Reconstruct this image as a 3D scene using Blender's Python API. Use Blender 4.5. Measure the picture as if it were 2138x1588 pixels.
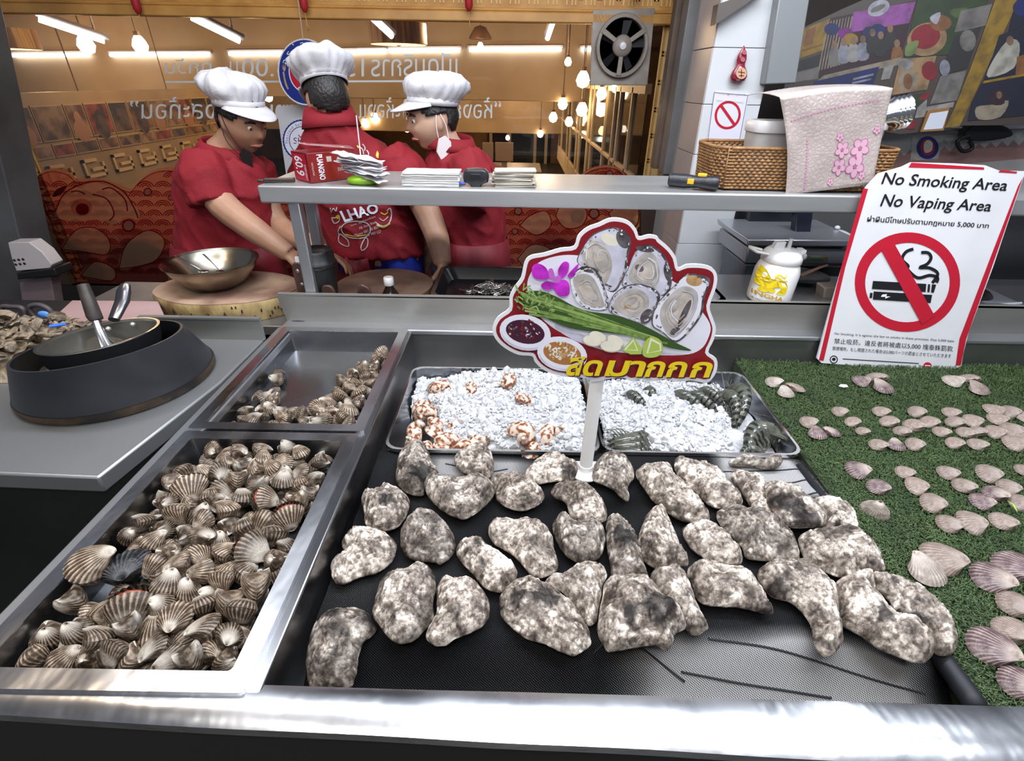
import bpy, bmesh, math, random
import numpy as np
from math import sin, cos, pi, sqrt, radians as rad
from mathutils import Vector, Matrix, Euler, noise as mnoise
from mathutils.geometry import delaunay_2d_cdt
for o in list(bpy.data.objects): bpy.data.objects.remove(o)
SC = bpy.context.scene
COL = SC.collection
random.seed(7)
V = Vector
# ---------------------------------------------------------------- camera
W, H, F, CX, CY = 2138, 1588, 1060., 1069., 794.
CAM = V((0, 0, 1.52)); PIT = rad(30.5); ROLL = rad(1.0)
_R = V((1, 0, 0)); _U = V((0, sin(PIT), cos(PIT))); FW = V((0, cos(PIT), -sin(PIT)))
CR = _R * cos(ROLL) + _U * sin(ROLL); CU = _U * cos(ROLL) - _R * sin(ROLL)
cd = bpy.data.cameras.new('camera'); cam = bpy.data.objects.new('camera', cd); COL.objects.link(cam)
cd.sensor_width = 36; cd.lens = F / W * 36; cd.clip_start = .02; cd.clip_end = 60
cam.matrix_world = Matrix(((CR.x, CU.x, -FW.x, CAM.x), (CR.y, CU.y, -FW.y, CAM.y), (CR.z, CU.z, -FW.z, CAM.z), (0, 0, 0, 1)))
SC.camera = cam
SC.view_settings.view_transform = 'Standard'; SC.view_settings.look = 'None'
SC.view_settings.exposure = 0.0; SC.view_settings.gamma = 1; SC.view_settings.use_curve_mapping = False
try:
    SC.cycles.use_denoising = True
    SC.cycles.max_bounces = 8; SC.cycles.transparent_max_bounces = 16; SC.cycles.caustics_reflective = False; SC.cycles.caustics_refractive = False
    SC.cycles.sample_clamp_indirect = 4
except Exception: pass
def _d(px, py): return FW + CR * ((px - CX) / F) - CU * ((py - CY) / F)
def pz(px, py, z): d = _d(px, py); return CAM + d * ((z - CAM.z) / d.z)      # photo ray meets height z
def pY(px, py, Y): d = _d(px, py); return CAM + d * (Y / d.y)                 # photo ray meets depth Y
class Plane:
    def __init__(s, p, n): s.p = V(p); s.n = V(n).normalized()
    def __call__(s, px, py, lift=0.):
        d = _d(px, py); q = CAM + d * ((s.p - CAM).dot(s.n) / d.dot(s.n)); return q + s.n * lift
# ---------------------------------------------------------------- world, lamps and added fill lights
wd = bpy.data.worlds.new('world'); SC.world = wd; wd.use_nodes = True
wd.node_tree.nodes['Background'].inputs[0].default_value = (.55, .6, .75, 1)
wd.node_tree.nodes['Background'].inputs[1].default_value = .22
def lamp(kind, loc, energy, col, size=.1, sy=None, target=None, name='lamp_light'):
    l = bpy.data.lights.new(name, kind); l.energy = energy; l.color = col
    o = bpy.data.objects.new(name, l); COL.objects.link(o); o.location = loc
    if kind == 'AREA':
        l.shape = 'RECTANGLE'; l.size = size; l.size_y = sy or size
        o.rotation_euler = (V(target or (loc[0], loc[1], 0)) - V(loc)).to_track_quat('-Z', 'Y').to_euler()
    else: l.shadow_soft_size = size
    return o
COOL = (.86, .92, 1.0); WARM = (1.0, .70, .40)
lamp('AREA', (-.55, 1.0, 2.55), 24, COOL, 1.3, .16)
lamp('AREA', (.85, 1.0, 2.55), 28, COOL, 1.3, .16)
lamp('AREA', (.9, .25, 2.5), 16, COOL, 1.2, .09)
lamp('AREA', (-.3, -.35, 2.5), 15, (1, .95, .88), 1.2, .09, target=(0, 1.2, 1.0))
lamp('AREA', (1.6, 1.9, 2.6), 3.5, COOL, 1.2, .1, target=(1.3, 2.0, 1.2))
lamp('AREA', (.2, .9, 2.35), 26, COOL, 1.6, .5, target=(.2, .9, 4))  # uplight added to brighten the unseen panel overhead
lamp('AREA', (.4, .1, 2.35), 14, (1, .95, .9), 1.2, .4, target=(.4, .1, 4))  # second added uplight for the overhead panel
lamp('AREA', (-.6, -1.9, 2.3), 13, COOL, 1.8, .25, target=(-.4, 1.7, 1.1))  # fill light added behind the camera for steel and cooks
lamp('AREA', (1.3, -1.9, 2.3), 9, COOL, 1.5, .25, target=(.8, 1.7, 1.1))  # matching added fill on the other side
lamp('POINT', (-1.2, .75, 2.2), 9, (1, .75, .5), .05)
# ---------------------------------------------------------------- materials
_M = {}
def mat(name, col, rough=.5, metal=0., col2=None, scale=8., lo=.35, hi=.65, bump=0., bscale=None, det=5., rvar=0., emit=0., alpha=None, trans=0., coat=0., rnd=0., stretch=None, spec=None, ior=None, sss=0.):
    if name in _M: return _M[name]
    m = bpy.data.materials.new(name); m.use_nodes = True; _M[name] = m
    nt = m.node_tree; N = nt.nodes; L = nt.links; b = N['Principled BSDF']
    c4 = lambda c: (c[0], c[1], c[2], 1)
    b.inputs['Base Color'].default_value = c4(col); b.inputs['Roughness'].default_value = rough; b.inputs['Metallic'].default_value = metal
    if spec is not None: b.inputs['Specular IOR Level'].default_value = spec
    if ior: b.inputs['IOR'].default_value = ior
    b.inputs['Transmission Weight'].default_value = trans; b.inputs['Coat Weight'].default_value = coat
    if sss: b.inputs['Subsurface Weight'].default_value = sss; b.inputs['Subsurface Radius'].default_value = (.01, .006, .004)
    if alpha is not None: b.inputs['Alpha'].default_value = alpha
    if emit: b.inputs['Emission Color'].default_value = c4(col); b.inputs['Emission Strength'].default_value = emit
    tc = N.new('ShaderNodeTexCoord'); src = tc.outputs['Object']
    if stretch:
        mp = N.new('ShaderNodeMapping'); mp.inputs['Scale'].default_value = stretch; L.new(src, mp.inputs[0]); src = mp.outputs[0]
    last = None
    if col2 is not None or rvar:
        n = N.new('ShaderNodeTexNoise'); n.inputs['Scale'].default_value = scale; n.inputs['Detail'].default_value = det; L.new(src, n.inputs['Vector'])
        r = N.new('ShaderNodeValToRGB'); r.color_ramp.elements[0].position = lo; r.color_ramp.elements[1].position = hi
        c2 = col2 if col2 is not None else col
        r.color_ramp.elements[0].color = c4(col); r.color_ramp.elements[1].color = c4(c2); L.new(n.outputs[0], r.inputs[0])
        last = r.outputs[0]; L.new(last, b.inputs['Base Color'])
        if rvar:
            mr = N.new('ShaderNodeMapRange'); mr.inputs[1].default_value = .3; mr.inputs[2].default_value = .7
            mr.inputs[3].default_value = rough - rvar; mr.inputs[4].default_value = rough + rvar
            L.new(n.outputs[0], mr.inputs[0]); L.new(mr.outputs[0], b.inputs['Roughness'])
    if rnd:
        oi = N.new('ShaderNodeObjectInfo'); hv = N.new('ShaderNodeHueSaturation')
        mr = N.new('ShaderNodeMapRange'); mr.inputs[3].default_value = 1 - rnd; mr.inputs[4].default_value = 1 + rnd
        L.new(oi.outputs['Random'], mr.inputs[0]); L.new(mr.outputs[0], hv.inputs['Value'])
        if last: L.new(last, hv.inputs['Color'])
        else: hv.inputs['Color'].default_value = c4(col)
        L.new(hv.outputs[0], b.inputs['Base Color'])
    if bump:
        n2 = N.new('ShaderNodeTexNoise'); n2.inputs['Scale'].default_value = bscale or scale; n2.inputs['Detail'].default_value = det; L.new(src, n2.inputs['Vector'])
        bp = N.new('ShaderNodeBump'); bp.inputs['Strength'].default_value = min(1, bump); bp.inputs['Distance'].default_value = .01 * max(1, bump)
        L.new(n2.outputs[0], bp.inputs['Height']); L.new(bp.outputs[0], b.inputs['Normal'])
    return m
def graph(name):
    m = bpy.data.materials.new(name); m.use_nodes = True; _M[name] = m
    return m, m.node_tree.nodes, m.node_tree.links, m.node_tree.nodes['Principled BSDF']
STEEL = mat('steel', (.56, .57, .59), .33, .85, (.40, .41, .43), 3, rvar=.07, bump=.06, bscale=7, det=3)
STEELR = mat('rim_steel', (.70, .71, .74), .26, 1, (.56, .57, .60), 9, rvar=.09, bump=.30, bscale=13, det=3, stretch=(1, .55, 1))
STEELD = mat('dull_steel', (.34, .345, .35), .4, .8, (.26, .22, .225), 6, rvar=.08, bump=.05, bscale=9)
STEELB = mat('bright_steel', (.8, .8, .8), .14, 1)
BLACK = mat('black_plastic', (.012, .012, .014), .35)
DARK = mat('dark_void', (.012, .011, .011), .7)
WHITE = mat('white_plastic', (.80, .79, .78), .38)
RED = mat('red_print', (.42, .01, .025), .5)
# ---------------------------------------------------------------- mesh builder
WL = {}
def tag(o, label=None, cat=None, group=None, kind=None):
    if label: o['label'] = label
    if cat: o['category'] = cat
    if group: o['group'] = group
    if kind: o['kind'] = kind
    return o
def thing(name, label, cat, loc=(0, 0, 0), group=None):
    o = bpy.data.objects.new(name, None); COL.objects.link(o); o.location = loc; o.empty_display_size = .05; WL[o] = V(loc)
    return tag(o, label, cat, group)
def link(o, parent=None):
    COL.objects.link(o); WL[o] = V(o.location)
    if parent is not None: o.parent = parent; o.matrix_parent_inverse = Matrix.Translation(-WL[parent])
    return o
def crom(pts, n=4, closed=True):
    P = [V(p) for p in pts]; m = len(P); out = []
    for i in range(m if closed else m - 1):
        if closed: a, b, c, d = P[(i - 1) % m], P[i], P[(i + 1) % m], P[(i + 2) % m]
        else: a, b, c, d = P[max(i - 1, 0)], P[i], P[i + 1], P[min(i + 2, m - 1)]
        for k in range(n):
            t = k / n; out.append(.5 * ((2 * b) + (c - a) * t + (2 * a - 5 * b + 4 * c - d) * t * t + (3 * b - a - 3 * c + d) * t ** 3))
    if not closed: out.append(P[-1])
    return out
class G:
    def __init__(s): s.v = []; s.f = []; s.m = []
    def add(s, vs, fs, mi=0):
        k = len(s.v); s.v += [tuple(x) for x in vs]; s.f += [tuple(i + k for i in f) for f in fs]; s.m += [mi] * len(fs); return s
    def box(s, x0, x1, y0, y1, z0, z1, mi=0, mx=None):
        vs = [V((x, y, z)) for z in (z0, z1) for y in (y0, y1) for x in (x0, x1)]
        if mx is not None: vs = [mx @ v for v in vs]
        return s.add(vs, [(0, 2, 3, 1), (4, 5, 7, 6), (0, 1, 5, 4), (2, 6, 7, 3), (0, 4, 6, 2), (1, 3, 7, 5)], mi)
    def hexa(s, b, t, mi=0):
        n = len(b); vs = list(b) + list(t)
        return s.add(vs, [tuple(range(n))[::-1], tuple(range(n, 2 * n))] + [(i, (i + 1) % n, n + (i + 1) % n, n + i) for i in range(n)], mi)
    def ext(s, pts, vec, mi=0): return s.hexa(pts, [V(p) + V(vec) for p in pts], mi)
    def poly(s, pts, mi=0): return s.add(pts, [tuple(range(len(pts)))], mi)
    def loops(s, Ls, mi=0, cap0=False, cap1=False, closed=True):
        n = len(Ls[0]); vs = [p for l in Ls for p in l]; fs = []
        for i in range(len(Ls) - 1):
            for k in range(n if closed else n - 1):
                k2 = (k + 1) % n; fs.append((i * n + k, i * n + k2, (i + 1) * n + k2, (i + 1) * n + k))
        if cap0: fs.append(tuple(range(n))[::-1])
        if cap1: fs.append(tuple((len(Ls) - 1) * n + k for k in range(n)))
        return s.add(vs, fs, mi)
    def tube(s, pts, r, n=8, mi=0, cap=True, flat=1., up=None):
        P = [V(p) for p in pts]; m = len(P); rr = r if isinstance(r, (list, tuple)) else [r] * m; Ls = []; prev = None
        for i in range(m):
            t = (P[min(i + 1, m - 1)] - P[max(i - 1, 0)])
            if t.length < 1e-9: t = V((0, 0, 1))
            t.normalize()
            if prev is None:
                a = V(up) if up else (V((0, 0, 1)) if abs(t.z) < .9 else V((1, 0, 0)))
            else: a = prev
            a = (a - t * a.dot(t)); a.normalize(); prev = a; b = t.cross(a)
            ri = rr[i]; ra, rb = ri if isinstance(ri, tuple) else (ri * flat, ri)
            Ls.append([P[i] + a * (ra * cos(2 * pi * k / n)) + b * (rb * sin(2 * pi * k / n)) for k in range(n)])
        return s.loops(Ls, mi, cap, cap)
    def lathe(s, prof, c=(0, 0, 0), n=24, mi=0, mx=None, sx=1., sy=1.):
        c = V(c); Ls = []
        for r, z in prof:
            l = [V((r * sx * cos(2 * pi * k / n), r * sy * sin(2 * pi * k / n), z)) for k in range(n)]
            if mx is not None: l = [mx @ p for p in l]
            Ls.append([p + c for p in l])
        return s.loops(Ls, mi, prof[0][0] > 1e-6, prof[-1][0] > 1e-6)
    def ball(s, c, r, n=12, mi=0, mx=None):
        r = r if isinstance(r, (tuple, list)) else (r, r, r); c = V(c); m = n // 2 + 1; Ls = []
        for i in range(m):
            a = pi * i / (m - 1); ra = max(sin(a), 1e-4); l = [V((r[0] * ra * cos(2 * pi * k / n), r[1] * ra * sin(2 * pi * k / n), -r[2] * cos(a))) for k in range(n)]
            if mx is not None: l = [mx @ p for p in l]
            Ls.append([p + c for p in l])
        return s.loops(Ls, mi, True, True)
    def grid(s, nu, nv, fn, mi=0):
        vs = [fn(i / nu, j / nv) for j in range(nv + 1) for i in range(nu + 1)]
        return s.add(vs, [(j * (nu + 1) + i, j * (nu + 1) + i + 1, (j + 1) * (nu + 1) + i + 1, (j + 1) * (nu + 1) + i) for j in range(nv) for i in range(nu)], mi)
    def out(s, name, mats, parent=None, smooth=None, bevel=0., org=None, thick=0., sub=0, seg=2):
        me = bpy.data.meshes.new(name)
        A = np.array(s.v, dtype=float).reshape(-1, 3)
        if org is None:
            org = V(((A[:, 0].min() + A[:, 0].max()) / 2, (A[:, 1].min() + A[:, 1].max()) / 2, A[:, 2].min()))
        A = A - np.array(org)
        me.from_pydata(A.tolist(), [], s.f)
        for m in (mats if isinstance(mats, (list, tuple)) else [mats]): me.materials.append(m)
        me.polygons.foreach_set('material_index', s.m)
        if smooth is not None:
            me.polygons.foreach_set('use_smooth', [True] * len(s.f))
            if smooth < 179: me.set_sharp_from_angle(angle=rad(smooth))
        me.update()
        o = bpy.data.objects.new(name, me); o.location = org; link(o, parent)
        if bevel:
            b = o.modifiers.new('b', 'BEVEL'); b.width = bevel; b.segments = seg; b.limit_method = 'ANGLE'; b.angle_limit = rad(40)
        if thick:
            t = o.modifiers.new('t', 'SOLIDIFY'); t.thickness = thick; t.offset = 0
        if sub:
            q = o.modifiers.new('s', 'SUBSURF'); q.levels = sub; q.render_levels = sub
        return o
def rrect(x0, x1, y0, y1, r, z, n=5):
    out = []
    for cx, cy, a0 in ((x1 - r, y1 - r, 0), (x0 + r, y1 - r, 90), (x0 + r, y0 + r, 180), (x1 - r, y0 + r, 270)):
        for k in range(n + 1):
            a = rad(a0 + 90 * k / n); out.append(V((cx + r * cos(a), cy + r * sin(a), z)))
    return out
# ---------------------------------------------------------------- lettering
_TX = {}
def glyphs(s, shear=0., bold=0.):
    k = (s, shear, bold)
    if k not in _TX:
        cu = bpy.data.curves.new('t', 'FONT'); cu.body = s; cu.shear = shear; cu.offset = bold; cu.resolution_u = 3
        ob = bpy.data.objects.new('t', cu); COL.objects.link(ob)
        dg = bpy.context.evaluated_depsgraph_get(); me = bpy.data.meshes.new_from_object(ob.evaluated_get(dg))
        vs = [v.co.copy() for v in me.vertices]; fs = [tuple(p.vertices) for p in me.polygons]
        bpy.data.objects.remove(ob); bpy.data.meshes.remove(me); _TX[k] = (vs, fs)
    return _TX[k]
def text(g, s, fn, tl, tr, br, bl, mi=0, mirror=False, shear=0., bold=0., lift=.001):
    vs, fs = glyphs(s, shear, bold)
    if not vs: return
    x0 = min(v.x for v in vs); x1 = max(v.x for v in vs); y0 = min(v.y for v in vs); y1 = max(v.y for v in vs)
    out = []
    for v in vs:
        u = (v.x - x0) / (x1 - x0 + 1e-9); w = (v.y - y0) / (y1 - y0 + 1e-9)
        if mirror: u = 1 - u
        a = [tl[i] + (tr[i] - tl[i]) * u for i in (0, 1)]; b = [bl[i] + (br[i] - bl[i]) * u for i in (0, 1)]
        out.append(fn(b[0] + (a[0] - b[0]) * w, b[1] + (a[1] - b[1]) * w, lift))
    g.add(out, fs, mi)
def textb(g, s, fn, x0, x1, y0, y1, mi=0, dy=0., **k):        # axis-aligned box in the photo, dy = drop across the width
    text(g, s, fn, (x0, y0), (x1, y0 + dy), (x1, y1 + dy), (x0, y1), mi, **k)
def arc_text(g, s, fn, cx, cy, rx, ry, a0, a1, h, mi=0, lift=.001):
    n = len(s)
    for i, ch in enumerate(s):
        if ch == ' ': continue
        a = rad(a0 + (a1 - a0) * i / max(1, n - 1)); vs, fs = glyphs(ch)
        if not vs: continue
        xs = [v.x for v in vs]; mx = (min(xs) + max(xs)) / 2; sg = 1 if a1 < a0 else -1; o = []
        for v in vs:
            t = (v.x - mx) * h; r = v.y * h * sg
            o.append(fn(cx + (rx + r) * cos(a) + t * sin(a) * sg, cy - (ry + r) * sin(a) + t * cos(a) * sg, lift))
        g.add(o, fs, mi)
def dec(g, fn, pts, mi=0, lift=.0006, n=4, smooth=True):     # flat printed shape
    p = [V((x, y, 0)) for x, y in pts]
    if smooth: p = crom(p, n)
    g.poly([fn(q.x, q.y, lift) for q in p], mi)
def ell(cx, cy, rx, ry, n=28, rot=0.):
    c, s = cos(rad(rot)), sin(rad(rot))
    return [(cx + rx * cos(2 * pi * k / n) * c - ry * sin(2 * pi * k / n) * s, cy + rx * cos(2 * pi * k / n) * s + ry * sin(2 * pi * k / n) * c) for k in range(n)]
def ring(g, fn, o, i, mi=0, lift=.0006):
    n = len(o); g.add([fn(x, y, lift) for x, y in o] + [fn(x, y, lift) for x, y in i], [(k, (k + 1) % n, n + (k + 1) % n, n + k) for k in range(n)], mi)
def stroke(g, fn, pts, w, mi=0, lift=.0008, closed=False, sm=4):
    P = crom([V((x, y, 0)) for x, y in pts], sm, closed); m = len(P); L = []; Rr = []
    for i in range(m):
        t = P[(i + 1) % m] - P[i - 1] if closed else P[min(i + 1, m - 1)] - P[max(i - 1, 0)]
        n = V((-t.y, t.x, 0)); n.normalize() if n.length > 0 else None
        a = P[i] + n * w / 2; b = P[i] - n * w / 2; L.append(fn(a.x, a.y, lift)); Rr.append(fn(b.x, b.y, lift))
    k = m if closed else m - 1
    g.add(L + Rr, [(i, (i + 1) % m, m + (i + 1) % m, m + i) for i in range(k)], mi)
# ================================================================= setting
ZR = .92
g = G(); g.box(-6, 6, -2.5, 14, -.05, 0); tag(g.out('floor', mat('floor_tile', (.09, .085, .08), .4, 0, (.06, .055, .05), 3)), kind='structure')
g = G(); g.box(-2.6, 2.6, -.9, 1.75, 2.78, 2.80); o = g.out('canopy', mat('canopy_paint', (.75, .76, .78), .6, 0, (.35, .36, .38), 1.6, .4, .6)); tag(o, 'white painted canopy over the food stall', 'canopy')  # unseen panel, added so the front steel mirrors something bright
# ---- food counter
ct = thing('food_counter', 'stainless steel seafood display counter with sunken basin and raised back splash', 'counter', (.4, .8, 0))
g = G(); L0, L1 = -.655, 1.75
def prism_x(prof, x0, x1, gg, mi=0): gg.hexa([V((x0, y, z)) for y, z in prof], [V((x1, y, z)) for y, z in prof], mi)
yf = lambda u: .2870 - (L0 + (L1 - L0) * u + .55) * .0317
yk = lambda u: .324 - (L0 + (L1 - L0) * u + .285) * .0103
g.grid(60, 4, lambda u, v: V((L0 + (L1 - L0) * u, yf(u) + (yk(u) - yf(u)) * v + .0016 * mnoise.noise(V((u * 11, 0, 0))) * (1 - v), ZR + .0022 * mnoise.noise(V((u * 16, v * 1.5, 3))) - .006 * max(0, .12 - v) * 8 - .004 * max(0, v - .9) * 10)))
g.grid(60, 1, lambda u, v: V((L0 + (L1 - L0) * u, yf(u) + .0016 * mnoise.noise(V((u * 11, 0, 0))) + .004 * (1 - v), ZR - .0058 + .0022 * mnoise.noise(V((u * 16, 0, 3))) - .022 * (1 - v))))
g.grid(1, 1, lambda u, v: V((L0 + (L1 - L0) * u, yk(u), ZR - .006 - .12 * (1 - v))))
g.out('front_rim', STEELR, ct, 50)
g = G(); g.box(L0, L1, .294, .306, 0, ZR - .034); g.out('front_panel', DARK, ct)
g = G(); g.box(-.306, -.279, .31, 1.29, .80, ZR); g.out('divider', mat('divider_steel', (.24, .24, .25), .3, 1, (.34, .34, .36), 7, rvar=.1, stretch=(1, .2, 1), bump=.08), ct, 40, .003)
g = G(); g.box(L0, -.607, .31, 1.29, .80, ZR); g.out('side_rim', STEEL, ct, 40, .003)
g = G(); g.box(-.60, -.31, .800, .808, .84, ZR - .003); g.out('tray_rest', STEELD, ct)
g = G(); g.box(L0, L1, .31, 1.29, .775, .795); g.out('basin_floor', STEELD, ct)
g = G(); g.box(-.279, L1, 1.281, 1.29, .795, ZR); g.out('basin_back', mat('back_steel', (.17, .175, .17), .36, .8, (.25, .25, .25), 4, rvar=.08), ct)
g = G(); g.box(L0 + .01, L1, 1.276, 1.33, ZR - .01, ZR + .004); g.out('back_rim', STEEL, ct, 40, .004)
g = G()
g.ext([V((-.655, 1.322, 1.0)), V((-.640, 1.322, ZR)), V((L1, 1.322, ZR)), V((L1, 1.322, 1.007)), V((-.36, 1.322, 1.003))], V((0, .006, 0)))
g.box(-.652, L1, 1.322, 1.334, 1.0, 1.006)
g.out('back_splash', mat('splash_steel', (.42, .41, .385), .42, .65, (.30, .29, .275), 3.5, rvar=.08, bump=.04, bscale=6, stretch=(.5, 1, 3)), ct)
for (a, b, c, d) in ((605, 668, 640, 676), (722, 672, 742, 682)): g = G(); g.ball(pY((a + c) / 2, (b + d) / 2, 1.3215), ((c - a) * .0007, .0015, .005), 10); g.out('dirt_smear', mat('dirt', (.03, .022, .018), .8), ct, 60)
# ---- work table behind the splash
wt = thing('work_table', 'steel work table behind the counter carrying the chopping blocks', 'table', (0, 1.6, 0))
g = G(); g.box(-1.35, .35, 1.338, 1.685, .87, .90); g.out('table_top', STEELD, wt, 40, .003)
g = G()
for x in (-1.3, .3):
    for y in (1.38, 1.64): g = G(); g.box(x - .02, x + .02, y - .02, y + .02, 0, .87); g.out('leg', STEELD, wt)
g = G(); g.box(.575, 1.7, 1.338, 1.62, .95, .985); t2 = g.out('side_ledge', STEEL, None, 40, .003)
tag(t2, 'grey steel ledge behind the splash under the white water bottle', 'ledge')
g = G(); g.box(.585, 1.69, 1.40, 1.60, 0, .95); g.out('ledge_support', DARK, t2)
# ---- left wing table
wg = thing('side_table', 'plain grey steel table carrying the black wok ring', 'table', (-1.1, 1.0, 0))
top = [(-.712, .664), (-.664, .985), (-.66, 1.216), (-1.9, 1.216), (-1.9, .705)]
g = G(); g.ext([V((x, y, ZR - .035)) for x, y in top], V((0, 0, .035))); g.out('table_top', mat('table_steel', (.40, .405, .41), .38, .75, (.33, .335, .34), 2.5, rvar=.07, bump=.03), wg, 40, .004)
g = G(); g.ext([V((x * .995 + -.006, y + .008 if y < 1 else y - .008, 0)) for x, y in top], V((0, 0, ZR - .036))); g.box(-1.9, -.72, .69, .70, .52, .535); g.out('cabinet_body', mat('cab_steel', (.055, .06, .055), .4, .8, (.035, .04, .036), 3), wg)
g = G(); g.box(-.97, -.656, 1.206, 1.214, ZR, ZR + .058); g.box(-.97, -.656, 1.202, 1.216, ZR + .058, ZR + .063); g.out('back_lip', mat('lip_steel', (.33, .335, .325), .4, .7), wg, 40)
# ---- overhead shelf
sh = thing('steel_shelf', 'long raised steel shelf on square posts above the back splash', 'shelf', (.3, 1.45, .9))
g = G(); g.box(-.645, 1.75, 1.33, 1.60, 1.244, 1.287); g.out('shelf_top', mat('shelf_steel', (.40, .405, .41), .36, .65, (.48, .485, .49), 4, rvar=.06, stretch=(.4, 2, 4), bump=.03), sh, 40, .005, seg=3)
for (x, y) in ((-.565, 1.352), (pY(659, 480, 1.575).x, 1.575), (1.2, 1.36)):
    g = G(); g.box(x - .015, x + .015, y - .015, y + .015, .985 if x > 1 else .90, 1.246); g.out('post', STEEL, sh, 40, .003)
# ---- cockle trays
def steel_tray(x0, x1, y0, y1, lip, depth, z, label, name='steel_tray', r=.006, m=STEELR, flange=.008, din=.01):
    t = thing(name, label, 'tray', ((x0 + x1) / 2, (y0 + y1) / 2, z - depth))
    g = G(); n = 4
    lo = rrect(x0, x1, y0, y1, r, z - flange, n); l1 = rrect(x0, x1, y0, y1, r, z, n); l2 = rrect(x0 + lip, x1 - lip, y0 + lip, y1 - lip, r, z, n)
    g.loops([lo, l1, l2, rrect(x0 + lip, x1 - lip, y0 + lip, y1 - lip, r, z - .003, n)][::-1]); g.out('rim', m, t, 40)
    g = G(); g.loops([rrect(x0 + lip, x1 - lip, y0 + lip, y1 - lip, r, z - .002, n), rrect(x0 + lip + din, x1 - lip - din, y0 + lip + din, y1 - lip - din, r, z - depth, n)][::-1], cap0=True)
    g.out('pan', mat('pan_steel', (.42, .43, .45), .25, 1, (.3, .31, .33), 4, rvar=.08, bump=.05), t, 40)
    return t
steel_tray(-.633, -.289, .802, 1.278, .022, .058, ZR + .007, 'half emptied steel tray of cockles beside the back splash')
steel_tray(-.632, -.295, .309, .794, .024, .058, ZR + .007, 'full steel tray of cockles at the front rim')
steel_tray(-.262, .186, .822, 1.172, .005, .062, .868, 'steel tray of crushed ice and spotted sea snails', r=.03, m=STEELB)
steel_tray(.190, .606, .826, 1.172, .005, .062, .868, 'steel tray of crushed ice and grey prawns', r=.03, m=STEELB)
# ================================================================= turf
rng = np.random.default_rng(5)
ZT = .845
tf = thing('artificial_turf', 'green artificial grass mat laid in the basin under the shell pattern', 'turf', (1.1, .8, ZT - .01))
g = G(); g.ext([V((.603, .332, .797)), V((1.74, .332, .797)), V((1.74, 1.275, .797)), V((.632, 1.275, .797))], V((0, 0, ZT - .797)))
g.out('turf_backing', mat('turf_base', (.016, .030, .010), .9, 0, (.035, .05, .018), 60, bump=.4), tf)
def blades(n):
    pts = []; 
    y = rng.uniform(.335, 1.272, n * 3); x = rng.uniform(.6, 1.55, n * 3)
    ok = (x > .606 + (y - .33) * .028) & (x < .74 + (y - .33) * .86)
    dens = np.clip(1.25 - .55 * y, .3, 1); ok &= rng.uniform(0, 1, n * 3) < dens
    x = x[ok][:n]; y = y[ok][:n]; k = len(x)
    a = rng.uniform(0, 2 * pi, k); h = rng.uniform(.006, .013, k); l = rng.uniform(.004, .014, k); w = rng.uniform(.0006, .0011, k)
    # lean mostly along the pile with clumps
    cl = np.array([mnoise.noise(V((p * 14, q * 14, 0))) for p, q in zip(x, y)]); a = a * .75 + cl * 5
    dx, dy = np.cos(a), np.sin(a); vx = np.empty((k, 5, 3))
    vx[:, 0] = np.stack([x - dy * w, y + dx * w, np.full(k, ZT - .001)], 1); vx[:, 1] = np.stack([x + dy * w, y - dx * w, np.full(k, ZT - .001)], 1)
    mx, my, mz = x + dx * l * .35, y + dy * l * .35, ZT + h * .75
    vx[:, 2] = np.stack([mx - dy * w * .8, my + dx * w * .8, mz], 1); vx[:, 3] = np.stack([mx + dy * w * .8, my - dx * w * .8, mz], 1)
    vx[:, 4] = np.stack([x + dx * l, y + dy * l, ZT + h * .8], 1)
    b = (np.arange(k) * 5)[:, None]
    return vx.reshape(-1, 3), np.concatenate([b + np.array([[0, 1, 3]]), b + np.array([[0, 3, 2]]), b + np.array([[2, 3, 4]])], 0), cl
bv, bf, bcl = blades(52000)
me = bpy.data.meshes.new('grass_blades'); me.from_pydata(bv.tolist(), [], bf.tolist())
at = me.attributes.new('tint', 'FLOAT', 'POINT'); at.data.foreach_set('value', np.repeat(np.clip(.5 + .45 * bcl + rng.normal(0, .22, len(bcl)), 0, 1), 5))
m, N, L, b = graph('grass_blade')
a = N.new('ShaderNodeAttribute'); a.attribute_name = 'tint'; r = N.new('ShaderNodeValToRGB'); r.color_ramp.elements[0].color = (.016, .038, .011, 1); r.color_ramp.elements[1].color = (.095, .150, .050, 1)
L.new(a.outputs['Fac'], r.inputs[0]); L.new(r.outputs[0], b.inputs['Base Color']); b.inputs['Roughness'].default_value = .6
me.materials.append(m); o = bpy.data.objects.new('grass_blades', me); o['kind'] = 'stuff'; link(o, tf)
# ================================================================= oyster bed cloth
def zbed(x, y):
    z = .856 + .006 * mnoise.noise(V((x * 5, y * 7, 1))) + .0022 * mnoise.noise(V((x * 9 + y * 6, y * 34, 4)))
    f = max(0, min(1, (.445 - y) / .10)); z -= .055 * f * f * (3 - 2 * f)
    f = max(0, min(1, (x - .575) / .05)); z -= .012 * f
    return z
m, N, L, b = graph('net_cloth')
tc = N.new('ShaderNodeTexCoord'); sp = N.new('ShaderNodeSeparateXYZ'); L.new(tc.outputs['Object'], sp.inputs[0])
def mth(op, a, bb=None):
    n = N.new('ShaderNodeMath'); n.operation = op
    for i, q in enumerate((a, bb)):
        if q is None: continue
        if isinstance(q, (int, float)): n.inputs[i].default_value = q
        else: L.new(q, n.inputs[i])
    return n.outputs[0]
p1 = mth('ADD', sp.outputs[0], mth('MULTIPLY', sp.outputs[1], .25)); p2 = mth('SUBTRACT', sp.outputs[1], mth('MULTIPLY', sp.outputs[0], .25))
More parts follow.
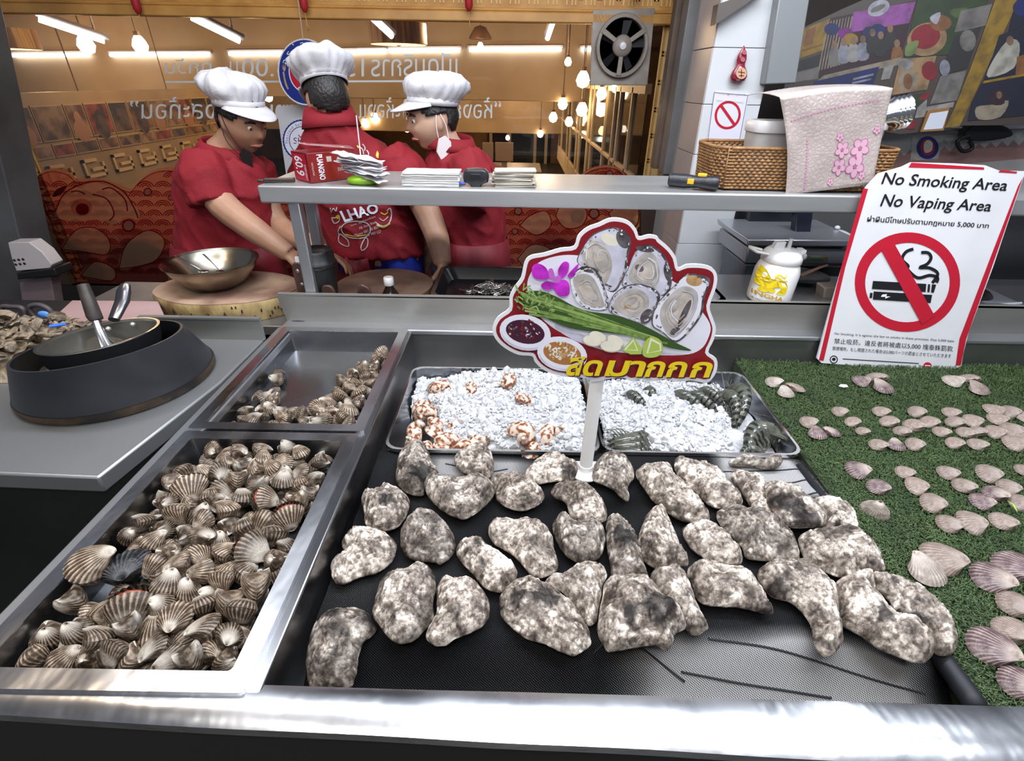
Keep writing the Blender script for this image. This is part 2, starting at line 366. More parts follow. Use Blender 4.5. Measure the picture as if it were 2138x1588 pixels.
s1 = mth('SINE', mth('MULTIPLY', p1, 2 * pi / .0031)); s2 = mth('SINE', mth('MULTIPLY', p2, 2 * pi / .0031)); pr = mth('MULTIPLY', s1, s2)
at = N.new('ShaderNodeAttribute'); at.attribute_name = 'stretch'
th = mth('GREATER_THAN', pr, mth('SUBTRACT', .82, mth('MULTIPLY', at.outputs['Fac'], 1.2)))
mx = N.new('ShaderNodeMix'); mx.data_type = 'RGBA'; L.new(mth('MULTIPLY', th, mth('ADD', .25, mth('MULTIPLY', at.outputs['Fac'], .75))), mx.inputs[0])
mx.inputs[6].default_value = (.0035, .0035, .0045, 1); mx.inputs[7].default_value = (.42, .41, .41, 1); L.new(mx.outputs[2], b.inputs['Base Color']); b.inputs['Roughness'].default_value = .75
b.inputs['Specular IOR Level'].default_value = .04
nu, nv = 170, 130; X0, X1, Y0, Y1 = -.272, .612, .314, .835
g = G(); g.grid(nu, nv, lambda u, v: V((X0 + (X1 - X0) * u, Y0 + (Y1 - Y0) * v, zbed(X0 + (X1 - X0) * u, Y0 + (Y1 - Y0) * v))))
cl = g.out('net_cloth', m, None, 180, org=(0, 0, 0)); tag(cl, 'black net cloth stretched over the basin under the oysters', 'cloth')
at = cl.data.attributes.new('stretch', 'FLOAT', 'POINT'); vals = []
sx = lambda a, b, t: max(0, min(1, (t - a) / (b - a)))
for v in cl.data.vertices:
    x, y = v.co.x, v.co.y
    s = .05 + .16 * mnoise.noise(V((x * 5, y * 9, 8))); wv = .018 * mnoise.noise(V((x * 9, y * 9, 2))); y += wv; x += 1.5 * wv
    fr = sx(.10, .22, x) * sx(.338, .36, y) * (1 - sx(.425, .45, y)) * (1 - sx(.55, .60, x)); s = max(s * (1 - fr), .85 * fr)
    bk = sx(.40, .44, x - (y - .8) * .3) * sx(.70, .73, y) * (1 - sx(.58, .62, x)); s = max(s, .95 * bk)
    b2 = sx(-.2, -.15, x) * (1 - sx(.0, .1, x)) * sx(.745, .765, y) * (1 - sx(.80, .82, y)); s = max(s, .8 * b2)
    if y < .345: s = 0
    vals.append(max(0, s))
at.data.foreach_set('value', vals)
def seam(pts):
    P = crom([V((*pz(x, y, .856).xy, 0)) for x, y in pts], 10, False); g = G(); g.tube([V((p.x, p.y, zbed(p.x, p.y) + .0006)) for p in P], .0017, 6, flat=.5, up=(0, 0, 1)); return g.out('seam', mat('seam_thread', (.008, .008, .012), .8), cl, 180)
for pts in ([(1480, 1330), (1590, 1342), (1700, 1362), (1850, 1394), (1960, 1412)], [(1430, 1378), (1540, 1392), (1660, 1406), (1760, 1418)], [(1510, 985), (1620, 980), (1690, 972)], [(1600, 1005), (1660, 1003), (1710, 988)], [(1680, 1035), (1720, 1020), (1740, 1010)], [(1690, 1038), (1760, 1042)], [(930, 968), (1010, 985), (1060, 978)], [(1180, 1000), (1270, 1012), (1330, 1000)], [(1440, 1392), (1300, 1330), (1240, 1352)]): seam(pts)
g = G(); g.tube([V((pz(x, y, .853).x, pz(x, y, .853).y, .846)) for x, y in ((1668, 968), (1760, 1085), (1850, 1205), (1950, 1340), (2032, 1450), (2046, 1474))], [.008, .011, .012, .013, .014, .014], 10); g.out('rolled_hem', mat('hem_black', (.006, .007, .011), .6), cl, 180)
# ================================================================= oysters
m, N, L, b = graph('oyster_shell')
tc = N.new('ShaderNodeTexCoord'); oi = N.new('ShaderNodeObjectInfo')
ad = N.new('ShaderNodeVectorMath'); ad.operation = 'ADD'; L.new(tc.outputs['Object'], ad.inputs[0]); L.new(oi.outputs['Random'], ad.inputs[1])
def noise(sc, det, ro=.6, dist=0., typ=None):
    n = N.new('ShaderNodeTexNoise')
    if typ: n.noise_type = typ
    n.inputs['Scale'].default_value = sc; n.inputs['Detail'].default_value = det; n.inputs['Roughness'].default_value = ro; n.inputs['Distortion'].default_value = dist; L.new(ad.outputs[0], n.inputs[0]); return n.outputs[0]
def ramp(src, els):
    r = N.new('ShaderNodeValToRGB'); e = r.color_ramp.elements
    while len(e) < len(els): e.new(.5)
    for k, (p, c) in enumerate(els): e[k].position = p; e[k].color = (*c, 1)
    L.new(src, r.inputs[0]); return r.outputs[0]
def mixc(t, f, a, bb):
    q = N.new('ShaderNodeMix'); q.data_type = 'RGBA'; q.blend_type = t
    if isinstance(f, float): q.inputs[0].default_value = f
    else: L.new(f, q.inputs[0])
    for i, c in ((6, a), (7, bb)):
        if isinstance(c, tuple): q.inputs[i].default_value = (*c, 1)
        else: L.new(c, q.inputs[i])
    return q.outputs[2]
big = ramp(noise(15, 7, .68, 1.6), [(.35, (.09, .072, .06)), (.45, (.26, .225, .195)), (.53, (.50, .46, .41)), (.65, (.74, .70, .64))])
fine = ramp(noise(105, 9, .78), [(.40, (.12, .095, .08)), (.49, (.62, .58, .55)), (.56, (1, 1, 1))])
vo = N.new('ShaderNodeTexVoronoi'); vo.inputs['Scale'].default_value = 120; L.new(ad.outputs[0], vo.inputs[0])
vein = ramp(noise(34, 7, .6, .9, 'RIDGED_MULTIFRACTAL'), [(.08, (.22, .19, .17)), (.22, (.72, .70, .68)), (.45, (1, 1, 1))])
spots = ramp(noise(48, 5, .62, .8), [(.30, (.16, .13, .11)), (.39, (1, 1, 1))])
c1 = mixc('MULTIPLY', .85, big, fine); c2 = mixc('MULTIPLY', .8, mixc('MULTIPLY', .75, c1, vein), spots)
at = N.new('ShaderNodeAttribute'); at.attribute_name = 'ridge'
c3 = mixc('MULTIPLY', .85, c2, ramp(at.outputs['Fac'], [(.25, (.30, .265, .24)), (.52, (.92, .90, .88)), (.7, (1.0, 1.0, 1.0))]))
hv = N.new('ShaderNodeHueSaturation'); mr = N.new('ShaderNodeMapRange'); mr.inputs[3].default_value = 1.75; mr.inputs[4].default_value = 3.0; L.new(oi.outputs['Random'], mr.inputs[0]); L.new(mr.outputs[0], hv.inputs['Value']); L.new(c3, hv.inputs['Color']); hv.inputs['Saturation'].default_value = .85
at2 = N.new('ShaderNodeAttribute'); at2.attribute_name = 'dark'
c4 = mixc('MULTIPLY', at2.outputs['Fac'], hv.outputs[0], (.10, .09, .09))
L.new(c4, b.inputs['Base Color']); b.inputs['Roughness'].default_value = .62; b.inputs['Specular IOR Level'].default_value = .35
bp = N.new('ShaderNodeBump'); bp.inputs['Strength'].default_value = .9; bp.inputs['Distance'].default_value = .0035; L.new(noise(60, 8, .62, .6, 'RIDGED_MULTIFRACTAL'), bp.inputs['Height']); L.new(bp.outputs[0], b.inputs['Normal'])
OYM = m
ORG = {'A': (600, 920, 3.176), 'B': (1000, 920, 3.176), 'C': (1400, 920, 3.176), 'D': (1640, 1000, 3.189)}
def oyster(reg, pts, label, hgt=.024, up=0., dark=None, seed=0):
    ox, oy, s = ORG[reg]; P = [V((ox + x / s, oy + y / s, 0)) for x, y in pts]
    c = sum(P, V()) / len(P); cw = pz(c.x, c.y, .856)
    zb = zbed(cw.x, cw.y) + up
    rim = zb + .017
    out = []
    for q in crom(P, 6):
        w = pz(q.x, q.y, rim); out.append(V((w.x, w.y)))
    out2 = []
    for i, q in enumerate(out):                    # even spacing and a ragged lip
        if not out2 or (q - out2[-1]).length > .0022: out2.append(q)
    bd = [q + V((mnoise.noise(V((q.x * 120, q.y * 120, seed))), mnoise.noise(V((q.y * 120, q.x * 120, seed + 9))))) * .0011 for q in out2]
    nb = len(bd); B = np.array([(q.x, q.y) for q in bd])
    st = .0036; xs = np.arange(B[:, 0].min(), B[:, 0].max(), st); ys = np.arange(B[:, 1].min(), B[:, 1].max(), st)
    gx, gy = np.meshgrid(xs, ys); pt = np.stack([gx.ravel(), gy.ravel()], 1) + rng.uniform(-.0011, .0011, (gx.size, 2))
    ins = np.zeros(len(pt), bool); a0 = B; a1 = np.roll(B, -1, 0)
    for (xa, ya), (xb, yb) in zip(a0, a1):
        cnd = ((ya > pt[:, 1]) != (yb > pt[:, 1])); ins ^= cnd & (pt[:, 0] < (xb - xa) * (pt[:, 1] - ya) / (yb - ya + 1e-12) + xa)
    pt = pt[ins]
    def dist(p):
        d = np.full(len(p), 9.)
        for q0, q1 in zip(a0, a1):
            e = q1 - q0; t = np.clip(((p - q0) @ e) / (e @ e + 1e-12), 0, 1); d = np.minimum(d, np.hypot(*(p - q0 - t[:, None] * e).T))
        return d
    d = dist(pt); pt = pt[d > .0018]; d = d[d > .0018]; Rm = d.max()
    vs = [V((x, y)) for x, y in np.concatenate([B, pt])]
    r = delaunay_2d_cdt(vs, [], [list(range(nb))], 1, 1e-6); tv = [V(q) for q in r[0]]; tfc = [tuple(f) for f in r[2]]
    dd = dist(np.array([(q.x, q.y) for q in tv])); dd[dd < 4e-4] = 0
    ax = B - B.mean(0); ev = np.linalg.eigh(ax.T @ ax)[1][:, 1]; cen = B.mean(0)
    vt = []; rid = []; dk = []
    for q, dq in zip(tv, dd):
        u = min(1, dq / (Rm * .95)); dome = (1 - (1 - u) ** 2.2) ** .75
        n1 = mnoise.fractal(V((q.x * 22, q.y * 22, seed * 3.1)), 1, 2, 3); n2 = mnoise.fractal(V((q.x * 75, q.y * 75, seed)), .8, 2, 4)
        lay = sin((dq + .0022 * n1) * 2 * pi / .0062 + n2 * .8)
        gr = mnoise.noise(V(((q.x - cen[0]) * ev[1] * 38 - (q.y - cen[1]) * ev[0] * 38, seed * 1.7, 0)))
        z = rim + hgt * dome + (.0075 * n1 + .0044 * n2 + .0055 * gr) * min(1, dq / .010) + .0017 * lay * min(1, dq / .004) + .0016 * mnoise.noise(V((q.x * 60, q.y * 60, seed)))
        vt.append(V((q.x, q.y, z))); rid.append(.5 + .28 * lay + .3 * n2 + .18 * gr)
        k = 0.
        if dark:
            for (dx, dy, dr) in dark:
                w = pz(ox + dx / s, oy + dy / s, rim + .015); t = 1 - ((q.x - w.x) ** 2 + (q.y - w.y) ** 2) ** .5 / (dr / s * .0009 * 1.05) + .6 * n2
                k = max(k, min(1, max(0, t * 3)))
        dk.append(k)
    n = len(vt); vb = []
    for q, dq in zip(tv, dd):
        u = min(1, dq / (Rm * .8)); vb.append(V((q.x, q.y, rim - (.0165) * (1 - (1 - u) ** 2) ** .6 if dq > 0 else rim - .002)))
    g = G(); g.add(vt, tfc); g.add(vb, [f[::-1] for f in tfc])
    bi = [i for i in range(n) if dd[i] == 0]
    edge = {}
    for f in tfc:
        for i in range(3):
            e = (f[i], f[(i + 1) % 3]); edge[e] = 1
    g.f += [(e[1], e[0], e[0] + n, e[1] + n) for e in edge if (e[1], e[0]) not in edge]; g.m += [0] * (len(g.f) - len(g.m))
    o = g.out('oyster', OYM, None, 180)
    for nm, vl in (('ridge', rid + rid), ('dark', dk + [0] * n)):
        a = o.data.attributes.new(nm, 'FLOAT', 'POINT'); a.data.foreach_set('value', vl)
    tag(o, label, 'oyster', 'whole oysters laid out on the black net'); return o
OY = [
 ('A', [(720,210),(735,110),(760,60),(830,10),(900,10),(930,60),(960,130),(1010,220),(990,260),(920,270),(905,350),(830,355),(760,320),(725,270)], 'tall pale oyster with a grey dark-blotched patch touching the snail tray corner', dict(hgt=.022, dark=[(880,215,90)])),
 ('A', [(1105,130),(1120,90),(1180,55),(1260,45),(1340,60),(1365,120),(1370,190),(1340,245),(1270,230),(1190,220),(1130,180)], 'small knobbly white oyster against the front edge of the snail tray', {}),
 ('A', [(905,290),(920,255),(990,240),(1080,260),(1150,265),(1220,235),(1300,235),(1360,280),(1380,330),(1340,400),(1260,470),(1170,515),(1060,480),(970,410),(920,340)], 'wide kidney-shaped oyster with a scooped top edge and pale banded lip', dict(hgt=.026, up=.004)),
 ('A', [(490,380),(530,340),(600,330),(640,285),(720,310),(790,360),(812,410),(790,490),(740,560),(680,588),(590,590),(520,550),(510,480)], 'six-sided brown oyster with a dark groove beside the divider', dict(hgt=.028, dark=[(660,420,60)])),
 ('A', [(360,690),(380,630),(440,585),(530,580),(630,600),(700,650),(725,710),(690,800),(600,870),(480,900),(360,950),(300,910),(285,830),(320,770),(380,730)], 'smooth mauve-grey oyster with a hooked beak pointing at the divider', {}),
 ('A', [(750,640),(760,570),(830,500),(900,470),(990,490),(1070,570),(1110,650),(1105,740),(1020,815),(960,800),(860,795),(790,760),(755,700)], 'nearly round domed oyster of beige and brown mottling', dict(hgt=.03)),
 ('A', [(1120,740),(1140,680),(1210,655),(1300,670),(1350,720),(1430,760),(1500,820),(1525,880),(1490,960),(1410,1000),(1310,970),(1240,890),(1160,810)], 'pale smooth oblong oyster with dark pits at its upper end', dict(dark=[(1270,700,25),(1190,730,22),(1310,810,30)])),
 ('A', [(605,960),(640,900),(720,860),(800,850),(860,810),(930,830),(975,890),(985,980),(965,1080),(970,1160),(920,1240),(850,1310),(770,1342),(680,1310),(610,1220),(565,1150),(580,1050)], 'large oyster with a ring-shaped ridge around a brown hollow', dict(hgt=.027)),
 ('A', [(990,980),(1030,920),(1100,920),(1210,930),(1280,970),(1330,1050),(1342,1130),(1310,1210),(1210,1270),(1110,1310),(1040,1352),(960,1345),(918,1290),(950,1210),(990,1130)], 'whitish oyster tapering to a blunt foot beside the ring-ridged oyster', dict(hgt=.028)),
 ('A', [(130,1400),(150,1290),(200,1200),(280,1140),(380,1120),(480,1125),(550,1160),(595,1240),(560,1290),(500,1340),(470,1440),(450,1560),(400,1640),(170,1650),(125,1500)], 'cream oyster with a curled brown lip in the corner by the front rim', dict(hgt=.03, dark=[(300,1170,45),(540,1190,35)])),
 ('B', [(305,215),(340,165),(420,105),(500,92),(590,120),(650,140),(668,185),(650,240),(590,268),(540,262),(470,270),(390,282),(330,255)], 'flat brown oyster immediately beside the base of the white sign pole', dict(dark=[(600,190,60)])),
 ('B', [(748,215),(770,150),(830,100),(900,95),(970,120),(1020,180),(1030,240),(990,300),(998,370),(985,398),(940,370),(890,320),(820,285),(760,260)], 'pear-shaped pale oyster with a pointed tip by the sign pole', dict(hgt=.03)),
 ('B', [(75,260),(140,232),(230,225),(310,255),(390,300),(432,350),(420,400),(350,445),(280,460),(190,440),(120,390),(105,330)], 'oval oyster with a white diagonal ridge touching the kidney-shaped oyster', {}),
 ('B', [(480,330),(510,295),(580,280),(660,285),(730,310),(800,370),(845,450),(840,520),(770,545),(690,555),(640,540),(600,480),(570,400),(500,370)], 'arched oyster with a hooked nose resting on the heart-shaped oyster', dict(up=.004)),
 ('B', [(490,590),(500,530),(550,500),(600,520),(650,560),(700,560),(760,535),(810,560),(840,610),(835,690),(800,770),(720,810),(650,800),(580,760),(530,690)], 'heart-shaped humped oyster in the middle of the net', dict(hgt=.033)),
 ('B', [(62,600),(80,545),(140,520),(230,525),(320,520),(400,545),(460,590),(490,640),(500,720),(525,800),(510,860),(420,905),(350,890),(290,820),(230,760),(150,710),(90,670)], 'large flat grey pear-shaped oyster with faint concentric rings', {}),
 ('B', [(848,520),(910,503),(970,530),(1020,590),(1060,670),(1080,760),(1110,860),(1120,915),(1000,930),(890,920),(870,810),(850,700)], 'long upright dark oyster beside the heart-shaped one', dict(dark=[(960,640,80)])),
 ('B', [(1060,630),(1090,540),(1120,480),(1180,440),(1230,450),(1260,520),(1300,610),(1340,710),(1390,815),(1300,830),(1190,845),(1110,805),(1070,730)], 'cream bell-shaped oyster with dark leopard spots and a flared lip', dict(hgt=.03)),
 ('B', [(1040,205),(1090,175),(1160,165),(1220,155),(1270,165),(1300,230),(1350,290),(1430,350),(1490,430),(1530,510),(1510,540),(1400,540),(1310,510),(1220,450),(1150,390),(1100,320),(1060,260)], 'long slanting brown-grey oyster below the prawn tray', dict(hgt=.028)),
 ('B', [(135,1080),(150,1010),(220,940),(310,910),(400,930),(470,960),(540,1010),(620,1080),(680,1160),(730,1260),(742,1340),(680,1400),(620,1420),(530,1390),(430,1340),(320,1310),(220,1240),(150,1160)], 'big dark craggy oyster lying in front of the white pole line', dict(hgt=.03, dark=[(450,1060,80),(250,1080,50)])),
 ('B', [(440,940),(480,905),(540,900),(600,860),(680,820),(760,810),(820,840),(850,890),(820,960),(810,1040),(790,1120),(775,1200),(720,1220),(660,1130),(600,1050),(540,990)], 'pinkish oyster tucked behind the big dark craggy oyster', dict(hgt=.024)),
 ('B', [(800,1130),(820,1020),(830,950),(870,910),(920,920),(1000,920),(1100,910),(1150,950),(1220,1030),(1300,1100),(1360,1180),(1365,1240),(1300,1280),(1290,1340),(1230,1390),(1180,1350),(1080,1360),(960,1380),(860,1395),(820,1340),(785,1250)], 'lumpy double oyster clump with a dark hollow, front row', dict(hgt=.04, up=.004, dark=[(1180,1150,90),(980,1210,40)])),
 ('B', [(1140,890),(1180,850),(1260,835),(1320,850),(1370,910),(1420,1000),(1450,1100),(1500,1200),(1518,1245),(1440,1285),(1380,1260),(1340,1180),(1240,1080),(1160,980)], 'narrow oyster leaning out from behind the lumpy double clump', dict(hgt=.026)),
 ('C', [(25,150),(50,105),(90,115),(130,150),(200,150),(270,190),(340,230),(400,290),(460,360),(478,410),(440,430),(330,445),(240,410),(170,340),(80,280),(40,220)], 'grey-brown oyster with fine layered lip touching the prawn tray', dict(hgt=.026)),
 ('C', [(400,240),(415,205),(480,225),(560,230),(620,260),(640,290),(640,400),(680,490),(640,500),(560,460),(510,400),(460,310)], 'tan oyster with a turned-up pale beak behind the blackened oyster', dict(hgt=.022)),
 ('C', [(620,290),(660,280),(740,285),(840,310),(900,370),(980,440),(1035,490),(1020,555),(930,570),(820,570),(740,540),(690,480),(640,400)], 'blackened oyster with a bright white border', dict(hgt=.02, up=.014, dark=[(740,400,70),(800,430,85),(860,490,85),(940,510,70)])),
 ('C', [(930,395),(1010,385),(1100,400),(1180,440),(1220,500),(1245,560),(1230,605),(1150,590),(1060,590),(1010,575),(1035,520),(980,440)], 'white oyster with dark spots at the turf edge', dict(hgt=.022, dark=[(1130,540,28),(1160,555,20),(1090,480,15)])),
 ('C', [(305,500),(320,460),(400,435),(500,445),(570,445),(650,480),(740,540),(800,610),(840,680),(858,760),(840,790),(700,795),(580,790),(500,770),(470,700),(400,630),(340,570)], 'large broad grey oyster below the blackened one', dict(hgt=.028)),
 ('C', [(80,600),(110,560),(200,545),(260,560),(330,600),(400,660),(450,710),(478,780),(440,830),(350,825),(260,800),(190,750),(120,690)], 'smooth cream oyster between the leopard-spotted and the broad grey oyster', dict(hgt=.026)),
 ('C', [(110,880),(130,830),(200,805),(300,815),(400,840),(500,880),(580,950),(640,1040),(680,1140),(560,1125),(450,1100),(330,1095),(220,1080),(160,1020),(140,940)], 'cream oyster with a frilled head and a grey pointed tail', dict(hgt=.027, dark=[(640,1100,45)])),
 ('C', [(850,660),(870,620),(950,600),(1050,595),(1150,585),(1230,610),(1320,680),(1390,770),(1425,860),(1300,890),(1150,905),(1060,880),(960,830),(880,760)], 'large yellowish oyster with knobs along the dark turf edge', dict(hgt=.03)),
 ('C', [(578,900),(600,840),(680,805),(780,810),(880,830),(950,870),(1030,930),(1090,1000),(1120,1090),(1120,1200),(1145,1300),(1110,1380),(1050,1430),(980,1400),(950,1320),(930,1220),(860,1120),(780,1060),(690,1040),(620,980)], 'long boomerang-shaped oyster with a hollow under its arch', dict(hgt=.036, dark=[(700,980,60)])),
 ('D', [(325,710),(380,660),(480,640),(560,650),(600,720),(560,770),(640,840),(720,920),(800,950),(890,1000),(960,1080),(985,1150),(930,1215),(840,1210),(740,1170),(620,1120),(520,1050),(440,1000),(370,960),(360,850)], 'long oyster with honeycomb pits and a striped white tail', dict(hgt=.034, up=.006, dark=[(620,930,50)])),
 ('D', [(540,640),(620,640),(720,660),(820,690),(910,750),(990,830),(1070,920),(1130,1010),(1142,1100),(1100,1165),(1000,1160),(970,1080),(880,990),(790,930),(720,850),(690,800),(600,720)], 'outermost long oyster beside the turf behind the honeycombed one', dict(hgt=.026, dark=[(880,930,50),(760,850,40)])),
 ('C', [(385,140),(430,115),(500,105),(600,130),(690,105),(738,115),(730,155),(640,165),(560,150),(460,150)], 'thin empty white oyster shell lying flat under the prawn tray rim', dict(hgt=.008)),
]
for i, (r_, p_, l_, k_) in enumerate(OY): oyster(r_, p_, l_, seed=i + 1, **k_)
# ================================================================= ribbed shells
def valve(nr=20, nt=11, wid=1.0, bulge=.5, ribs=17, amp=.02, lean=.13, sgn=1, skew=.06):
    vs = []; rb = []; tt = []; na = nr * 4; U = (-.03, -.40)
    for j in range(nt + 1):
        t = (j / nt) ** .85
        for i in range(na + 1):
            a = -pi + 2 * pi * i / na
            mx = .5 * wid * sin(a) * (1 + skew * cos(a)); my = .47 * cos(a) - .0 + .03 * sin(a)
            f = max(0, sin(pi * min(1, .06 + .94 * t ** .60))) ** .62; back = .5 - .5 * cos(a)
            rv = .5 + .5 * cos(a / (2 * pi) * ribs * 2 * pi * 1.45) if abs(a) < 2.35 else .5
            x = U[0] + (mx - U[0]) * t; y = U[1] + (my - U[1]) * t - lean * f * (1 - t) * 1.5
            z = bulge * f * (1 - .35 * back * t) + amp * (rv - .5) * min(1, t * 2.4)
            if t > .97: z = max(0, amp * .5 * (rv - .5)); x *= 1 + amp * .5 * (rv - .5); y += amp * (rv - .5)
            vs.append(V((x, y, sgn * z))); rb.append(rv); tt.append(t)
    fs = [(j * (na + 1) + i, j * (na + 1) + i + 1, (j + 1) * (na + 1) + i + 1, (j + 1) * (na + 1) + i) for j in range(nt) for i in range(na)]
    if sgn < 0: fs = [f[::-1] for f in fs]
    return vs, fs, rb, tt
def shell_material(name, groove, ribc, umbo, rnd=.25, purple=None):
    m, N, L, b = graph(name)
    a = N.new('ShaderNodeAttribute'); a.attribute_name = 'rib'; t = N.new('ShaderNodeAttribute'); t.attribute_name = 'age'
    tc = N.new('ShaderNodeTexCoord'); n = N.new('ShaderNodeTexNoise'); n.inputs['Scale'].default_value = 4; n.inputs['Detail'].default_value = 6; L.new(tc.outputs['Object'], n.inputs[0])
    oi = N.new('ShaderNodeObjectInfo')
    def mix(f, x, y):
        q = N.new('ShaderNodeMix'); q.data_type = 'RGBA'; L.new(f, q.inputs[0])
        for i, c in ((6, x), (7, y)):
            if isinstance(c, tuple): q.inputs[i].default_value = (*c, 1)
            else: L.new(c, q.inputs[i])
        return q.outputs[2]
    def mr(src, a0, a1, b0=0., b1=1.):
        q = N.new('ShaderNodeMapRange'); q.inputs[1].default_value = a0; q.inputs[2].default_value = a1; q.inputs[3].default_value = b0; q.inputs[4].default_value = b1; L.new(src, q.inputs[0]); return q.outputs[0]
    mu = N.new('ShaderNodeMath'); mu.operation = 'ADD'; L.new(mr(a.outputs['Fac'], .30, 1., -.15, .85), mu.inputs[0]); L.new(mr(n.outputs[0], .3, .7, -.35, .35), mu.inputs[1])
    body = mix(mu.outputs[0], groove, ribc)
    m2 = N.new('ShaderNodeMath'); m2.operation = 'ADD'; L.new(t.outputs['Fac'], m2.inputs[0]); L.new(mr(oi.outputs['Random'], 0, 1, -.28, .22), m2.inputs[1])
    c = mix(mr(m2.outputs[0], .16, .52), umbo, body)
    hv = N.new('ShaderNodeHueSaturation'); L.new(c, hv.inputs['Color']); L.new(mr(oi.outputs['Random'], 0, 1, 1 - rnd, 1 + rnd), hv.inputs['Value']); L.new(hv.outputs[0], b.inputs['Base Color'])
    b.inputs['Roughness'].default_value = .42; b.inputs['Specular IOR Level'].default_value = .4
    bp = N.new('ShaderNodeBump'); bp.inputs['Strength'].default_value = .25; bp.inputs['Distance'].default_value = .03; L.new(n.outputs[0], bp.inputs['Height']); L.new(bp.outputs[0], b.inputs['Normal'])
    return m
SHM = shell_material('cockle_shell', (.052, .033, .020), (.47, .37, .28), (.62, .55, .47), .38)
SHB = shell_material('black_cockle_shell', (.008, .008, .009), (.10, .10, .11), (.05, .05, .055), .05)
SHP = shell_material('pale_shell', (.20, .15, .125), (.37, .30, .26), (.33, .265, .23), .14)
SHS = shell_material('striped_shell', (.10, .06, .065), (.40, .325, .295), (.40, .325, .28), .10)
SHW = shell_material('white_shell', (.27, .22, .19), (.50, .44, .385), (.46, .40, .35), .08)
FLESH = mat('cockle_flesh', (.20, .030, .015), .3, 0, (.34, .07, .035), 5)
def shell_mesh(name, parts, m):
    vs, fs, rb, tt = [], [], [], []
    for p in parts:
        k = len(vs); vs += p[0]; fs += [tuple(i + k for i in f) for f in p[1]]; rb += p[2]; tt += p[3]
    me = bpy.data.meshes.new(name); me.from_pydata(vs, [], fs); me.materials.append(m); me.polygons.foreach_set('use_smooth', [True] * len(fs))
    for n_, v_ in (('rib', rb), ('age', tt)): me.attributes.new(n_, 'FLOAT', 'POINT').data.foreach_set('value', v_)
    return me
def rotv(p, M): return ([M @ v for v in p[0]], p[1], p[2], p[3])
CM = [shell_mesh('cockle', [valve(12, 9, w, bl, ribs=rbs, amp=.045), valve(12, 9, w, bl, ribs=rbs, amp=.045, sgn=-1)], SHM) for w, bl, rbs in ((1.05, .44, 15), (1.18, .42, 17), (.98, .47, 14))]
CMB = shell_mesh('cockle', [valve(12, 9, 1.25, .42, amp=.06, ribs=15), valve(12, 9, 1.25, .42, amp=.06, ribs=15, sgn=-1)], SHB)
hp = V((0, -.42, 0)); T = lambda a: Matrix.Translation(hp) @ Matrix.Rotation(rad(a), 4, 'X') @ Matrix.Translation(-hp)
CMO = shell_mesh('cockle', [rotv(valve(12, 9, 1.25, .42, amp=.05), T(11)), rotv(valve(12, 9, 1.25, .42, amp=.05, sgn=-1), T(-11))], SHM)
fg = G(); fg.ball((0, .03, 0), (.50, .40, .10), 12)
FLM = bpy.data.meshes.new('flesh'); FLM.from_pydata(fg.v, [], fg.f); FLM.materials.append(FLESH); FLM.polygons.foreach_set('use_smooth', [True] * len(fg.f))
def put(me, name, loc, rot, sc, label, cat, group, flesh=False, parent=None):
    o = bpy.data.objects.new(name, me); o.matrix_world = Matrix.Translation(loc) @ rot.to_4x4() @ (Matrix.Diagonal((*sc, 1)) if isinstance(sc, tuple) else Matrix.Scale(sc, 4)); COL.objects.link(o); WL[o] = V(loc)
    tag(o, label, cat, group)
    if flesh:
        f = bpy.data.objects.new('flesh', FLM); COL.objects.link(f); f.parent = o; f['label'] = 'red flesh between the valves'
    return o
def heap(x0, x1, y0, y1, floor, surf, n, size, rs, mask=None, fixed=()):
    rr = random.Random(rs); P = list(fixed)
    def zat(x, y, r):
        z = floor + r * .72
        for (a, b_, c, q) in P:
            d2 = (a - x) ** 2 + (b_ - y) ** 2; R2 = (r + q) * .74
            if d2 < R2 * R2: z = max(z, c + sqrt(R2 * R2 - d2) * .80)
        return z
    out = []
    for k in range(n):
        best = None
        for t in range(70):
            r = size * rr.uniform(.78, 1.12); x = rr.uniform(x0 + r * .85, x1 - r * .85); y = rr.uniform(y0 + r * .85, y1 - r * .85)
            if mask and not mask(x, y): continue
            z = zat(x, y, r); gap = surf(x, y) - z
            if gap < 0: continue
            if best is None or gap > best[0]: best = (gap, x, y, z, r)
        if best is None: break
        P.append(best[1:4] + (best[4],)); out.append(best[1:4] + (best[4],))
    return out
rc = random.Random(3)
def rrot(): return Euler((rc.uniform(0, 6.28), rc.uniform(-.9, .9), rc.uniform(0, 6.28))).to_matrix()
def facing(px, py, z, size, me, ang, tilt, **k):
    p = pz(px, py, z); R_ = Matrix.Rotation(rad(ang), 3, 'Z') @ Matrix.Rotation(rad(tilt), 3, 'X'); return put(me, 'cockle', p, R_, size, **k), p
OPL = dict(label='gaping cockle showing a strip of red flesh in the full tray', cat='cockle', group='gaping cockles in the full tray', flesh=True)
fx = []
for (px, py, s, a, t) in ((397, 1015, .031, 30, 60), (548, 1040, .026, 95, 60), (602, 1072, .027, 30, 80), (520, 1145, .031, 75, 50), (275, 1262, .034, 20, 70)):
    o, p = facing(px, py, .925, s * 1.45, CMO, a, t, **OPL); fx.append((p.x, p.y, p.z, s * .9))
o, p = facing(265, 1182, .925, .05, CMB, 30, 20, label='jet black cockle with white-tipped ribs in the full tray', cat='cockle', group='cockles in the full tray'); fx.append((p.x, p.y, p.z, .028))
o, p = facing(185, 1180, .935, .056, CM[1], 120, 15, label='largest cockle in the full tray, leaning over its outer rim', cat='cockle', group='cockles in the full tray'); fx.append((p.x, p.y, p.z, .034))
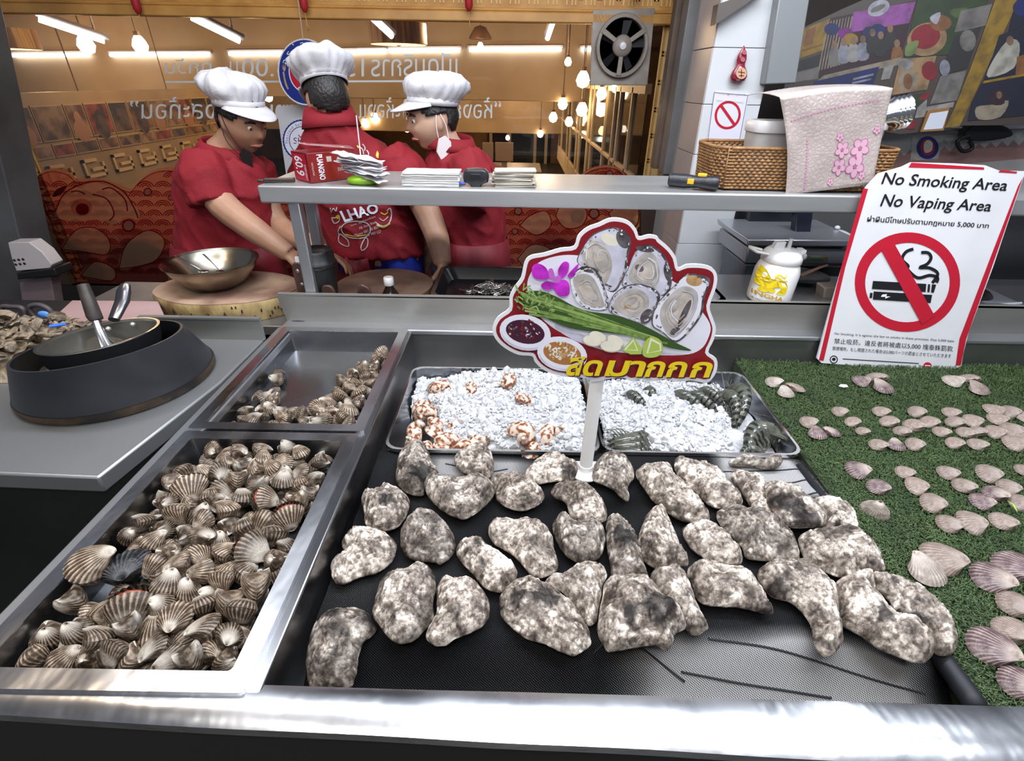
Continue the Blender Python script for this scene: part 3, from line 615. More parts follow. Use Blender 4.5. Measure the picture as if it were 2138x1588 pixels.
for x, y, z, r in heap(-.60, -.322, .335, .762, .872, lambda x, y: .922 + .014 * max(0, 1 - ((x + .46) / .14) ** 2) , 260, .0232, 11, fixed=fx):
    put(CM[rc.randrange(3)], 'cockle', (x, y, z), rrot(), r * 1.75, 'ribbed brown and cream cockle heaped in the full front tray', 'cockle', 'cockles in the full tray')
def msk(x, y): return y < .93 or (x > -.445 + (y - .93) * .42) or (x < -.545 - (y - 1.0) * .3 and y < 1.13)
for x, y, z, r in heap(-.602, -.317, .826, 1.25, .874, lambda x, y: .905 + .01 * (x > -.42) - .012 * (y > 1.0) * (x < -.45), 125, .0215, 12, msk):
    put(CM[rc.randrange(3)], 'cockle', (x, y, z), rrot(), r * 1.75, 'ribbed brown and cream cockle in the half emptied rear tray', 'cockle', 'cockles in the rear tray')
# ---- shells laid on the turf: zoom coordinates of one photo detail, length, turn in degrees
HV = [shell_mesh('shell', [valve(13, 9, w, bl, ribs=19, amp=.03)], m_) for w, bl, m_ in ((1.15, .36, SHP), (1.45, .34, SHP), (1.2, .33, SHS), (1.15, .34, SHW))]
def shell(px, py, ln, ang, v, label, group, flip=0):
    p = pz(px, py, ZT + .014); dpt = (p - CAM).dot(FW); s = ln * dpt / F * .72
    R_ = Matrix.Rotation(rad(ang), 3, 'Z') @ Matrix.Rotation(rad(flip), 3, 'X') @ Matrix.Rotation(rad(-4), 3, 'Y')
    put(HV[v], 'seashell', p - V((0, 0, .004)), R_, s, label, 'seashell', group)
q6 = lambda x, y: (1538 + x / 3.528, 740 + y / 3.528); q7 = lambda x, y: (1538 + x / 3.528, 1138 + y / 3.528)
tri = {'cluster nearest the prawn tray corner': [(270, 195, 46, 60, 3), (430, 235, 42, -60, 1), (365, 278, 46, 190, 3)],
       'middle cluster below the no smoking sign': [(915, 190, 44, 80, 2), (1040, 158, 46, 0, 1), (1085, 240, 58, 215, 2)],
       'cluster under the corner of the no smoking sign': [(1590, 190, 50, 75, 3), (1720, 168, 44, 0, 1), (1790, 250, 54, 215, 1)],
       'cluster midway along the prawn tray edge': [(525, 490, 46, 70, 0), (598, 580, 48, 185, 2), (700, 560, 46, -70, 2)]}
for nm, l in tri.items():
    for k, (x, y, ln, a, v) in enumerate(l): shell(*q6(x, y), ln, a, v, 'seashell %s of the three-shell %s' % (['pointing outward', 'tucked furthest back', 'in front'][k] if k else 'pointing outward', nm), 'three-shell clusters on the turf')
SM = 'small pale ribbed seashell in the winding rows on the turf'
for x, y, ln, a, v in [(755, 412, 38, 60, 0), (855, 485, 36, 40, 1), (930, 555, 34, 30, 0), (1060, 412, 40, 50, 0), (1125, 482, 42, 30, 1), (1220, 555, 42, 20, 0), (1325, 412, 40, 45, 1), (1420, 487, 42, 40, 1), (1505, 560, 40, 45, 0), (1605, 640, 40, 40, 1), (1040, 655, 44, 40, 0), (1180, 665, 42, 180, 2), (1310, 650, 42, 50, 1), (1575, 418, 40, 50, 0), (1610, 487, 42, 30, 1), (1735, 480, 42, 60, 1), (1690, 565, 44, 30, 0), (1780, 555, 40, 10, 1), (1770, 652, 44, 45, 0), (1900, 560, 44, 50, 1), (1890, 405, 40, 80, 1), (2010, 412, 42, 50, 1), (1915, 468, 44, 60, 0), (2020, 548, 48, 60, 1), (2040, 642, 50, 60, 1), (2108, 605, 40, 60, 0), (2110, 450, 36, 80, 1),
    (1235, 857, 44, 50, 0), (1320, 957, 50, 60, 1), (1550, 862, 48, 60, 0), (1670, 955, 52, 40, 0), (1850, 867, 54, 55, 1), (1995, 968, 50, 50, 1), (1800, 1072, 54, 55, 2), (2090, 1080, 50, 40, 1), (2112, 840, 40, 50, 0), (1440, 1082, 56, 50, 1), (1560, 1237, 58, 50, 0), (1725, 1227, 60, 70, 1), (1955, 1217, 58, 45, 0)]:
    shell(*q6(x, y), ln * 1.08, a, v, SM, 'small seashells in rows on the turf')
for x, y, ln, a, v, lb in [(1310, 512, 56, 20, 0, 'wide fan seashell turned across the small shell row'), (885, 842, 62, 70, 2, 'long brown-streaked seashell nearest the oyster net'), (1040, 962, 58, 40, 2, 'striped seashell just below the long brown-streaked one'), (1910, 1010, 62, 15, 2, 'seashell with dark dotted edge beside the green leaf scrap')]:
    shell(*q6(x, y), ln, a, v, lb, 'single seashells on the turf')
shell(*q6(1020, 1140), 66, 135, 3, 'white seashell tipped up on edge with a toothed rim', 'single seashells on the turf', -58)
for x, y, ln, a, v, lb in [(1500, 90, 105, 60, 0, 'big seashell with a dark banded end behind the white fan shell'), (1408, 190, 100, 200, 3, 'big white fan seashell with its hinge towards the counter front'), (1870, 225, 100, 40, 2, 'big seashell with black and cream stripes pointing down'), (2050, 140, 105, 20, 2, 'big purple striped fan seashell cut by the photo edge'), (2045, 420, 85, 30, 0, 'plain seashell below the black and cream striped one'), (2030, 610, 90, 10, 0, 'smooth white-pink seashell above the purple one'), (1875, 730, 118, 30, 2, 'big purple ribbed fan seashell lying on the turf alone'), (2080, 1000, 100, 30, 2, 'purple seashell closest to the front rim')]:
    shell(*q7(x, y), ln, a, v, lb, 'big seashells at the front of the turf')
g = G(); a_, b_ = pz(2103, 1045, ZT + .016), pz(2124, 1068, ZT + .016); g.tube([a_, (a_ + b_) / 2 + V((0, 0, .004)), b_], [.0005, .002, .0004], 6, flat=.4)
tag(g.out('leaf_scrap', mat('leaf', (.30, .52, .05), .5), None, 60), 'bright green leaf scrap lying on the turf among the shells', 'leaf')
g = G(); p = pz(1760, 806, ZT + .016); g.add([p + V(v) for v in ((-.011, 0, 0), (-.003, .007, .002), (.010, .004, .003), (.012, -.003, .001), (0, -.006, 0), (0, 0, .006))], [(0, 1, 5), (1, 2, 5), (2, 3, 5), (3, 4, 5), (4, 0, 5), (4, 3, 2, 1, 0)])
tag(g.out('ice_chip', mat('chip', (.75, .8, .85), .1, alpha=.8), None), 'clear ice chip fallen on the turf', 'ice')
# ================================================================= ice, sea snails and prawns
rp = random.Random(21)
ICE = mat('ice', (.90, .90, .92), .12, 0, (.82, .83, .86), 40, trans=.38, ior=1.31, bump=.3, bscale=90)
ICEM = mat('ice_mass', (.74, .74, .76), .3, 0, (.58, .58, .61), 55, bump=1.0, bscale=120, det=8)
def ico(r, seed):
    bm = bmesh.new(); bmesh.ops.create_icosphere(bm, subdivisions=1, radius=1); rr = random.Random(seed)
    k = [rr.uniform(.5, 1.25) for _ in range(3)]; vs = [V((v.co.x * k[0], v.co.y * k[1], v.co.z * k[2])) * rr.uniform(.72, 1.12) for v in bm.verts]; fs = [tuple(v.index for v in f.verts) for f in bm.faces]; bm.free(); return vs, fs
IC = [ico(1, k) for k in range(14)]
def ice(x0, x1, y0, y1, hf, n, name, label):
    t = thing(name, label, 'ice', ((x0 + x1) / 2, (y0 + y1) / 2, .81)); t['kind'] = 'stuff'
    g = G(); g.grid(70, 56, lambda u, v: V((x0 + (x1 - x0) * u, y0 + (y1 - y0) * v, hf(x0 + (x1 - x0) * u, y0 + (y1 - y0) * v) - .0015 + .004 * mnoise.noise(V((u * 22, v * 20, 1))))))
    tag(g.out('ice_mass', ICEM, t, 180), kind='stuff')
    g = G()
    for i in range(n):
        x = rp.uniform(x0, x1); y = rp.uniform(y0, y1); z = hf(x, y)
        if z < .822: continue
        r = rp.uniform(.002, .0048) if rp.random() < .86 else rp.uniform(.006, .0125)
        M_ = Euler((rp.uniform(0, 6), rp.uniform(0, 6), rp.uniform(0, 6))).to_matrix(); vs, fs = IC[rp.randrange(14)]
        c = V((x, y, z + rp.uniform(-.004, .003))); g.add([c + M_ @ v * r for v in vs], fs)
    tag(g.out('crushed_ice', ICE, t, 35), kind='stuff')
def dome(x, y, cx, cy, rx, ry): return max(0, 1 - ((x - cx) / rx) ** 2 - ((y - cy) / ry) ** 2)
def h1(x, y):
    z = .842 + .034 * min(1, 1.6 * dome(x, y, .01, 1.02, .24, .2)) + .005 * mnoise.noise(V((x * 16, y * 16, 0)))
    v = dome(x, y, -.235, .90, .085, .15); z -= .05 * min(1, v * 2)
    v = dome(x, y, -.10, .845, .14, .028); return z - .018 * min(1, v * 2)
def h2(x, y):
    z = .838 + .028 * min(1, 1.6 * dome(x, y, .34, .95, .17, .16)) + .010 * min(1, 2 * dome(x, y, .36, 1.11, .16, .07)) + .005 * mnoise.noise(V((x * 16, y * 16, 4)))
    v = dome(x, y, .25, .855, .09, .045); z -= .022 * min(1, v * 2)
    v = dome(x, y, .55, .92, .085, .09); z -= .022 * min(1, v * 2); v = dome(x, y, .57, 1.07, .06, .10); return z - .02 * min(1, v * 2)
ice(-.245, .170, .838, 1.155, h1, 7000, 'ice_heap', 'heap of crushed ice covering the spotted sea snails')
ice(.206, .590, .842, 1.155, h2, 6000, 'ice_heap', 'heap of crushed ice holding the grey prawns')
# sea snails
m, N, L, b = graph('snail_shell')
tc = N.new('ShaderNodeTexCoord'); n = N.new('ShaderNodeTexNoise'); n.inputs['Scale'].default_value = 5.5; n.inputs['Detail'].default_value = 1; L.new(tc.outputs['Object'], n.inputs[0])
r = N.new('ShaderNodeValToRGB'); e = r.color_ramp.elements; e.new(.5); e[0].position = .40; e[0].color = (.20, .065, .03, 1); e[1].position = .47; e[1].color = (.40, .22, .13, 1); e[2].position = .52; e[2].color = (.62, .52, .44, 1)
L.new(n.outputs[0], r.inputs[0]); L.new(r.outputs[0], b.inputs['Base Color']); b.inputs['Roughness'].default_value = .25; SNM = m
SNIN = mat('snail_lip', (.66, .55, .50), .25, 0, (.30, .16, .10), 4)
def snail_mesh():
    g = G(); Ls = []; turns = 3.6; n = 66; g_in = []
    for i in range(n + 1):
        th = 2 * pi * turns * i / n; k = math.exp(.175 * (th - 2 * pi * turns)); R = .25 * k; z = .85 * (1 - k) - .30; r = .38 * k
        Ls.append([V(((R + r * cos(2 * pi * q / 14)) * cos(th), (R + r * cos(2 * pi * q / 14)) * sin(th), z + 1.2 * r * sin(2 * pi * q / 14))) for q in range(14)])
    g.loops(Ls, 0, True, False)
    last = Ls[-1]; c = sum(last, V()) / 14; g.loops([last, [c + (p - c) * 1.12 for p in last], [c + (p - c) * .86 for p in last], [c + (p - c) * .5 - V((0, 0, 0)) + (Ls[-4][0] - Ls[-1][0]) * .3 for p in last]], 1, False, True)
    g.ball((0, 0, .52), (.08, .08, .14), 8)
    me = bpy.data.meshes.new('sea_snail'); me.from_pydata(g.v, [], g.f)
    for q in (SNM, SNIN): me.materials.append(q)
    me.polygons.foreach_set('material_index', g.m); me.polygons.foreach_set('use_smooth', [True] * len(g.f)); return me
SNME = snail_mesh()
for k, (x, y, z, s, ax, ay, az) in enumerate([(926, 808, .872, .040, 95, 0, 60), (897, 865, .858, .042, 100, 20, 30), (873, 897, .848, .045, 10, 20, 80), (905, 890, .856, .042, 110, 10, 160), (926, 922, .852, .046, 60, 40, 200), (866, 925, .846, .042, 20, -30, 10), (946, 893, .852, .042, 40, 20, 300), (893, 938, .846, .040, 80, 30, 120), (930, 942, .846, .040, 100, -20, 20), (966, 936, .846, .042, 70, 0, 250), (1094, 912, .868, .056, 50, 35, 330), (1148, 906, .864, .046, 60, 10, 90), (1003, 925, .850, .042, 30, 30, 30), (1110, 938, .850, .040, 100, 0, 140), (1062, 800, .884, .044, 70, 20, 300), (1088, 834, .884, .034, 60, 20, 200), (985, 815, .878, .034, 90, 20, 330), (885, 850, .85, .040, 40, 20, 60), (950, 870, .856, .038, 40, -20, 190)]):
    put(SNME, 'sea_snail', pz(x, y, z), Euler((rad(ax), rad(ay), rad(az))).to_matrix(), s * 1.22,
        'largest spotted sea snail lying alone on the ice' if k == 10 else ('spotted sea snail with its pale mouth open upwards' if k in (0, 1, 3) else ('brown spotted sea snail half sunk in the ice' if k > 10 and k < 17 else 'brown spotted sea snail crowded in the tray corner')), 'sea snail', 'sea snails in the ice tray')
# prawns
PR = mat('prawn_shell', (.050, .054, .043), .18, 0, (.11, .112, .085), 9, coat=.3, rnd=.15); PRB = mat('prawn_band', (.016, .018, .016), .2)
def prawn_parts():
    out = []
    def c(t): a = t * 1.25; return V((sin(a) * .62 , 0, cos(a) * .62 - .62)), V((cos(a), 0, -sin(a)))
    def sec(t, ry, rz, n=12):
        p, d = c(t); up = V((-d.z, 0, d.x)) * -1; up = V((d.z * -1, 0, d.x)); return [p + V((0, 1, 0)) * ry * cos(2 * pi * k / n) + up * rz * sin(2 * pi * k / n) for k in range(n)]
    g = G(); g.loops([sec(t, r, r * 1.25) for t, r in ((-.72, .006), (-.58, .045), (-.42, .085), (-.2, .115), (0, .122), (.06, .105))], 0, True, True)
    p, d = c(-.6); g.tube([p + V((.05, 0, .05)), p + V((-.14, 0, .10)), p + V((-.30, 0, .085))], [.022, .014, .002], 6, 0)
    for s in (-1, 1): g.ball(c(-.55)[0] + V((0, .055 * s, .03)), .024, 8, 1)
    out.append(('carapace', g))
    for k in range(6):
        t0 = .0 + k * .155; r0 = .118 - k * .012; g = G()
        g.loops([sec(t0, r0 * .9, r0 * 1.15), sec(t0 + .03, r0, r0 * 1.28), sec(t0 + .125, r0 * .98, r0 * 1.22)], 0, True); g.loops([sec(t0 + .125, r0 * .985, r0 * 1.225), sec(t0 + .185, r0 * .93, r0 * 1.14)], 1, False, True); out.append(('segment', g))
    g = G(); p, d = c(.95)
    for a in (-36, -16, 0, 16, 36):
        q = Matrix.Rotation(rad(a), 3, 'Z') @ V((.26, 0, 0)); q = V((d.x * q.x, q.y, d.z * q.x)); s = V((-q.y, q.x, 0)).normalized() * .042
        g.hexa([p, p + q * .6 + s, p + q, p + q * .6 - s], [v + V((0, 0, .012)) for v in (p, p + q * .6 + s, p + q, p + q * .6 - s)], 1 if abs(a) > 20 else 0)
    out.append(('tail_fan', g))
    g = G()
    for k in range(5):
        for s in (-1, 1):
            p = c(.05 + k * .15)[0] + V((0, .05 * s, -.10)); g.tube([p, p + V((.0, .02 * s, -.09)), p + V((.07, .03 * s, -.14))], [.022, .018, .004], 5)
    for k in range(4):
        for s in (-1, 1):
            p = c(-.35 + k * .09)[0] + V((0, .06 * s, -.06)); g.tube([p, p + V((-.05, .10 * s, -.12)), p + V((-.16, .12 * s, -.2))], [.015, .01, .003], 5)
    out.append(('legs', g))
    g = G()
    for s in (-1, 1): g.tube([c(-.6)[0] + V((0, .03 * s, 0)), c(-.6)[0] + V((-.3, .12 * s, .16)), c(-.6)[0] + V((-.3, .30 * s, .22)), V((.2, .42 * s, .12))], [.008, .006, .004, .002], 4)
    out.append(('antennae', g))
    res = []
    for nm, g in out:
        me = bpy.data.meshes.new(nm); me.from_pydata(g.v, [], g.f); me.materials.append(PR); me.materials.append(PRB); me.polygons.foreach_set('material_index', g.m); me.polygons.foreach_set('use_smooth', [True] * len(g.f)); me.set_sharp_from_angle(angle=rad(50)); res.append((nm, me))
    return res
PP = prawn_parts()
def prawn(h, t, z, label, grp, roll=0, fat=1.):
    a = pz(*h, z); bq = pz(*t, z); d = bq - a; ln = d.length
    o = thing('prawn', label, 'prawn', (a + bq) / 2, grp); s = ln / 1.5
    o.rotation_euler = (rad(roll), 0, math.atan2(d.y, d.x)); o.scale = (s, s * fat, s * fat)
    for nm, me in PP:
        p = bpy.data.objects.new(nm, me); COL.objects.link(p); p.parent = o; p.location = (-.15, 0, .06)
        if nm in ('legs', 'antennae'): p['kind'] = 'stuff'
PF = 'grey banded prawn stacked with others in the front corner of the ice'; PBk = 'grey banded prawn half buried at the back of the ice'
for h, t, z, l, r, f in [((1268, 928), (1388, 896), .862, PF, 70, 1.25), ((1268, 938), (1390, 912), .856, PF, 75, 1.25), ((1272, 948), (1392, 930), .850, PF, 80, 1.25), ((1300, 957), (1412, 945), .846, PF, 80, 1.2),
    ((1296, 815), (1372, 862), .866, PBk, 20, 1.5), ((1340, 806), (1382, 850), .866, PBk, -20, 1.5), ((1392, 812), (1500, 864), .862, PBk, 25, 1.25), ((1424, 815), (1520, 860), .864, PBk, 20, 1.3), ((1450, 806), (1530, 846), .860, PBk, 20, 1.3),
    ((1500, 812), (1566, 876), .858, 'paler prawn between the two back groups on the ice', -20, 1.4), ((1518, 796), (1584, 874), .866, 'biggest grey prawn hugging the turf side of the ice tray', -30, 1.35),
    ((1640, 895), (1515, 925), .852, 'large prawn lying across the front turf-side corner of the ice', 60, 1.5), ((1600, 938), (1520, 946), .846, 'dark prawn flat along the front lip of the ice tray', 70, 1.4), ((1575, 880), (1655, 915), .850, 'prawn pressed against the sloping tray wall by the turf', -60, 1.3)]:
    prawn(h, t, z, l, 'prawns in the ice tray', r, f)
# ================================================================= oyster sign on its pole
pb = pz(1222, 982, .872); pole = thing('menu_sign', 'die-cut shop sign picturing oysters on a plate, on a white pole', 'sign', (pb.x, pb.y, .866))
pt = pY(1246, 800, pb.y)
g = G(); g.tube([V((pb.x, pb.y, .872)), V((pt.x, pb.y, pt.z + .05))], .0125, 16); g.out('pole', WHITE, pole, 40)
g = G(); g.lathe([(.030, 0), (.030, .004), (.014, .008), (.014, .02)], (pb.x, pb.y, .868), 20); g.box(pb.x - .055, pb.x + .065, pb.y - .02, pb.y + .03, .866, .871); g.out('pole_base', WHITE, pole, 40, .001)
SP = Plane((pb.x, pb.y - .0175, 1.1), (0.02, -1, .0))
z7 = lambda *p: [(1000 + x / 3.528, 420 + y / 3.528) for x, y in p]
out0 = z7((700, 330), (730, 250), (800, 190), (880, 160), (960, 125), (1040, 125), (1110, 150), (1160, 205), (1180, 260), (1250, 245), (1310, 255), (1330, 280), (1400, 340), (1450, 410), (1470, 490), (1530, 465), (1640, 465), (1720, 490), (1755, 550), (1745, 640), (1700, 770), (1720, 850), (1745, 930), (1730, 1020), (1690, 1110), (1750, 1160), (1755, 1230), (1730, 1290), (1680, 1335), (1600, 1325), (1540, 1320), (1450, 1330), (1370, 1310), (1290, 1325), (1200, 1310), (1120, 1325), (1060, 1300), (940, 1310), (850, 1325), (770, 1300), (640, 1290), (540, 1270), (460, 1230), (410, 1180), (390, 1140), (290, 1130), (190, 1080), (120, 1010), (100, 930), (140, 850), (220, 790), (225, 700), (260, 630), (310, 560), (335, 450), (380, 400), (480, 380), (600, 345))
def inset(pts, d):
    P = [V((x, y)) for x, y in pts]; n = len(P); o = []
    for i in range(n):
        t = (P[(i + 1) % n] - P[i - 1]).normalized(); o.append(tuple(P[i] + V((-t.y, t.x)) * d))
    return o
A_, B_ = [crom([V((x, y, 0)) for x, y in q], 3) for q in (out0, inset(out0, 7.5))]
g = G(); g.ext([SP(p.x, p.y, 0) for p in A_], SP.n * -.003); g.out('board', mat('sign_white', (.86, .86, .90), .35), pole, 30)
PMATS = [mat('print_' + n, c, .3, 0, tuple(min(1, x * k_ ) for x in c), sc_, .35, .68, det=6) for n, c in dict(maroon=(.24, .012, .018), white=(.80, .80, .90), grey=(.34, .31, .29), pearl=(.60, .56, .53), dark=(.045, .04, .045), flesh=(.42, .37, .33), green=(.13, .21, .05), lgreen=(.30, .42, .14), purple=(.34, .02, .36), plum=(.06, .012, .03), brown=(.42, .17, .05), tan=(.62, .38, .18), cream=(.78, .74, .62), lime=(.42, .56, .10), yellow=(.80, .60, .015), lpurple=(.55, .14, .60), dgreen=(.045, .09, .022), shade=(.50, .50, .60), black=(.012, .012, .014), blue=(.012, .028, .22), pred=(.45, .012, .03), skin=(.42, .24, .15), gold=(.55, .32, .03), beige=(.55, .45, .33), navy=(.012, .014, .05)).items() for k_, sc_ in [{'pearl': (.55, 38), 'flesh': (1.7, 45), 'shade': (1.5, 30), 'dark': (4., 60), 'purple': (2.2, 50), 'cream': (1.15, 40), 'green': (2., 90), 'grey': (1.8, 60), 'tan': (.6, 80)}.get(n, (1.08, 20))]]
PI_ = {n: i for i, n in enumerate('maroon white grey pearl dark flesh green lgreen purple plum brown tan cream lime yellow lpurple dgreen shade black blue pred skin gold beige navy'.split())}
g = G(); L_ = [.0006]
def pr(pts, c, smooth=True, zoom=True):
    L_[0] += .000014; dec(g, SP, z7(*pts) if zoom else pts, PI_[c], L_[0], 4, smooth)
def ze(cx, cy, rx, ry, c, rot=0): pr(ell(cx, cy, rx, ry, 24, rot), c, False)
g.poly([SP(p.x, p.y, .0006) for p in B_], 0)
pr([(355, 620), (380, 530), (440, 450), (560, 405), (700, 395), (900, 430), (1250, 520), (1450, 600), (1600, 760), (1700, 900), (1690, 1000), (1630, 1090), (1500, 1130), (1200, 1125), (900, 1090), (700, 1010), (560, 940), (450, 850), (380, 760)], 'white')
pr([(560, 930), (700, 1020), (900, 1085), (1200, 1120), (1480, 1128), (1200, 1090), (930, 1040), (740, 970), (600, 890)], 'shade')
rq = random.Random(9)
def oy(pts, dk, fl, fl2, mk):
    pr(pts, 'dark'); c = (sum(p[0] for p in pts) / len(pts), sum(p[1] for p in pts) / len(pts))
    pr([(c[0] + (x - c[0]) * .93 - 8, c[1] + (y - c[1]) * .95 + 4) for x, y in pts], dk); pr(fl, 'pearl'); pr(fl2, 'flesh')
    for m_ in mk: ze(*m_)
    n_ = len(pts)
    for k in range(46):
        i = rq.randrange(n_); t = rq.random(); e = [pts[i][q] + (pts[(i + 1) % n_][q] - pts[i][q]) * t for q in (0, 1)]; s_ = rq.uniform(.86, .99); ze(c[0] + (e[0] - c[0]) * s_, c[1] + (e[1] - c[1]) * s_, rq.uniform(5, 17), rq.uniform(3, 8), rq.choice(['dark', 'grey', 'shade', 'white', 'dark', 'flesh']), math.degrees(math.atan2(pts[(i + 1) % n_][1] - pts[i][1], pts[(i + 1) % n_][0] - pts[i][0])))
    for k in range(7):
        s_ = rq.uniform(.35, .9); i0 = rq.randrange(len(fl)); L_[0] += .00001; stroke(g, SP, z7(*[(c[0] + (fl[(i0 + q) % len(fl)][0] - c[0]) * s_, c[1] + (fl[(i0 + q) % len(fl)][1] - c[1]) * s_) for q in range(4)]), rq.uniform(1., 2.4), PI_[rq.choice(['grey', 'pearl', 'shade', 'flesh', 'white'])], L_[0])
oy([(720, 430), (770, 330), (830, 250), (930, 200), (1010, 190), (1090, 230), (1120, 300), (1100, 400), (1080, 520), (1010, 660), (930, 640), (860, 500), (760, 480)], 'shade', [(770, 340), (840, 290), (930, 330), (980, 450), (960, 560), (900, 640), (820, 560), (760, 430)], [(800, 310), (860, 290), (920, 340), (930, 420), (860, 440), (790, 400)], [(960, 280, 70, 40, 'cream', 30), (1060, 280, 45, 70, 'dark', -25), (870, 360, 40, 30, 'pearl', 20), (860, 560, 60, 40, 'grey', 40)])
oy([(1050, 610), (1100, 480), (1150, 370), (1230, 315), (1320, 350), (1390, 440), (1420, 560), (1400, 660), (1340, 690), (1240, 600), (1140, 620)], 'shade', [(1100, 560), (1150, 440), (1240, 370), (1310, 420), (1330, 560), (1280, 640), (1170, 620)], [(1130, 520), (1180, 430), (1260, 430), (1290, 540), (1220, 600)], [(1180, 490, 34, 26, 'dark', 30), (1390, 520, 30, 70, 'dark', -10), (1220, 350, 70, 22, 'dark', 10), (1250, 470, 50, 20, 'pearl', 40)])
oy([(670, 560), (720, 500), (800, 475), (880, 530), (920, 620), (950, 720), (940, 790), (860, 800), (760, 770), (700, 700)], 'white', [(690, 580), (760, 530), (840, 560), (900, 680), (920, 770), (840, 780), (750, 730)], [(720, 600), (790, 570), (840, 640), (820, 700), (750, 670)], [(810, 500, 70, 22, 'dark', 10), (790, 610, 40, 16, 'grey', 30), (860, 740, 60, 24, 'pearl', 20)])
oy([(1270, 900), (1300, 760), (1370, 680), (1450, 600), (1530, 530), (1640, 540), (1700, 580), (1660, 700), (1640, 820), (1560, 940), (1450, 1030), (1350, 960)], 'white', [(1330, 800), (1400, 690), (1500, 620), (1600, 660), (1600, 780), (1530, 910), (1430, 1000), (1350, 920)], [(1390, 780), (1450, 690), (1560, 680), (1560, 800), (1480, 920), (1390, 890)], [(1580, 580, 60, 40, 'tan', 10), (1430, 770, 34, 50, 'grey', 30), (1510, 820, 22, 110, 'dark', 25), (1400, 880, 40, 40, 'pearl', 0), (1440, 950, 40, 24, 'dark', -30)])
oy([(955, 760), (990, 680), (1070, 620), (1180, 600), (1290, 640), (1330, 700), (1280, 820), (1220, 890), (1100, 860), (970, 810)], 'shade', [(980, 760), (1050, 670), (1160, 640), (1240, 690), (1240, 780), (1160, 850), (1040, 820)], [(1020, 760), (1080, 690), (1180, 680), (1210, 760), (1130, 820)], [(1230, 840, 40, 60, 'dark', 35), (1110, 730, 60, 30, 'pearl', -20), (1090, 770, 30, 14, 'tan', -20)])
for p_, c in (([(390, 480), (430, 450), (490, 480), (520, 550), (470, 570), (400, 550)], 'purple'), ([(580, 500), (620, 440), (660, 450), (650, 520), (600, 560)], 'purple'), ([(650, 540), (720, 460), (730, 470), (690, 550)], 'purple'), ([(455, 610), (500, 580), (560, 600), (530, 640), (480, 640)], 'purple'), ([(550, 600), (620, 570), (660, 600), (660, 680), (600, 690), (555, 650)], 'purple'), ([(510, 500), (540, 490), (560, 570), (520, 560)], 'lpurple'), ([(560, 550), (600, 540), (590, 590), (550, 590)], 'lpurple')): pr(p_, c)
pr([(300, 700), (420, 650), (560, 690), (760, 790), (1000, 830), (1200, 900), (1420, 1020), (1560, 1090), (1400, 1070), (1200, 1000), (950, 960), (740, 940), (600, 900), (460, 830)], 'dgreen')
rr_ = random.Random(4)
for k in range(64):
    t = k / 64; y0 = 660 + rr_.uniform(0, 150); x0 = 290 + rr_.uniform(0, 500); x1 = x0 + rr_.uniform(260, 700); 
    fy = lambda x, o: 700 + (x - 300) * .30 + o * max(.15, 1 - (x - 300) / 1300)
    o_ = rr_.uniform(-70, 110); x1 = min(x1, 1560)
    L_[0] += .00001; stroke(g, SP, z7((x0, fy(x0, o_)), ((x0 + x1) / 2, fy((x0 + x1) / 2, o_ * .9)), (x1, fy(x1, o_ * .7))), rr_.uniform(2.2, 4.5), PI_[rr_.choice(['green', 'lgreen', 'green', 'dgreen'])], L_[0])
for k in range(46):
    x0 = 280 + rr_.uniform(0, 260); y0 = 650 + (x0 - 280) * .25 + rr_.uniform(-20, 130); a = rr_.uniform(-2.6, -.4); l = rr_.uniform(30, 70)
    L_[0] += .00001; stroke(g, SP, z7((x0, y0), (x0 + l * cos(a) * .5, y0 + l * sin(a) * .5), (x0 + l * cos(a), y0 + l * sin(a) + 8)), 3.2, PI_[rr_.choice(['green', 'lgreen'])], L_[0], sm=2)
for cx, cy, rx, ry, f1, f2, dn in ((340, 955, 190, 130, 'plum', 'purple', 60), (610, 1110, 185, 125, 'brown', 'tan', 70)):
    ze(cx, cy, rx, ry, 'white', 12); ze(cx, cy + 12, rx * .93, ry * .9, 'shade', 12); ze(cx, cy - 2, rx * .93, ry * .86, 'white', 12); ze(cx, cy - 5, rx * .76, ry * .66, f1, 12)
    for k in range(dn):
        a = rr_.uniform(0, 6.28); q = rr_.uniform(0, .68) ; x, y = cx + rx * q * cos(a) * .98, cy - 18 + ry * q * sin(a) * .85
        if dn == 70: L_[0] += .00001; stroke(g, SP, z7((x - 18, y), (x, y - 14), (x + 16, y + 2), (x + 4, y + 16)), 3.0, PI_[rr_.choice(['brown', 'tan', 'tan', 'cream'])], L_[0], sm=2)
        else: ze(x, y, rr_.uniform(5, 14), rr_.uniform(4, 9), rr_.choice(['plum', 'plum', 'maroon', 'dark', 'shade']) if k % 9 else 'pearl', rr_.uniform(0, 90))
for cx, cy, rx, ry, rot in ((870, 980, 65, 38, 20), (830, 1010, 70, 40, 10), (1000, 1010, 65, 38, 25), (965, 1050, 78, 42, 5)): ze(cx, cy + 5, rx, ry, 'beige', rot); ze(cx, cy, rx * .96, ry * .93, 'cream', rot)
pr([(1048, 1080), (1130, 985), (1195, 1070), (1185, 1110), (1110, 1112)], 'lime', False); pr([(1060, 1078), (1130, 1000), (1165, 1085)], 'cream', False); pr([(1075, 1076), (1130, 1015), (1155, 1078)], 'lime', False)
pr([(1198, 1110), (1215, 1020), (1265, 980), (1330, 1010), (1345, 1080), (1310, 1125), (1240, 1135)], 'lime'); pr([(1225, 1105), (1255, 990), (1330, 1030), (1335, 1085)], 'cream', False); pr([(1238, 1100), (1262, 1010), (1320, 1040), (1325, 1080)], 'lime', False)
L_[0] += .0001
q = z7((680, 1130), (1715, 1165), (1690, 1305), (640, 1275)); TH = 'สดมากกก'
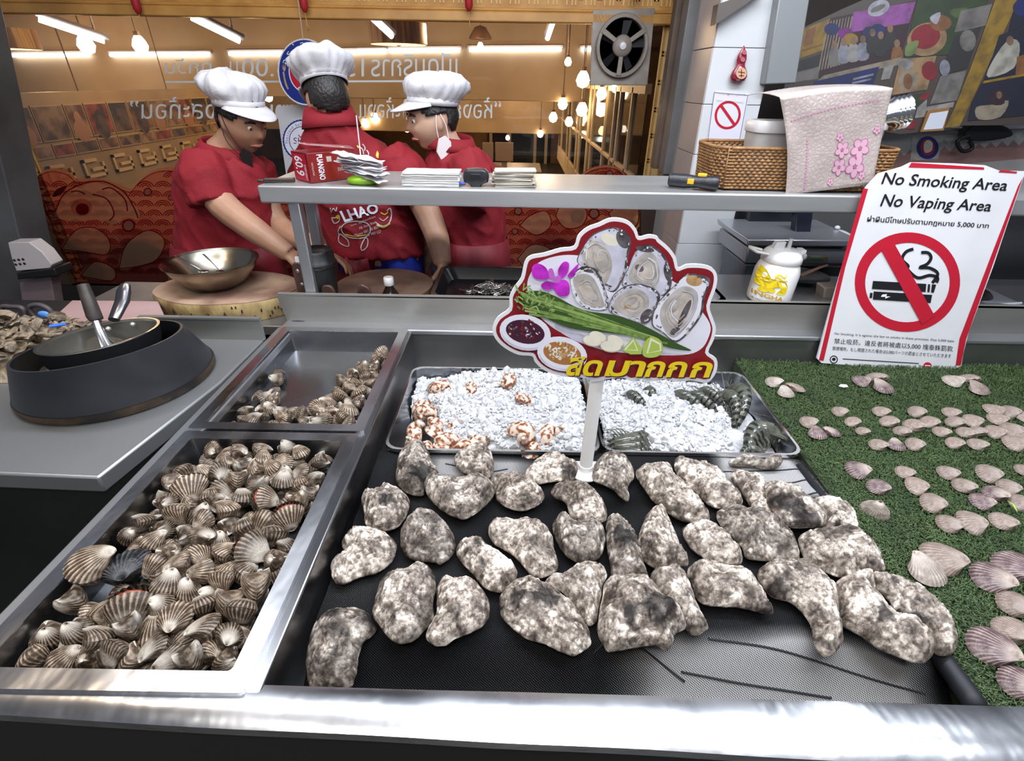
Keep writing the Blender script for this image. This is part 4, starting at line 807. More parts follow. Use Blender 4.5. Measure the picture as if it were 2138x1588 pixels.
for dx, dy, c in ((2.2, 2.6, 'plum'), (0, 0, 'yellow')):
    L_[0] += .00006; xs = [(640, 775), (755, 912), (925, 1110), (1080, 1225), (1215, 1370), (1370, 1530), (1545, 1715)]
    for ch, (a, c2) in zip(TH, xs):
        p_ = z7((a + 30, 1150 + (a - 640) * .016 - (25 if ch == 'ส' else 0)), (c2 + 8, 1152 + (a - 640) * .016 - (25 if ch == 'ส' else 0)), (c2 - 34, 1268 + (a - 640) * .014), (a - 10, 1268 + (a - 640) * .014))
        text(g, ch, SP, *[(x + dx, y + dy) for x, y in p_], PI_[c], bold=.028, lift=L_[0])
tag(g.out('print', PMATS, pole), 'printed plate of oysters, herbs, sauces, lime and yellow lettering')
# ================================================================= no smoking sign
z8 = lambda *p: [(1538 + x / 3.528, 330 + y / 3.528) for x, y in p]
q0 = pz(1850, 762, .852); ang = math.atan2(.062, .45)
NP = Plane((0, q0.y, .852), (.0, -cos(ang), sin(ang)))
c0 = NP(1850, 762); ns = thing('no_smoking_sign', 'white no smoking and no vaping board with red border leaning on the shelf', 'sign', (c0.x, c0.y, .852))
bo = z8((592, 1475), (625, 1508), (850, 1525), (1090, 1545), (1590, 1562), (1655, 1530), (1670, 1440), (1710, 1280), (1800, 1040), (1890, 800), (1990, 500), (2120, 120), (2118, 95), (1935, 92), (1830, 52), (1600, 38), (1290, 30), (1225, 62), (1050, 112), (955, 215), (800, 740), (690, 1120))
g = G(); g.ext([NP(x, y) for x, y in bo], NP.n * -.006); g.out('board', mat('board_white', (.72, .72, .75), .3, 0, (.64, .64, .66), 5, bump=.05, bscale=12), ns, 30)
g = G(); ink = lambda pts, c, l=.0008, sm=False: dec(g, NP, z8(*pts), PI_[c], l, 3, sm)
ink([(930, 225), (968, 225), (800, 800), (640, 1490), (605, 1488), (770, 800)], 'pred')
ink([(2072, 205), (2108, 140), (1900, 740), (1690, 1330), (1650, 1525), (1612, 1525), (1640, 1330), (1880, 700)], 'pred')
ink([(1285, 33), (1820, 68), (1822, 84), (1265, 68)], 'pred'); ink([(1945, 86), (2065, 100), (2060, 112), (1925, 104)], 'pred')
def txt(s, a, b_, c, d, col='black', **k): text(g, s, NP, *z8(a, b_, c, d), PI_[col], **k)
txt('No Smoking Area', (1083, 103), (2003, 158), (1978, 268), (1055, 218), shear=.12, bold=.012); txt('No Vaping Area', (1078, 263), (1885, 313), (1860, 418), (1045, 382), shear=.12, bold=.012)
txt('ฝ่าฝืนมีโทษปรับตามกฎหมาย 5,000 บาท', (965, 420), (1862, 475), (1850, 525), (958, 476), bold=.012)
so, si = ell(1257, 912, 388, 366, 56, -8), ell(1257, 915, 312, 292, 56, -8)
ring(g, NP, z8(*so), z8(*si), PI_['pred'], .0008)
ink([(1003, 903), (1395, 925), (1390, 985), (995, 962)], 'black', .0012); ink([(1408, 927), (1424, 928), (1419, 986), (1403, 985)], 'black', .0012); ink([(1437, 928), (1468, 931), (1450, 990), (1430, 988)], 'black', .0012)
ink([(1008, 980), (1438, 1006), (1427, 1066), (1002, 1040)], 'black', .0012); ink([(982, 990), (1000, 992), (996, 1030), (977, 1028)], 'black', .0012); ink([(1070, 1003), (1105, 1000), (1098, 1016), (1130, 1018), (1090, 1034), (1095, 1020), (1060, 1020)], 'white', .0016)
for pts in ([(1300, 668), (1245, 690), (1218, 745), (1262, 792), (1255, 815), (1330, 880), (1420, 862), (1478, 880), (1470, 915)], [(1358, 694), (1410, 697), (1430, 735), (1400, 780), (1345, 805), (1420, 808), (1480, 850), (1440, 918)]): stroke(g, NP, z8(*pts), 6.5, PI_['black'], .0012)
ink([(1062, 676), (1150, 614), (1456, 1160), (1360, 1222)], 'pred', .002)
txt('No Smoking. It is against the law to smoke in these premises. Fine 5,000 baht', (722, 1282), (1602, 1338), (1600, 1360), (720, 1302)); txt('禁止吸菸。違反者將被處以5,000 塊泰銖罰款', (720, 1325), (1592, 1382), (1590, 1425), (716, 1366)); txt('禁煙場所。もし喫煙された場合は5,000バーツの罰金とさせていただきます', (706, 1384), (1580, 1442), (1576, 1472), (702, 1414))
ring(g, NP, z8(*ell(715, 1482, 30, 30, 20)), z8(*ell(715, 1482, 23, 23, 20)), PI_['black']); ink(ell(715, 1480, 14, 12, 12), 'black'); ink([(780, 1474), (1340, 1508), (1340, 1514), (780, 1480)], 'black'); ink(ell(1405, 1526, 30, 24, 20), 'pred'); ink([(1385, 1522), (1425, 1524), (1425, 1530), (1385, 1528)], 'white', .0012); txt('Ministry of Public Health', (905, 1512), (1260, 1530), (1260, 1540), (905, 1522))
tag(g.out('print', PMATS, ns), 'red ring and slash over cigarettes with black lettering')
# ================================================================= things on the shelf
ZS = 1.288
def q6s(x, y, Y): return pY(500 + x / 3.528, 330 + y / 3.528, Y)
def onshelf(px, Y): p = pY(px, 385, Y); return V((p.x, Y, ZS))
# red box
bx = onshelf(651, 1.365); Mx = Matrix.Translation(bx) @ Matrix.Rotation(rad(47), 4, 'Z')
rb = thing('red_box', 'dark red glossy carton with a 60.9 price sticker at the shelf end', 'box', bx)
g = G(); g.box(0, .150, 0, .085, 0, .070, 0, Mx); g.out('carton', mat('carton_red', (.17, .008, .015), .2, 0, (.30, .03, .02), 10), rb, 30, .001)
def fl(M_, w, h):                                    # printing frame on a box face: photo units 0..100
    return lambda x, y, l=0: M_ @ V((x / 100 * w, -l, (1 - y / 100) * h))
Ml = Mx @ Matrix.Translation((0, .085, 0)) @ Matrix.Rotation(rad(-90), 4, 'Z'); f1 = fl(Ml, .085, .07); f2 = fl(Mx, .15, .07)
g = G(); g.poly([f1(4, 8, .0008), f1(88, 4, .0008), f1(90, 97, .0008), f1(6, 97, .0008)], PI_['pred'])
text(g, '60.9', lambda x, y, l: f1(x, y, l + .0006), (70, 14), (70, 80), (20, 80), (20, 14), PI_['white'], bold=.02); text(g, 'EVERYDAY', lambda x, y, l: f1(x, y, l + .0006), (86, 40), (86, 92), (75, 92), (75, 40), PI_['white'])
tag(g.out('price_sticker', PMATS, rb), 'red and white price sticker reading 60.9'); g = G(); text(g, 'PUANGNO', f2, (27, 6), (27, 92), (16, 92), (16, 6), PI_['white'], bold=.03); g.poly([f2(34, 15, .0006), f2(43, 15, .0006), f2(43, 33, .0006), f2(34, 33, .0006)], PI_['flesh']); text(g, 'VENTILATOR', f2, (8, 30), (8, 75), (5, 75), (5, 30), PI_['flesh']); text(g, 'sun', f2, (52, 55), (62, 55), (62, 68), (52, 68), PI_['pearl'])
tag(g.out('print', PMATS, rb), kind='stuff')
g = G(); tp = Mx @ V((0, 0, .071)); g.add([Mx @ V(v) for v in ((-.03, .02, .098), (.0, -.005, .090), (.13, -.01, .073), (.15, .05, .075), (.05, .07, .085))], [(0, 1, 2, 3, 4)]); tag(g.out('plastic_bag', mat('clear_film', (.55, .35, .36), .08, alpha=.35), None, 60, thick=.0006), 'clear crinkled plastic film lying over the red carton', 'plastic film')
g = G(); g.box(-.06, .015, -.005, .012, 0, .010, 0, Matrix.Translation(onshelf(604, 1.375)) @ Matrix.Rotation(rad(12), 4, 'Z')); g.box(-.075, -.055, -.004, .01, .002, .008, 0, Matrix.Translation(onshelf(604, 1.375)) @ Matrix.Rotation(rad(12), 4, 'Z')); tag(g.out('knife_case', mat('dark_brown', (.03, .018, .014), .4), None, 40, .002), 'short dark brown case poking out beside the red carton', 'case')
# receipt spike
sp_ = onshelf(759, 1.372); rs = thing('receipt_spike', 'green based receipt spike stacked with crumpled white order slips', 'spike', sp_)
g = G(); g.lathe([(.030, 0), (.036, .006), (.034, .014), (.022, .020), (.004, .022)], sp_, 24, sx=1.15, sy=.7); g.out('base', mat('lime_plastic', (.24, .46, .02), .3), rs, 60)
g = G(); a, b_ = q6s(905, 95, 1.372), q6s(860, -315, 1.372); g.tube([sp_ + V((0, 0, .015)), a, b_], .0016, 8); g.out('spike', mat('clear_rod', (.75, .72, .74), .1, alpha=.7), rs, 60)
for k in range(11):
    cz = .022 + k * .0042; ax = rp.uniform(-.3, .3) + (-.35 if k < 7 else .25); g = G(); w, l = rp.uniform(.045, .062), rp.uniform(.018, .028); tl = rp.uniform(-.25, .10)
    g.grid(10, 5, lambda u, v: sp_ + V((.008 - .012 * (k > 6), 0, cz)) + Matrix.Rotation(ax, 3, 'Z') @ V(((u - .5) * 2 * w, (v - .5) * 2 * l, (u - .5) * tl * .12 + .006 * mnoise.noise(V((u * 4, v * 3, k))))))
    g.out('order_slip', mat('slip_paper', (.70, .69, .73), .7, 0, (.50, .49, .55), 60, .6, .75), rs, 60, thick=.0005)
# napkin stack
nk = onshelf(902, 1.372); t = thing('napkin_stack', 'neat stack of white paper napkins between the slips and the black device', 'napkins', nk)
for k in range(13):
    g = G(); dx, dy = rp.uniform(-.002, .002), rp.uniform(-.002, .002); g.grid(8, 4, lambda u, v: nk + V(((u - .5) * .142 + dx, (v - .3) * .07 + dy, .001 + k * .0026 + .0012 * mnoise.noise(V((u * 5, v * 3, k)))))); g.out('napkin', mat('napkin_paper', (.72, .71, .70), .8), t, 60, thick=.0021)
g = G(); p = onshelf(961, 1.36); g.tube([p + V((-.02, .01, .006)), p + V((.012, .005, .006))], [.0035, .0035], 8); tag(g.out('pen', mat('pen_blue', (.05, .11, .45), .3), None, 40), 'blue pen sticking out by the napkin stack', 'pen')
p = onshelf(994, 1.372); t = thing('black_clip_device', 'small black rounded handheld device between napkins and cards', 'device', p)
g = G(); g.loops([rrect(p.x - a, p.x + a, p.y - .012, p.y + .02, .011, p.z + z) for a, z in ((.014, 0), (.016, .004), (.031, .010), (.033, .022), (.031, .034), (.024, .040), (.014, .041))], 0, True, True); g.out('body', mat('soft_black', (.018, .018, .024), .35), t, 50)
g = G(); g.box(p.x - .012, p.x + .012, p.y - .0135, p.y - .011, p.z + .014, p.z + .03); g.out('panel', BLACK, t, 40, .001)
cdk = onshelf(1072, 1.372); t = thing('card_stack', 'untidy stack of beige edged envelopes and cards on the shelf', 'cards', cdk)
for k in range(12):
    g = G(); a = rp.uniform(-.10, .10); M_ = Matrix.Translation(cdk + V((rp.uniform(-.006, .006), .015, .0015 + k * .0033))) @ Matrix.Rotation(a, 4, 'Z') @ Matrix.Rotation(rad(rp.uniform(-1, 1)), 4, 'Y'); g.box(-.052, .052, -.028, .028, -.0012, .0012, 0, M_); g.out('card', [mat('card_a', (.52, .47, .38), .6), mat('card_b', (.28, .25, .22), .6), mat('card_c', (.66, .62, .56), .6)][k % 3], t)
# torch
tb = onshelf(1452, 1.36); t = thing('torch', 'black and yellow rubber torch lying in front of the wicker basket', 'torch', tb)
M_ = Matrix.Translation(tb + V((0, .02, .018))) @ Matrix.Rotation(rad(-24), 4, 'Z')
g = G(); g.lathe([(.012, -.062), (.0165, -.058), (.0175, -.02), (.014, .012), (.0165, .03), (.018, .055), (.014, .062), (.0, .062)], (0, 0, 0), 18, mx=M_.to_3x3() @ Matrix.Rotation(rad(90), 3, 'Y')); g.v = [tuple(V(v) + M_.translation) for v in g.v]; g.out('body', mat('torch_black', (.014, .015, .02), .4, bump=.2, bscale=80), t, 40)
g = G(); g.box(-.013, .003, -.0185, -.012, -.004, .008, 0, M_); g.out('switch', mat('torch_yellow', (.72, .45, .02), .4), t, 40, .001)
g = G(); g.box(.008, .03, -.006, .008, .013, .021, 0, M_); g.out('top_clip', _M['torch_yellow'], t, 40, .002)
# wicker basket
x0, x1, y0, y1 = onshelf(1492, 1.375).x, onshelf(1862, 1.375).x, 1.375, 1.565; hb = .098
bk = thing('wicker_basket', 'brown woven rattan basket holding plastic boxes on the shelf', 'basket', ((x0 + x1) / 2, 1.47, ZS))
RAT = mat('rattan', (.20, .092, .030), .5, 0, (.34, .18, .07), 40, rnd=0)
per = rrect(x0, x1, y0, y1, .05, 0, 10); P_ = crom(per, 5); D_ = [0]
for i in range(1, len(P_)): D_.append(D_[-1] + (P_[i] - P_[i - 1]).length)
tot = D_[-1] + (P_[0] - P_[-1]).length
def along(s):
    s %= tot; i = min(len(D_) - 1, max(0, int(np.searchsorted(D_, s)) - 1)); a = P_[i]; b_ = P_[(i + 1) % len(P_)]; sg = (D_[i + 1] if i + 1 < len(D_) else tot) - D_[i]; d = (b_ - a); p = a + d * ((s - D_[i]) / max(sg, 1e-9)); n = V((d.y, -d.x, 0)); n.normalize(); return p, n
ns_ = 96; rows = 13
g = G(); cx_, cy_ = (x0 + x1) / 2, (y0 + y1) / 2
for r_ in range(rows):
    pts = []; z = ZS + .006 + (hb - .012) * r_ / (rows - 1); fl_ = 1 + .03 * r_ / rows
    for i in range(ns_ * 4):
        p, n = along(tot * i / (ns_ * 4)); o_ = .0024 * sin(pi * i / 2 + pi * (r_ % 2) + .78) * 1.0; p = V((cx_ + (p.x - cx_) * fl_, cy_ + (p.y - cy_) * fl_, z)) + n * o_; pts.append(p)
    g.tube(pts + [pts[0]], (.0034), 5, cap=False, up=(0, 0, 1))
tag(g.out('weave', RAT, bk, 180), kind='stuff')
g = G()
for i in range(ns_):
    p, n = along(tot * (i + .5) / ns_ ); g.tube([V((p.x, p.y, ZS + .003)), V((cx_ + (p.x - cx_) * 1.03, cy_ + (p.y - cy_) * 1.03, ZS + hb))], .0019, 5)
tag(g.out('stakes', RAT, bk, 180), kind='stuff')
g = G(); pts = [V((cx_ + (along(tot * i / 80)[0].x - cx_) * 1.035, cy_ + (along(tot * i / 80)[0].y - cy_) * 1.035, ZS + hb)) for i in range(80)]; g.tube(pts + [pts[0]], .0045, 6, cap=False, up=(0, 0, 1)); g.out('basket_rim', RAT, bk, 180)
g = G(); g.ext(rrect(x0 + .004, x1 - .004, y0 + .004, y1 - .004, .045, ZS + .001), V((0, 0, .004))); g.out('basket_base', RAT, bk)
def tub(x0, x1, y0, y1, z, h, name, label, m, lidm, taper=.9):
    t = thing(name, label, 'container', ((x0 + x1) / 2, (y0 + y1) / 2, z)); cx, cy = (x0 + x1) / 2, (y0 + y1) / 2
    def rl(k, zz, r=.03): return rrect(cx + (x0 - cx) * k, cx + (x1 - cx) * k, cy + (y0 - cy) * k, cy + (y1 - cy) * k, r, zz)
    g = G(); g.loops([rl(taper, z), rl(taper * .3 + .7, z + h * .6), rl(1, z + h * .9)], 0, True, False); g.out('tub', m, t, 60)
    g = G(); g.loops([rl(1.03, z + h * .82), rl(1.04, z + h * .84), rl(1.04, z + h * .95), rl(.99, z + h), rl(.9, z + h), rl(.88, z + h * .985)], 0, False, True); g.out('lid', lidm, t, 50); return t
FRO = mat('frosted_plastic', (.55, .53, .52), .3, alpha=.75)
cxl, cxr = onshelf(1552, 1.44).x, onshelf(1660, 1.44).x
tub(cxl, cxr, 1.42, 1.53, ZS + .006, .150, 'plastic_tub', 'frosted plastic food tub standing in the wicker basket', FRO, mat('frosted_lid', (.66, .65, .66), .3))
tub(cxr + .02, x1 - .03, 1.405, 1.545, ZS + .006, .165, 'plastic_tub', 'taller plastic tub hidden under the flowered cloth in the basket', FRO, _M['frosted_lid'])
# flowered cloth
g = G(); cl_top = [(1628, 200), (1690, 190), (1760, 184), (1862, 183)]; Yc = 1.365
m, N, L, b = graph('flower_cloth')
b.inputs['Roughness'].default_value = .22; b.inputs['Base Color'].default_value = (.60, .50, .47, 1); b.inputs['Metallic'].default_value = .25
tc = N.new('ShaderNodeTexCoord'); vo = N.new('ShaderNodeTexVoronoi'); vo.feature = 'DISTANCE_TO_EDGE'; vo.inputs['Scale'].default_value = 95; L.new(tc.outputs['Object'], vo.inputs[0])
r = N.new('ShaderNodeValToRGB'); r.color_ramp.elements[0].position = .02; r.color_ramp.elements[1].position = .07; r.color_ramp.elements[0].color = (.50, .415, .385, 1); r.color_ramp.elements[1].color = (.58, .49, .455, 1); L.new(vo.outputs[0], r.inputs[0]); L.new(r.outputs[0], b.inputs['Base Color'])
bp = N.new('ShaderNodeBump'); bp.inputs['Strength'].default_value = .35; bp.inputs['Distance'].default_value = .003; L.new(vo.outputs[0], bp.inputs['Height']); L.new(bp.outputs[0], b.inputs['Normal'])
TL, TR, BL, BR = (1628, 203), (1864, 184), (1640, 407), (1822, 385)
def cpx(u, v):
    a = (TL[0] + (TR[0] - TL[0]) * u, TL[1] + (TR[1] - TL[1]) * u - 8 * sin(pi * u)); b_ = (BL[0] + (BR[0] - BL[0]) * u, BL[1] + (BR[1] - BL[1]) * u); c = sin(pi * v) * 9 * (1 - u) - 6 * v * (1 - v) * u
    return a[0] + (b_[0] - a[0]) * v + c, a[1] + (b_[1] - a[1]) * v
def clf(u, v, l=0):
    p = pY(*cpx(u, v), Yc - .010 - .004 * mnoise.noise(V((u * 4, v * 3, 2))) - l); return p + V((0, .0, 0))
g.grid(30, 26, clf)
a = [clf(i / 30, 0) for i in range(31)]; g.grid(30, 6, lambda u, v: clf(u, 0) + V((0, v * .19, .006 * sin(pi * v) + .0 * u)))
fc = thing('flowered_cloth', 'pinkish plastic table cloth with mauve flowers draped over the basket', 'cloth', clf(.5, 1)); g.out('cloth', m, fc, 180, thick=.0012)
g = G(); cfn = lambda x, y, l=0: clf((x - 1628) / (1850 - 1628), (y - 195) / 200, l + .0014)
MV = [mat('mauve_ink', (.44, .13, .30), .35), mat('petal_ink', (.60, .36, .44), .3), mat('mauve_pale', (.52, .27, .38), .35)]
for cx, cy, r_ in ((1760, 318, 17), (1803, 318, 22), (1757, 352, 17), (1797, 354, 23), (1752, 292, 9), (1836, 282, 9), (1740, 380, 8), (1818, 374, 9)):
    for k in range(5):
        a = 2 * pi * k / 5 + .3; c = (cx + r_ * .58 * cos(a), cy + r_ * .58 * sin(a)); dec(g, cfn, ell(*c, r_ * .5, r_ * .42, 14, math.degrees(a)), 0, .0000, smooth=False); dec(g, cfn, ell(*c, r_ * .40, r_ * .33, 14, math.degrees(a)), 1, .0006, smooth=False)
    dec(g, cfn, ell(cx, cy, r_ * .18, r_ * .18, 8), 0, .0012, smooth=False)
for k in range(26):
    x = 1645 + k * 7.2; y = 245 - k * 1.0; dec(g, cfn, [(x - 3, y), (x, y - 3), (x + 3, y), (x, y + 3)], 2, 0, smooth=False)
    if k < 18: dec(g, cfn, [(1676, 290 + k * 6 - 3), (1679, 290 + k * 6), (1676, 290 + k * 6 + 3), (1673, 290 + k * 6)], 2, 0, smooth=False)
tag(g.out('flowers', MV, fc), 'mauve printed flowers and chain lines', kind='stuff')
# steel cups lying at the basket end
cc = pY(1868, 236, 1.43); t = thing('steel_cup', 'nest of shiny steel cups lying sideways past the flowered cloth', 'cup', cc)
Rm = Matrix.Rotation(rad(78), 3, 'Y')
for k in range(4):
    g = G(); o_ = k * .0105 - .012; g.lathe([(.026, -.05 + o_), (.033, -.006 + o_), (.040, .0 + o_), (.040, .003 + o_), (.034, .004 + o_), (.026, -.03 + o_)], cc, 28, mx=Rm); g.out('cup', STEELB, t, 60)
# ================================================================= things behind the splash
# takeaway cup
p = pY(664, 618, 1.40); p.z = .90; cp = pY(664, 520, 1.40); hcup = cp.z - p.z
t = thing('takeaway_cup', 'tall black paper cup with black lid behind the shelf post', 'cup', (p.x, 1.40, .90)); c = V((pY(665, 560, 1.40).x, 1.40, .90))
g = G(); g.lathe([(.034, 0), (.037, .004), (.049, hcup * .80), (.047, hcup * .80)], c, 28); g.out('cup_body', mat('cup_black', (.010, .010, .011), .5), t, 50)
g = G(); g.lathe([(.051, hcup * .78), (.053, hcup * .80), (.053, hcup * .84), (.049, hcup * .86), (.047, hcup * .97), (.044, hcup), (.040, hcup * .985), (.0, hcup * .985)], c, 28); g.box(c.x - .03, c.x - .012, c.y - .01, c.y + .01, c.z + hcup * .98, c.z + hcup * 1.03); g.out('lid', BLACK, t, 50)
g = G(); g.box(c.x - .043, c.x - .026, c.y - .043, c.y - .036, c.z + hcup * .87, c.z + hcup * .95); g.out('sticker', WHITE, t)
def q6y(pts, Y): return [pY(500 + x / 3.528, 330 + y / 3.528, Y) for x, y in pts]
kn = thing('cleaver', 'cleaver standing in the gap with a dark wooden riveted handle', 'knife', q6y([(480, 1010)], 1.355)[0])
g = G(); g.ext(crom(q6y([(385, 790), (410, 772), (445, 778), (490, 840), (545, 1000), (510, 1030), (445, 1015), (400, 880)], 1.352), 3), V((0, .016, 0))); g.out('handle', mat('handle_wood', (.045, .022, .018), .4, 0, (.08, .04, .03), 30), kn, 40, .002)
for x, y in ((428, 832), (460, 930)):
    g = G(); g.ball(q6y([(x, y)], 1.3515)[0], (.0055, .0025, .0055), 10); g.out('rivet', mat('rivet', (.35, .32, .30), .4, .8), kn, 60)
g = G(); g.ext(q6y([(440, 1010), (560, 1030), (600, 1150), (450, 1150)], 1.358), V((0, .002, 0))); g.out('blade', STEEL, kn)
kn = thing('paring_knife', 'small dark knife handle poking up beside the sauce bottle', 'knife', q6y([(915, 1020)], 1.36)[0])
g = G(); g.ext(crom(q6y([(868, 960), (885, 938), (905, 935), (960, 975), (962, 1080), (875, 1080)], 1.352), 3), V((0, .014, 0))); g.out('handle', _M['handle_wood'], kn, 40, .002)
g = G(); g.ext(q6y([(880, 1080), (950, 1080), (940, 1180)], 1.356), V((0, .002, 0))); g.out('blade', STEEL, kn)
kn = thing('spare_knife', 'rounded dark knife butt leaning against the black cup', 'knife', q6y([(660, 1010)], 1.36)[0])
g = G(); g.ext(crom(q6y([(605, 960), (630, 940), (675, 950), (705, 1010), (700, 1060), (620, 1060)], 1.350), 3), V((0, .012, 0))); g.out('handle', _M['handle_wood'], kn, 40, .002)
g = G(); g.ext(q6y([(620, 1060), (690, 1060), (670, 1160)], 1.354), V((0, .002, 0))); g.out('blade', STEEL, kn)
sb = q6y([(1112, 1020)], 1.40)[0]; c = V((sb.x, 1.40, .90)); zt = q6y([(1105, 875)], 1.40)[0].z - .90
t = thing('sauce_bottle', 'small dark glass sauce bottle with a white screw cap', 'bottle', c)
g = G(); g.lathe([(.026, 0), (.028, .004), (.028, zt * .50), (.024, zt * .62), (.0115, zt * .78), (.0115, zt * .86)], c, 24); g.out('glass', mat('brown_glass', (.012, .005, .004), .06, coat=.5), t, 60)
g = G(); g.lathe([(.0135, zt * .82), (.0145, zt * .83), (.0145, zt * .985), (.013, zt), (0, zt)], c, 20); g.out('cap', WHITE, t, 40)
g = G(); g.lathe([(.0285, .02), (.0285, zt * .48)], c, 24); g.out('label', mat('label_white', (.7, .7, .7), .5), t, 60)
# black tray of skewers and steel clips
tx0, tx1 = pY(900, 600, 1.42).x, pY(1515, 600, 1.42).x
t = steel_tray(tx0, tx1, 1.375, 1.66, .012, .035, .985, 'black plastic tray of steel clips behind the splash', 'black_tray', .03, mat('tray_black', (.014, .014, .017), .22), .012, .02)
for o in t.children: o.data.materials[0] = _M['tray_black']
g = G(); g.loops([rrect(tx0 + .02, .345, 1.39, 1.65, .02, z) for z in (.901, .949)], 0, True, True); tag(g.out('crate', mat('grey_crate', (.18, .19, .21), .5), None, 40), 'grey plastic crate under the black tray', 'crate')
CLM = mat('clip_steel', (.62, .60, .58), .25, 1); g0 = G(); g0.tube([V((-.022, -.002, 0)), V((.012, -.005, .001)), V((.022, 0, .001)), V((.012, .005, 0)), V((-.022, .002, .0015))], .0013, 5)
o0 = g0.out('clip', CLM, None, 60); mecl = o0.data; bpy.data.objects.remove(o0)
for k in range(95):
    u = rp.gauss(0, .36); v = rp.gauss(0, .3); c = pY(1030 + 62 * max(-1, min(1, u)), 585, 1.50); 
    o = bpy.data.objects.new('steel_clip', mecl); o.location = (c.x, 1.50 + .05 * max(-1, min(1, v)), .953 + .030 * max(0, 1 - abs(u) * 1.1) * rp.random()); o.rotation_euler = (rp.uniform(-.8, .8), rp.uniform(-.5, .5), rp.uniform(0, 6.28)); COL.objects.link(o)
    tag(o, 'small bent steel clip in the tangled heap on the black tray', 'clip', 'steel clips on the black tray')
# tumbler
p0 = pY(1612, 632, 1.40); p0.z = .985; ht = pY(1620, 500, 1.40).z - .985; c = V((pY(1615, 580, 1.40).x, 1.40, .985))
t = thing('water_bottle', 'white insulated bottle with gold lion emblem and carry handle lid', 'bottle', c); RT = Matrix.Rotation(rad(3), 3, 'Y')
g = G(); g.lathe([(.056, 0), (.059, .004), (.060, ht * .10), (.060, ht * .50), (.055, ht * .60), (.050, ht * .66)], c, 40, mx=RT); g.out('bottle_body', mat('bottle_white', (.86, .85, .84), .28, coat=.3), t, 50)
g = G(); g.lathe([(.052, ht * .655), (.054, ht * .67), (.054, ht * .76), (.048, ht * .82), (.040, ht * .86), (.0, ht * .88)], c, 40, mx=RT); g.box(c.x + .048, c.x + .062, c.y - .014, c.y + .014, c.z + ht * .72, c.z + ht * .86); g.out('lid', WHITE, t, 40)
g = G(); g.tube([c + V((-.045, -.02, ht * .80)), c + V((-.078, -.025, ht * .84)), c + V((-.086, 0, ht * .86)), c + V((-.078, .025, ht * .84)), c + V((-.045, .02, ht * .80))], .007, 8, flat=.6); g.out('handle', WHITE, t, 60)
g = G(); g.hexa([c + V(v) for v in ((-.03, -.012, ht * .85), (.0, -.012, ht * .87), (.0, .012, ht * .87), (-.03, .012, ht * .85))], [c + V(v) for v in ((-.022, -.010, ht * .97), (.004, -.010, ht * .98), (.004, .01, ht * .98), (-.022, .01, ht * .97))]); g.out('spout_cover', mat('clear_white', (.8, .8, .82), .15, alpha=.7), t, 40, .002)
g = G(); g.tube([c + V((.018, 0, ht * .84)), c + V((.018, 0, ht * 1.02))], .0055, 10); g.out('straw_spout', mat('clear_grey', (.62, .62, .62), .2, alpha=.85), t, 60)
g = G(); g.ball(c + V((.050, -.034, ht * .79)), (.006, .006, .009), 10); g.out('button', mat('button_grey', (.22, .22, .24), .4), t, 60)
def cyl(x, y, l=0):                                 # wrap photo pixels round the bottle
    s = (pY(x, y, 1.343).x - c.x) / .0608; z = pY(x, y, 1.343).z; a = math.asin(max(-.98, min(.98, s))); r = .0606 + l - max(0, (z - c.z) / ht - .5) * .07; return V((c.x + r * sin(a), c.y - r * cos(a), z))
z8c = lambda pts: z8(*pts)
g = G(); GO = PI_['gold']
for pts in ([(165, 850), (200, 822), (235, 840), (262, 890), (260, 910), (230, 915), (190, 900), (160, 880)], [(190, 900), (240, 890), (300, 900), (355, 910), (372, 950), (355, 1000), (330, 985), (320, 950), (260, 960), (240, 985), (205, 990), (200, 940)], [(205, 960), (180, 985), (200, 995), (235, 990), (232, 955)], [(165, 910), (175, 945), (205, 955), (200, 925)], [(330, 960), (290, 990), (305, 1000), (355, 1000), (350, 960)], [(240, 960), (240, 990), (280, 985), (275, 960)]): dec(g, cyl, z8c(pts), PI_['yellow'], .0006, 3)
for pts in ([(340, 905), (310, 880), (290, 870), (320, 860), (350, 880), (365, 860)], [(285, 895), (300, 880), (330, 900), (370, 905)]): stroke(g, cyl, z8c(pts), 2.4, PI_['yellow'], .0006)
for pts in ([(180, 850), (215, 860), (250, 905)], [(215, 900), (230, 950)], [(300, 910), (305, 950)]): stroke(g, cyl, z8c(pts), 1.2, PI_['gold'], .0012)
text(g, 'SINGHA', cyl, *z8((125, 990), (342, 1022), (335, 1052), (120, 1018)), PI_['gold'], bold=.03); text(g, 'SINGHA', cyl, *z8((247, 772), (375, 785), (372, 808), (245, 795)), PI_['gold'], bold=.03)
for a_, b_ in (((165, 752), (238, 768)), ((388, 792), (452, 786))): stroke(g, cyl, z8c([a_, b_]), 2, PI_['navy'], .0006, sm=2); stroke(g, cyl, z8c([(a_[0], a_[1] + 12), (b_[0], b_[1] + 12)]), 1.4, PI_['gold'], .0006, sm=2)
text(g, 'THE ORIGINAL THAI', cyl, *z8((135, 1045), (265, 1062), (262, 1072), (132, 1055)), PI_['black'])
tag(g.out('print', PMATS, t), 'gold lion emblem and lettering')
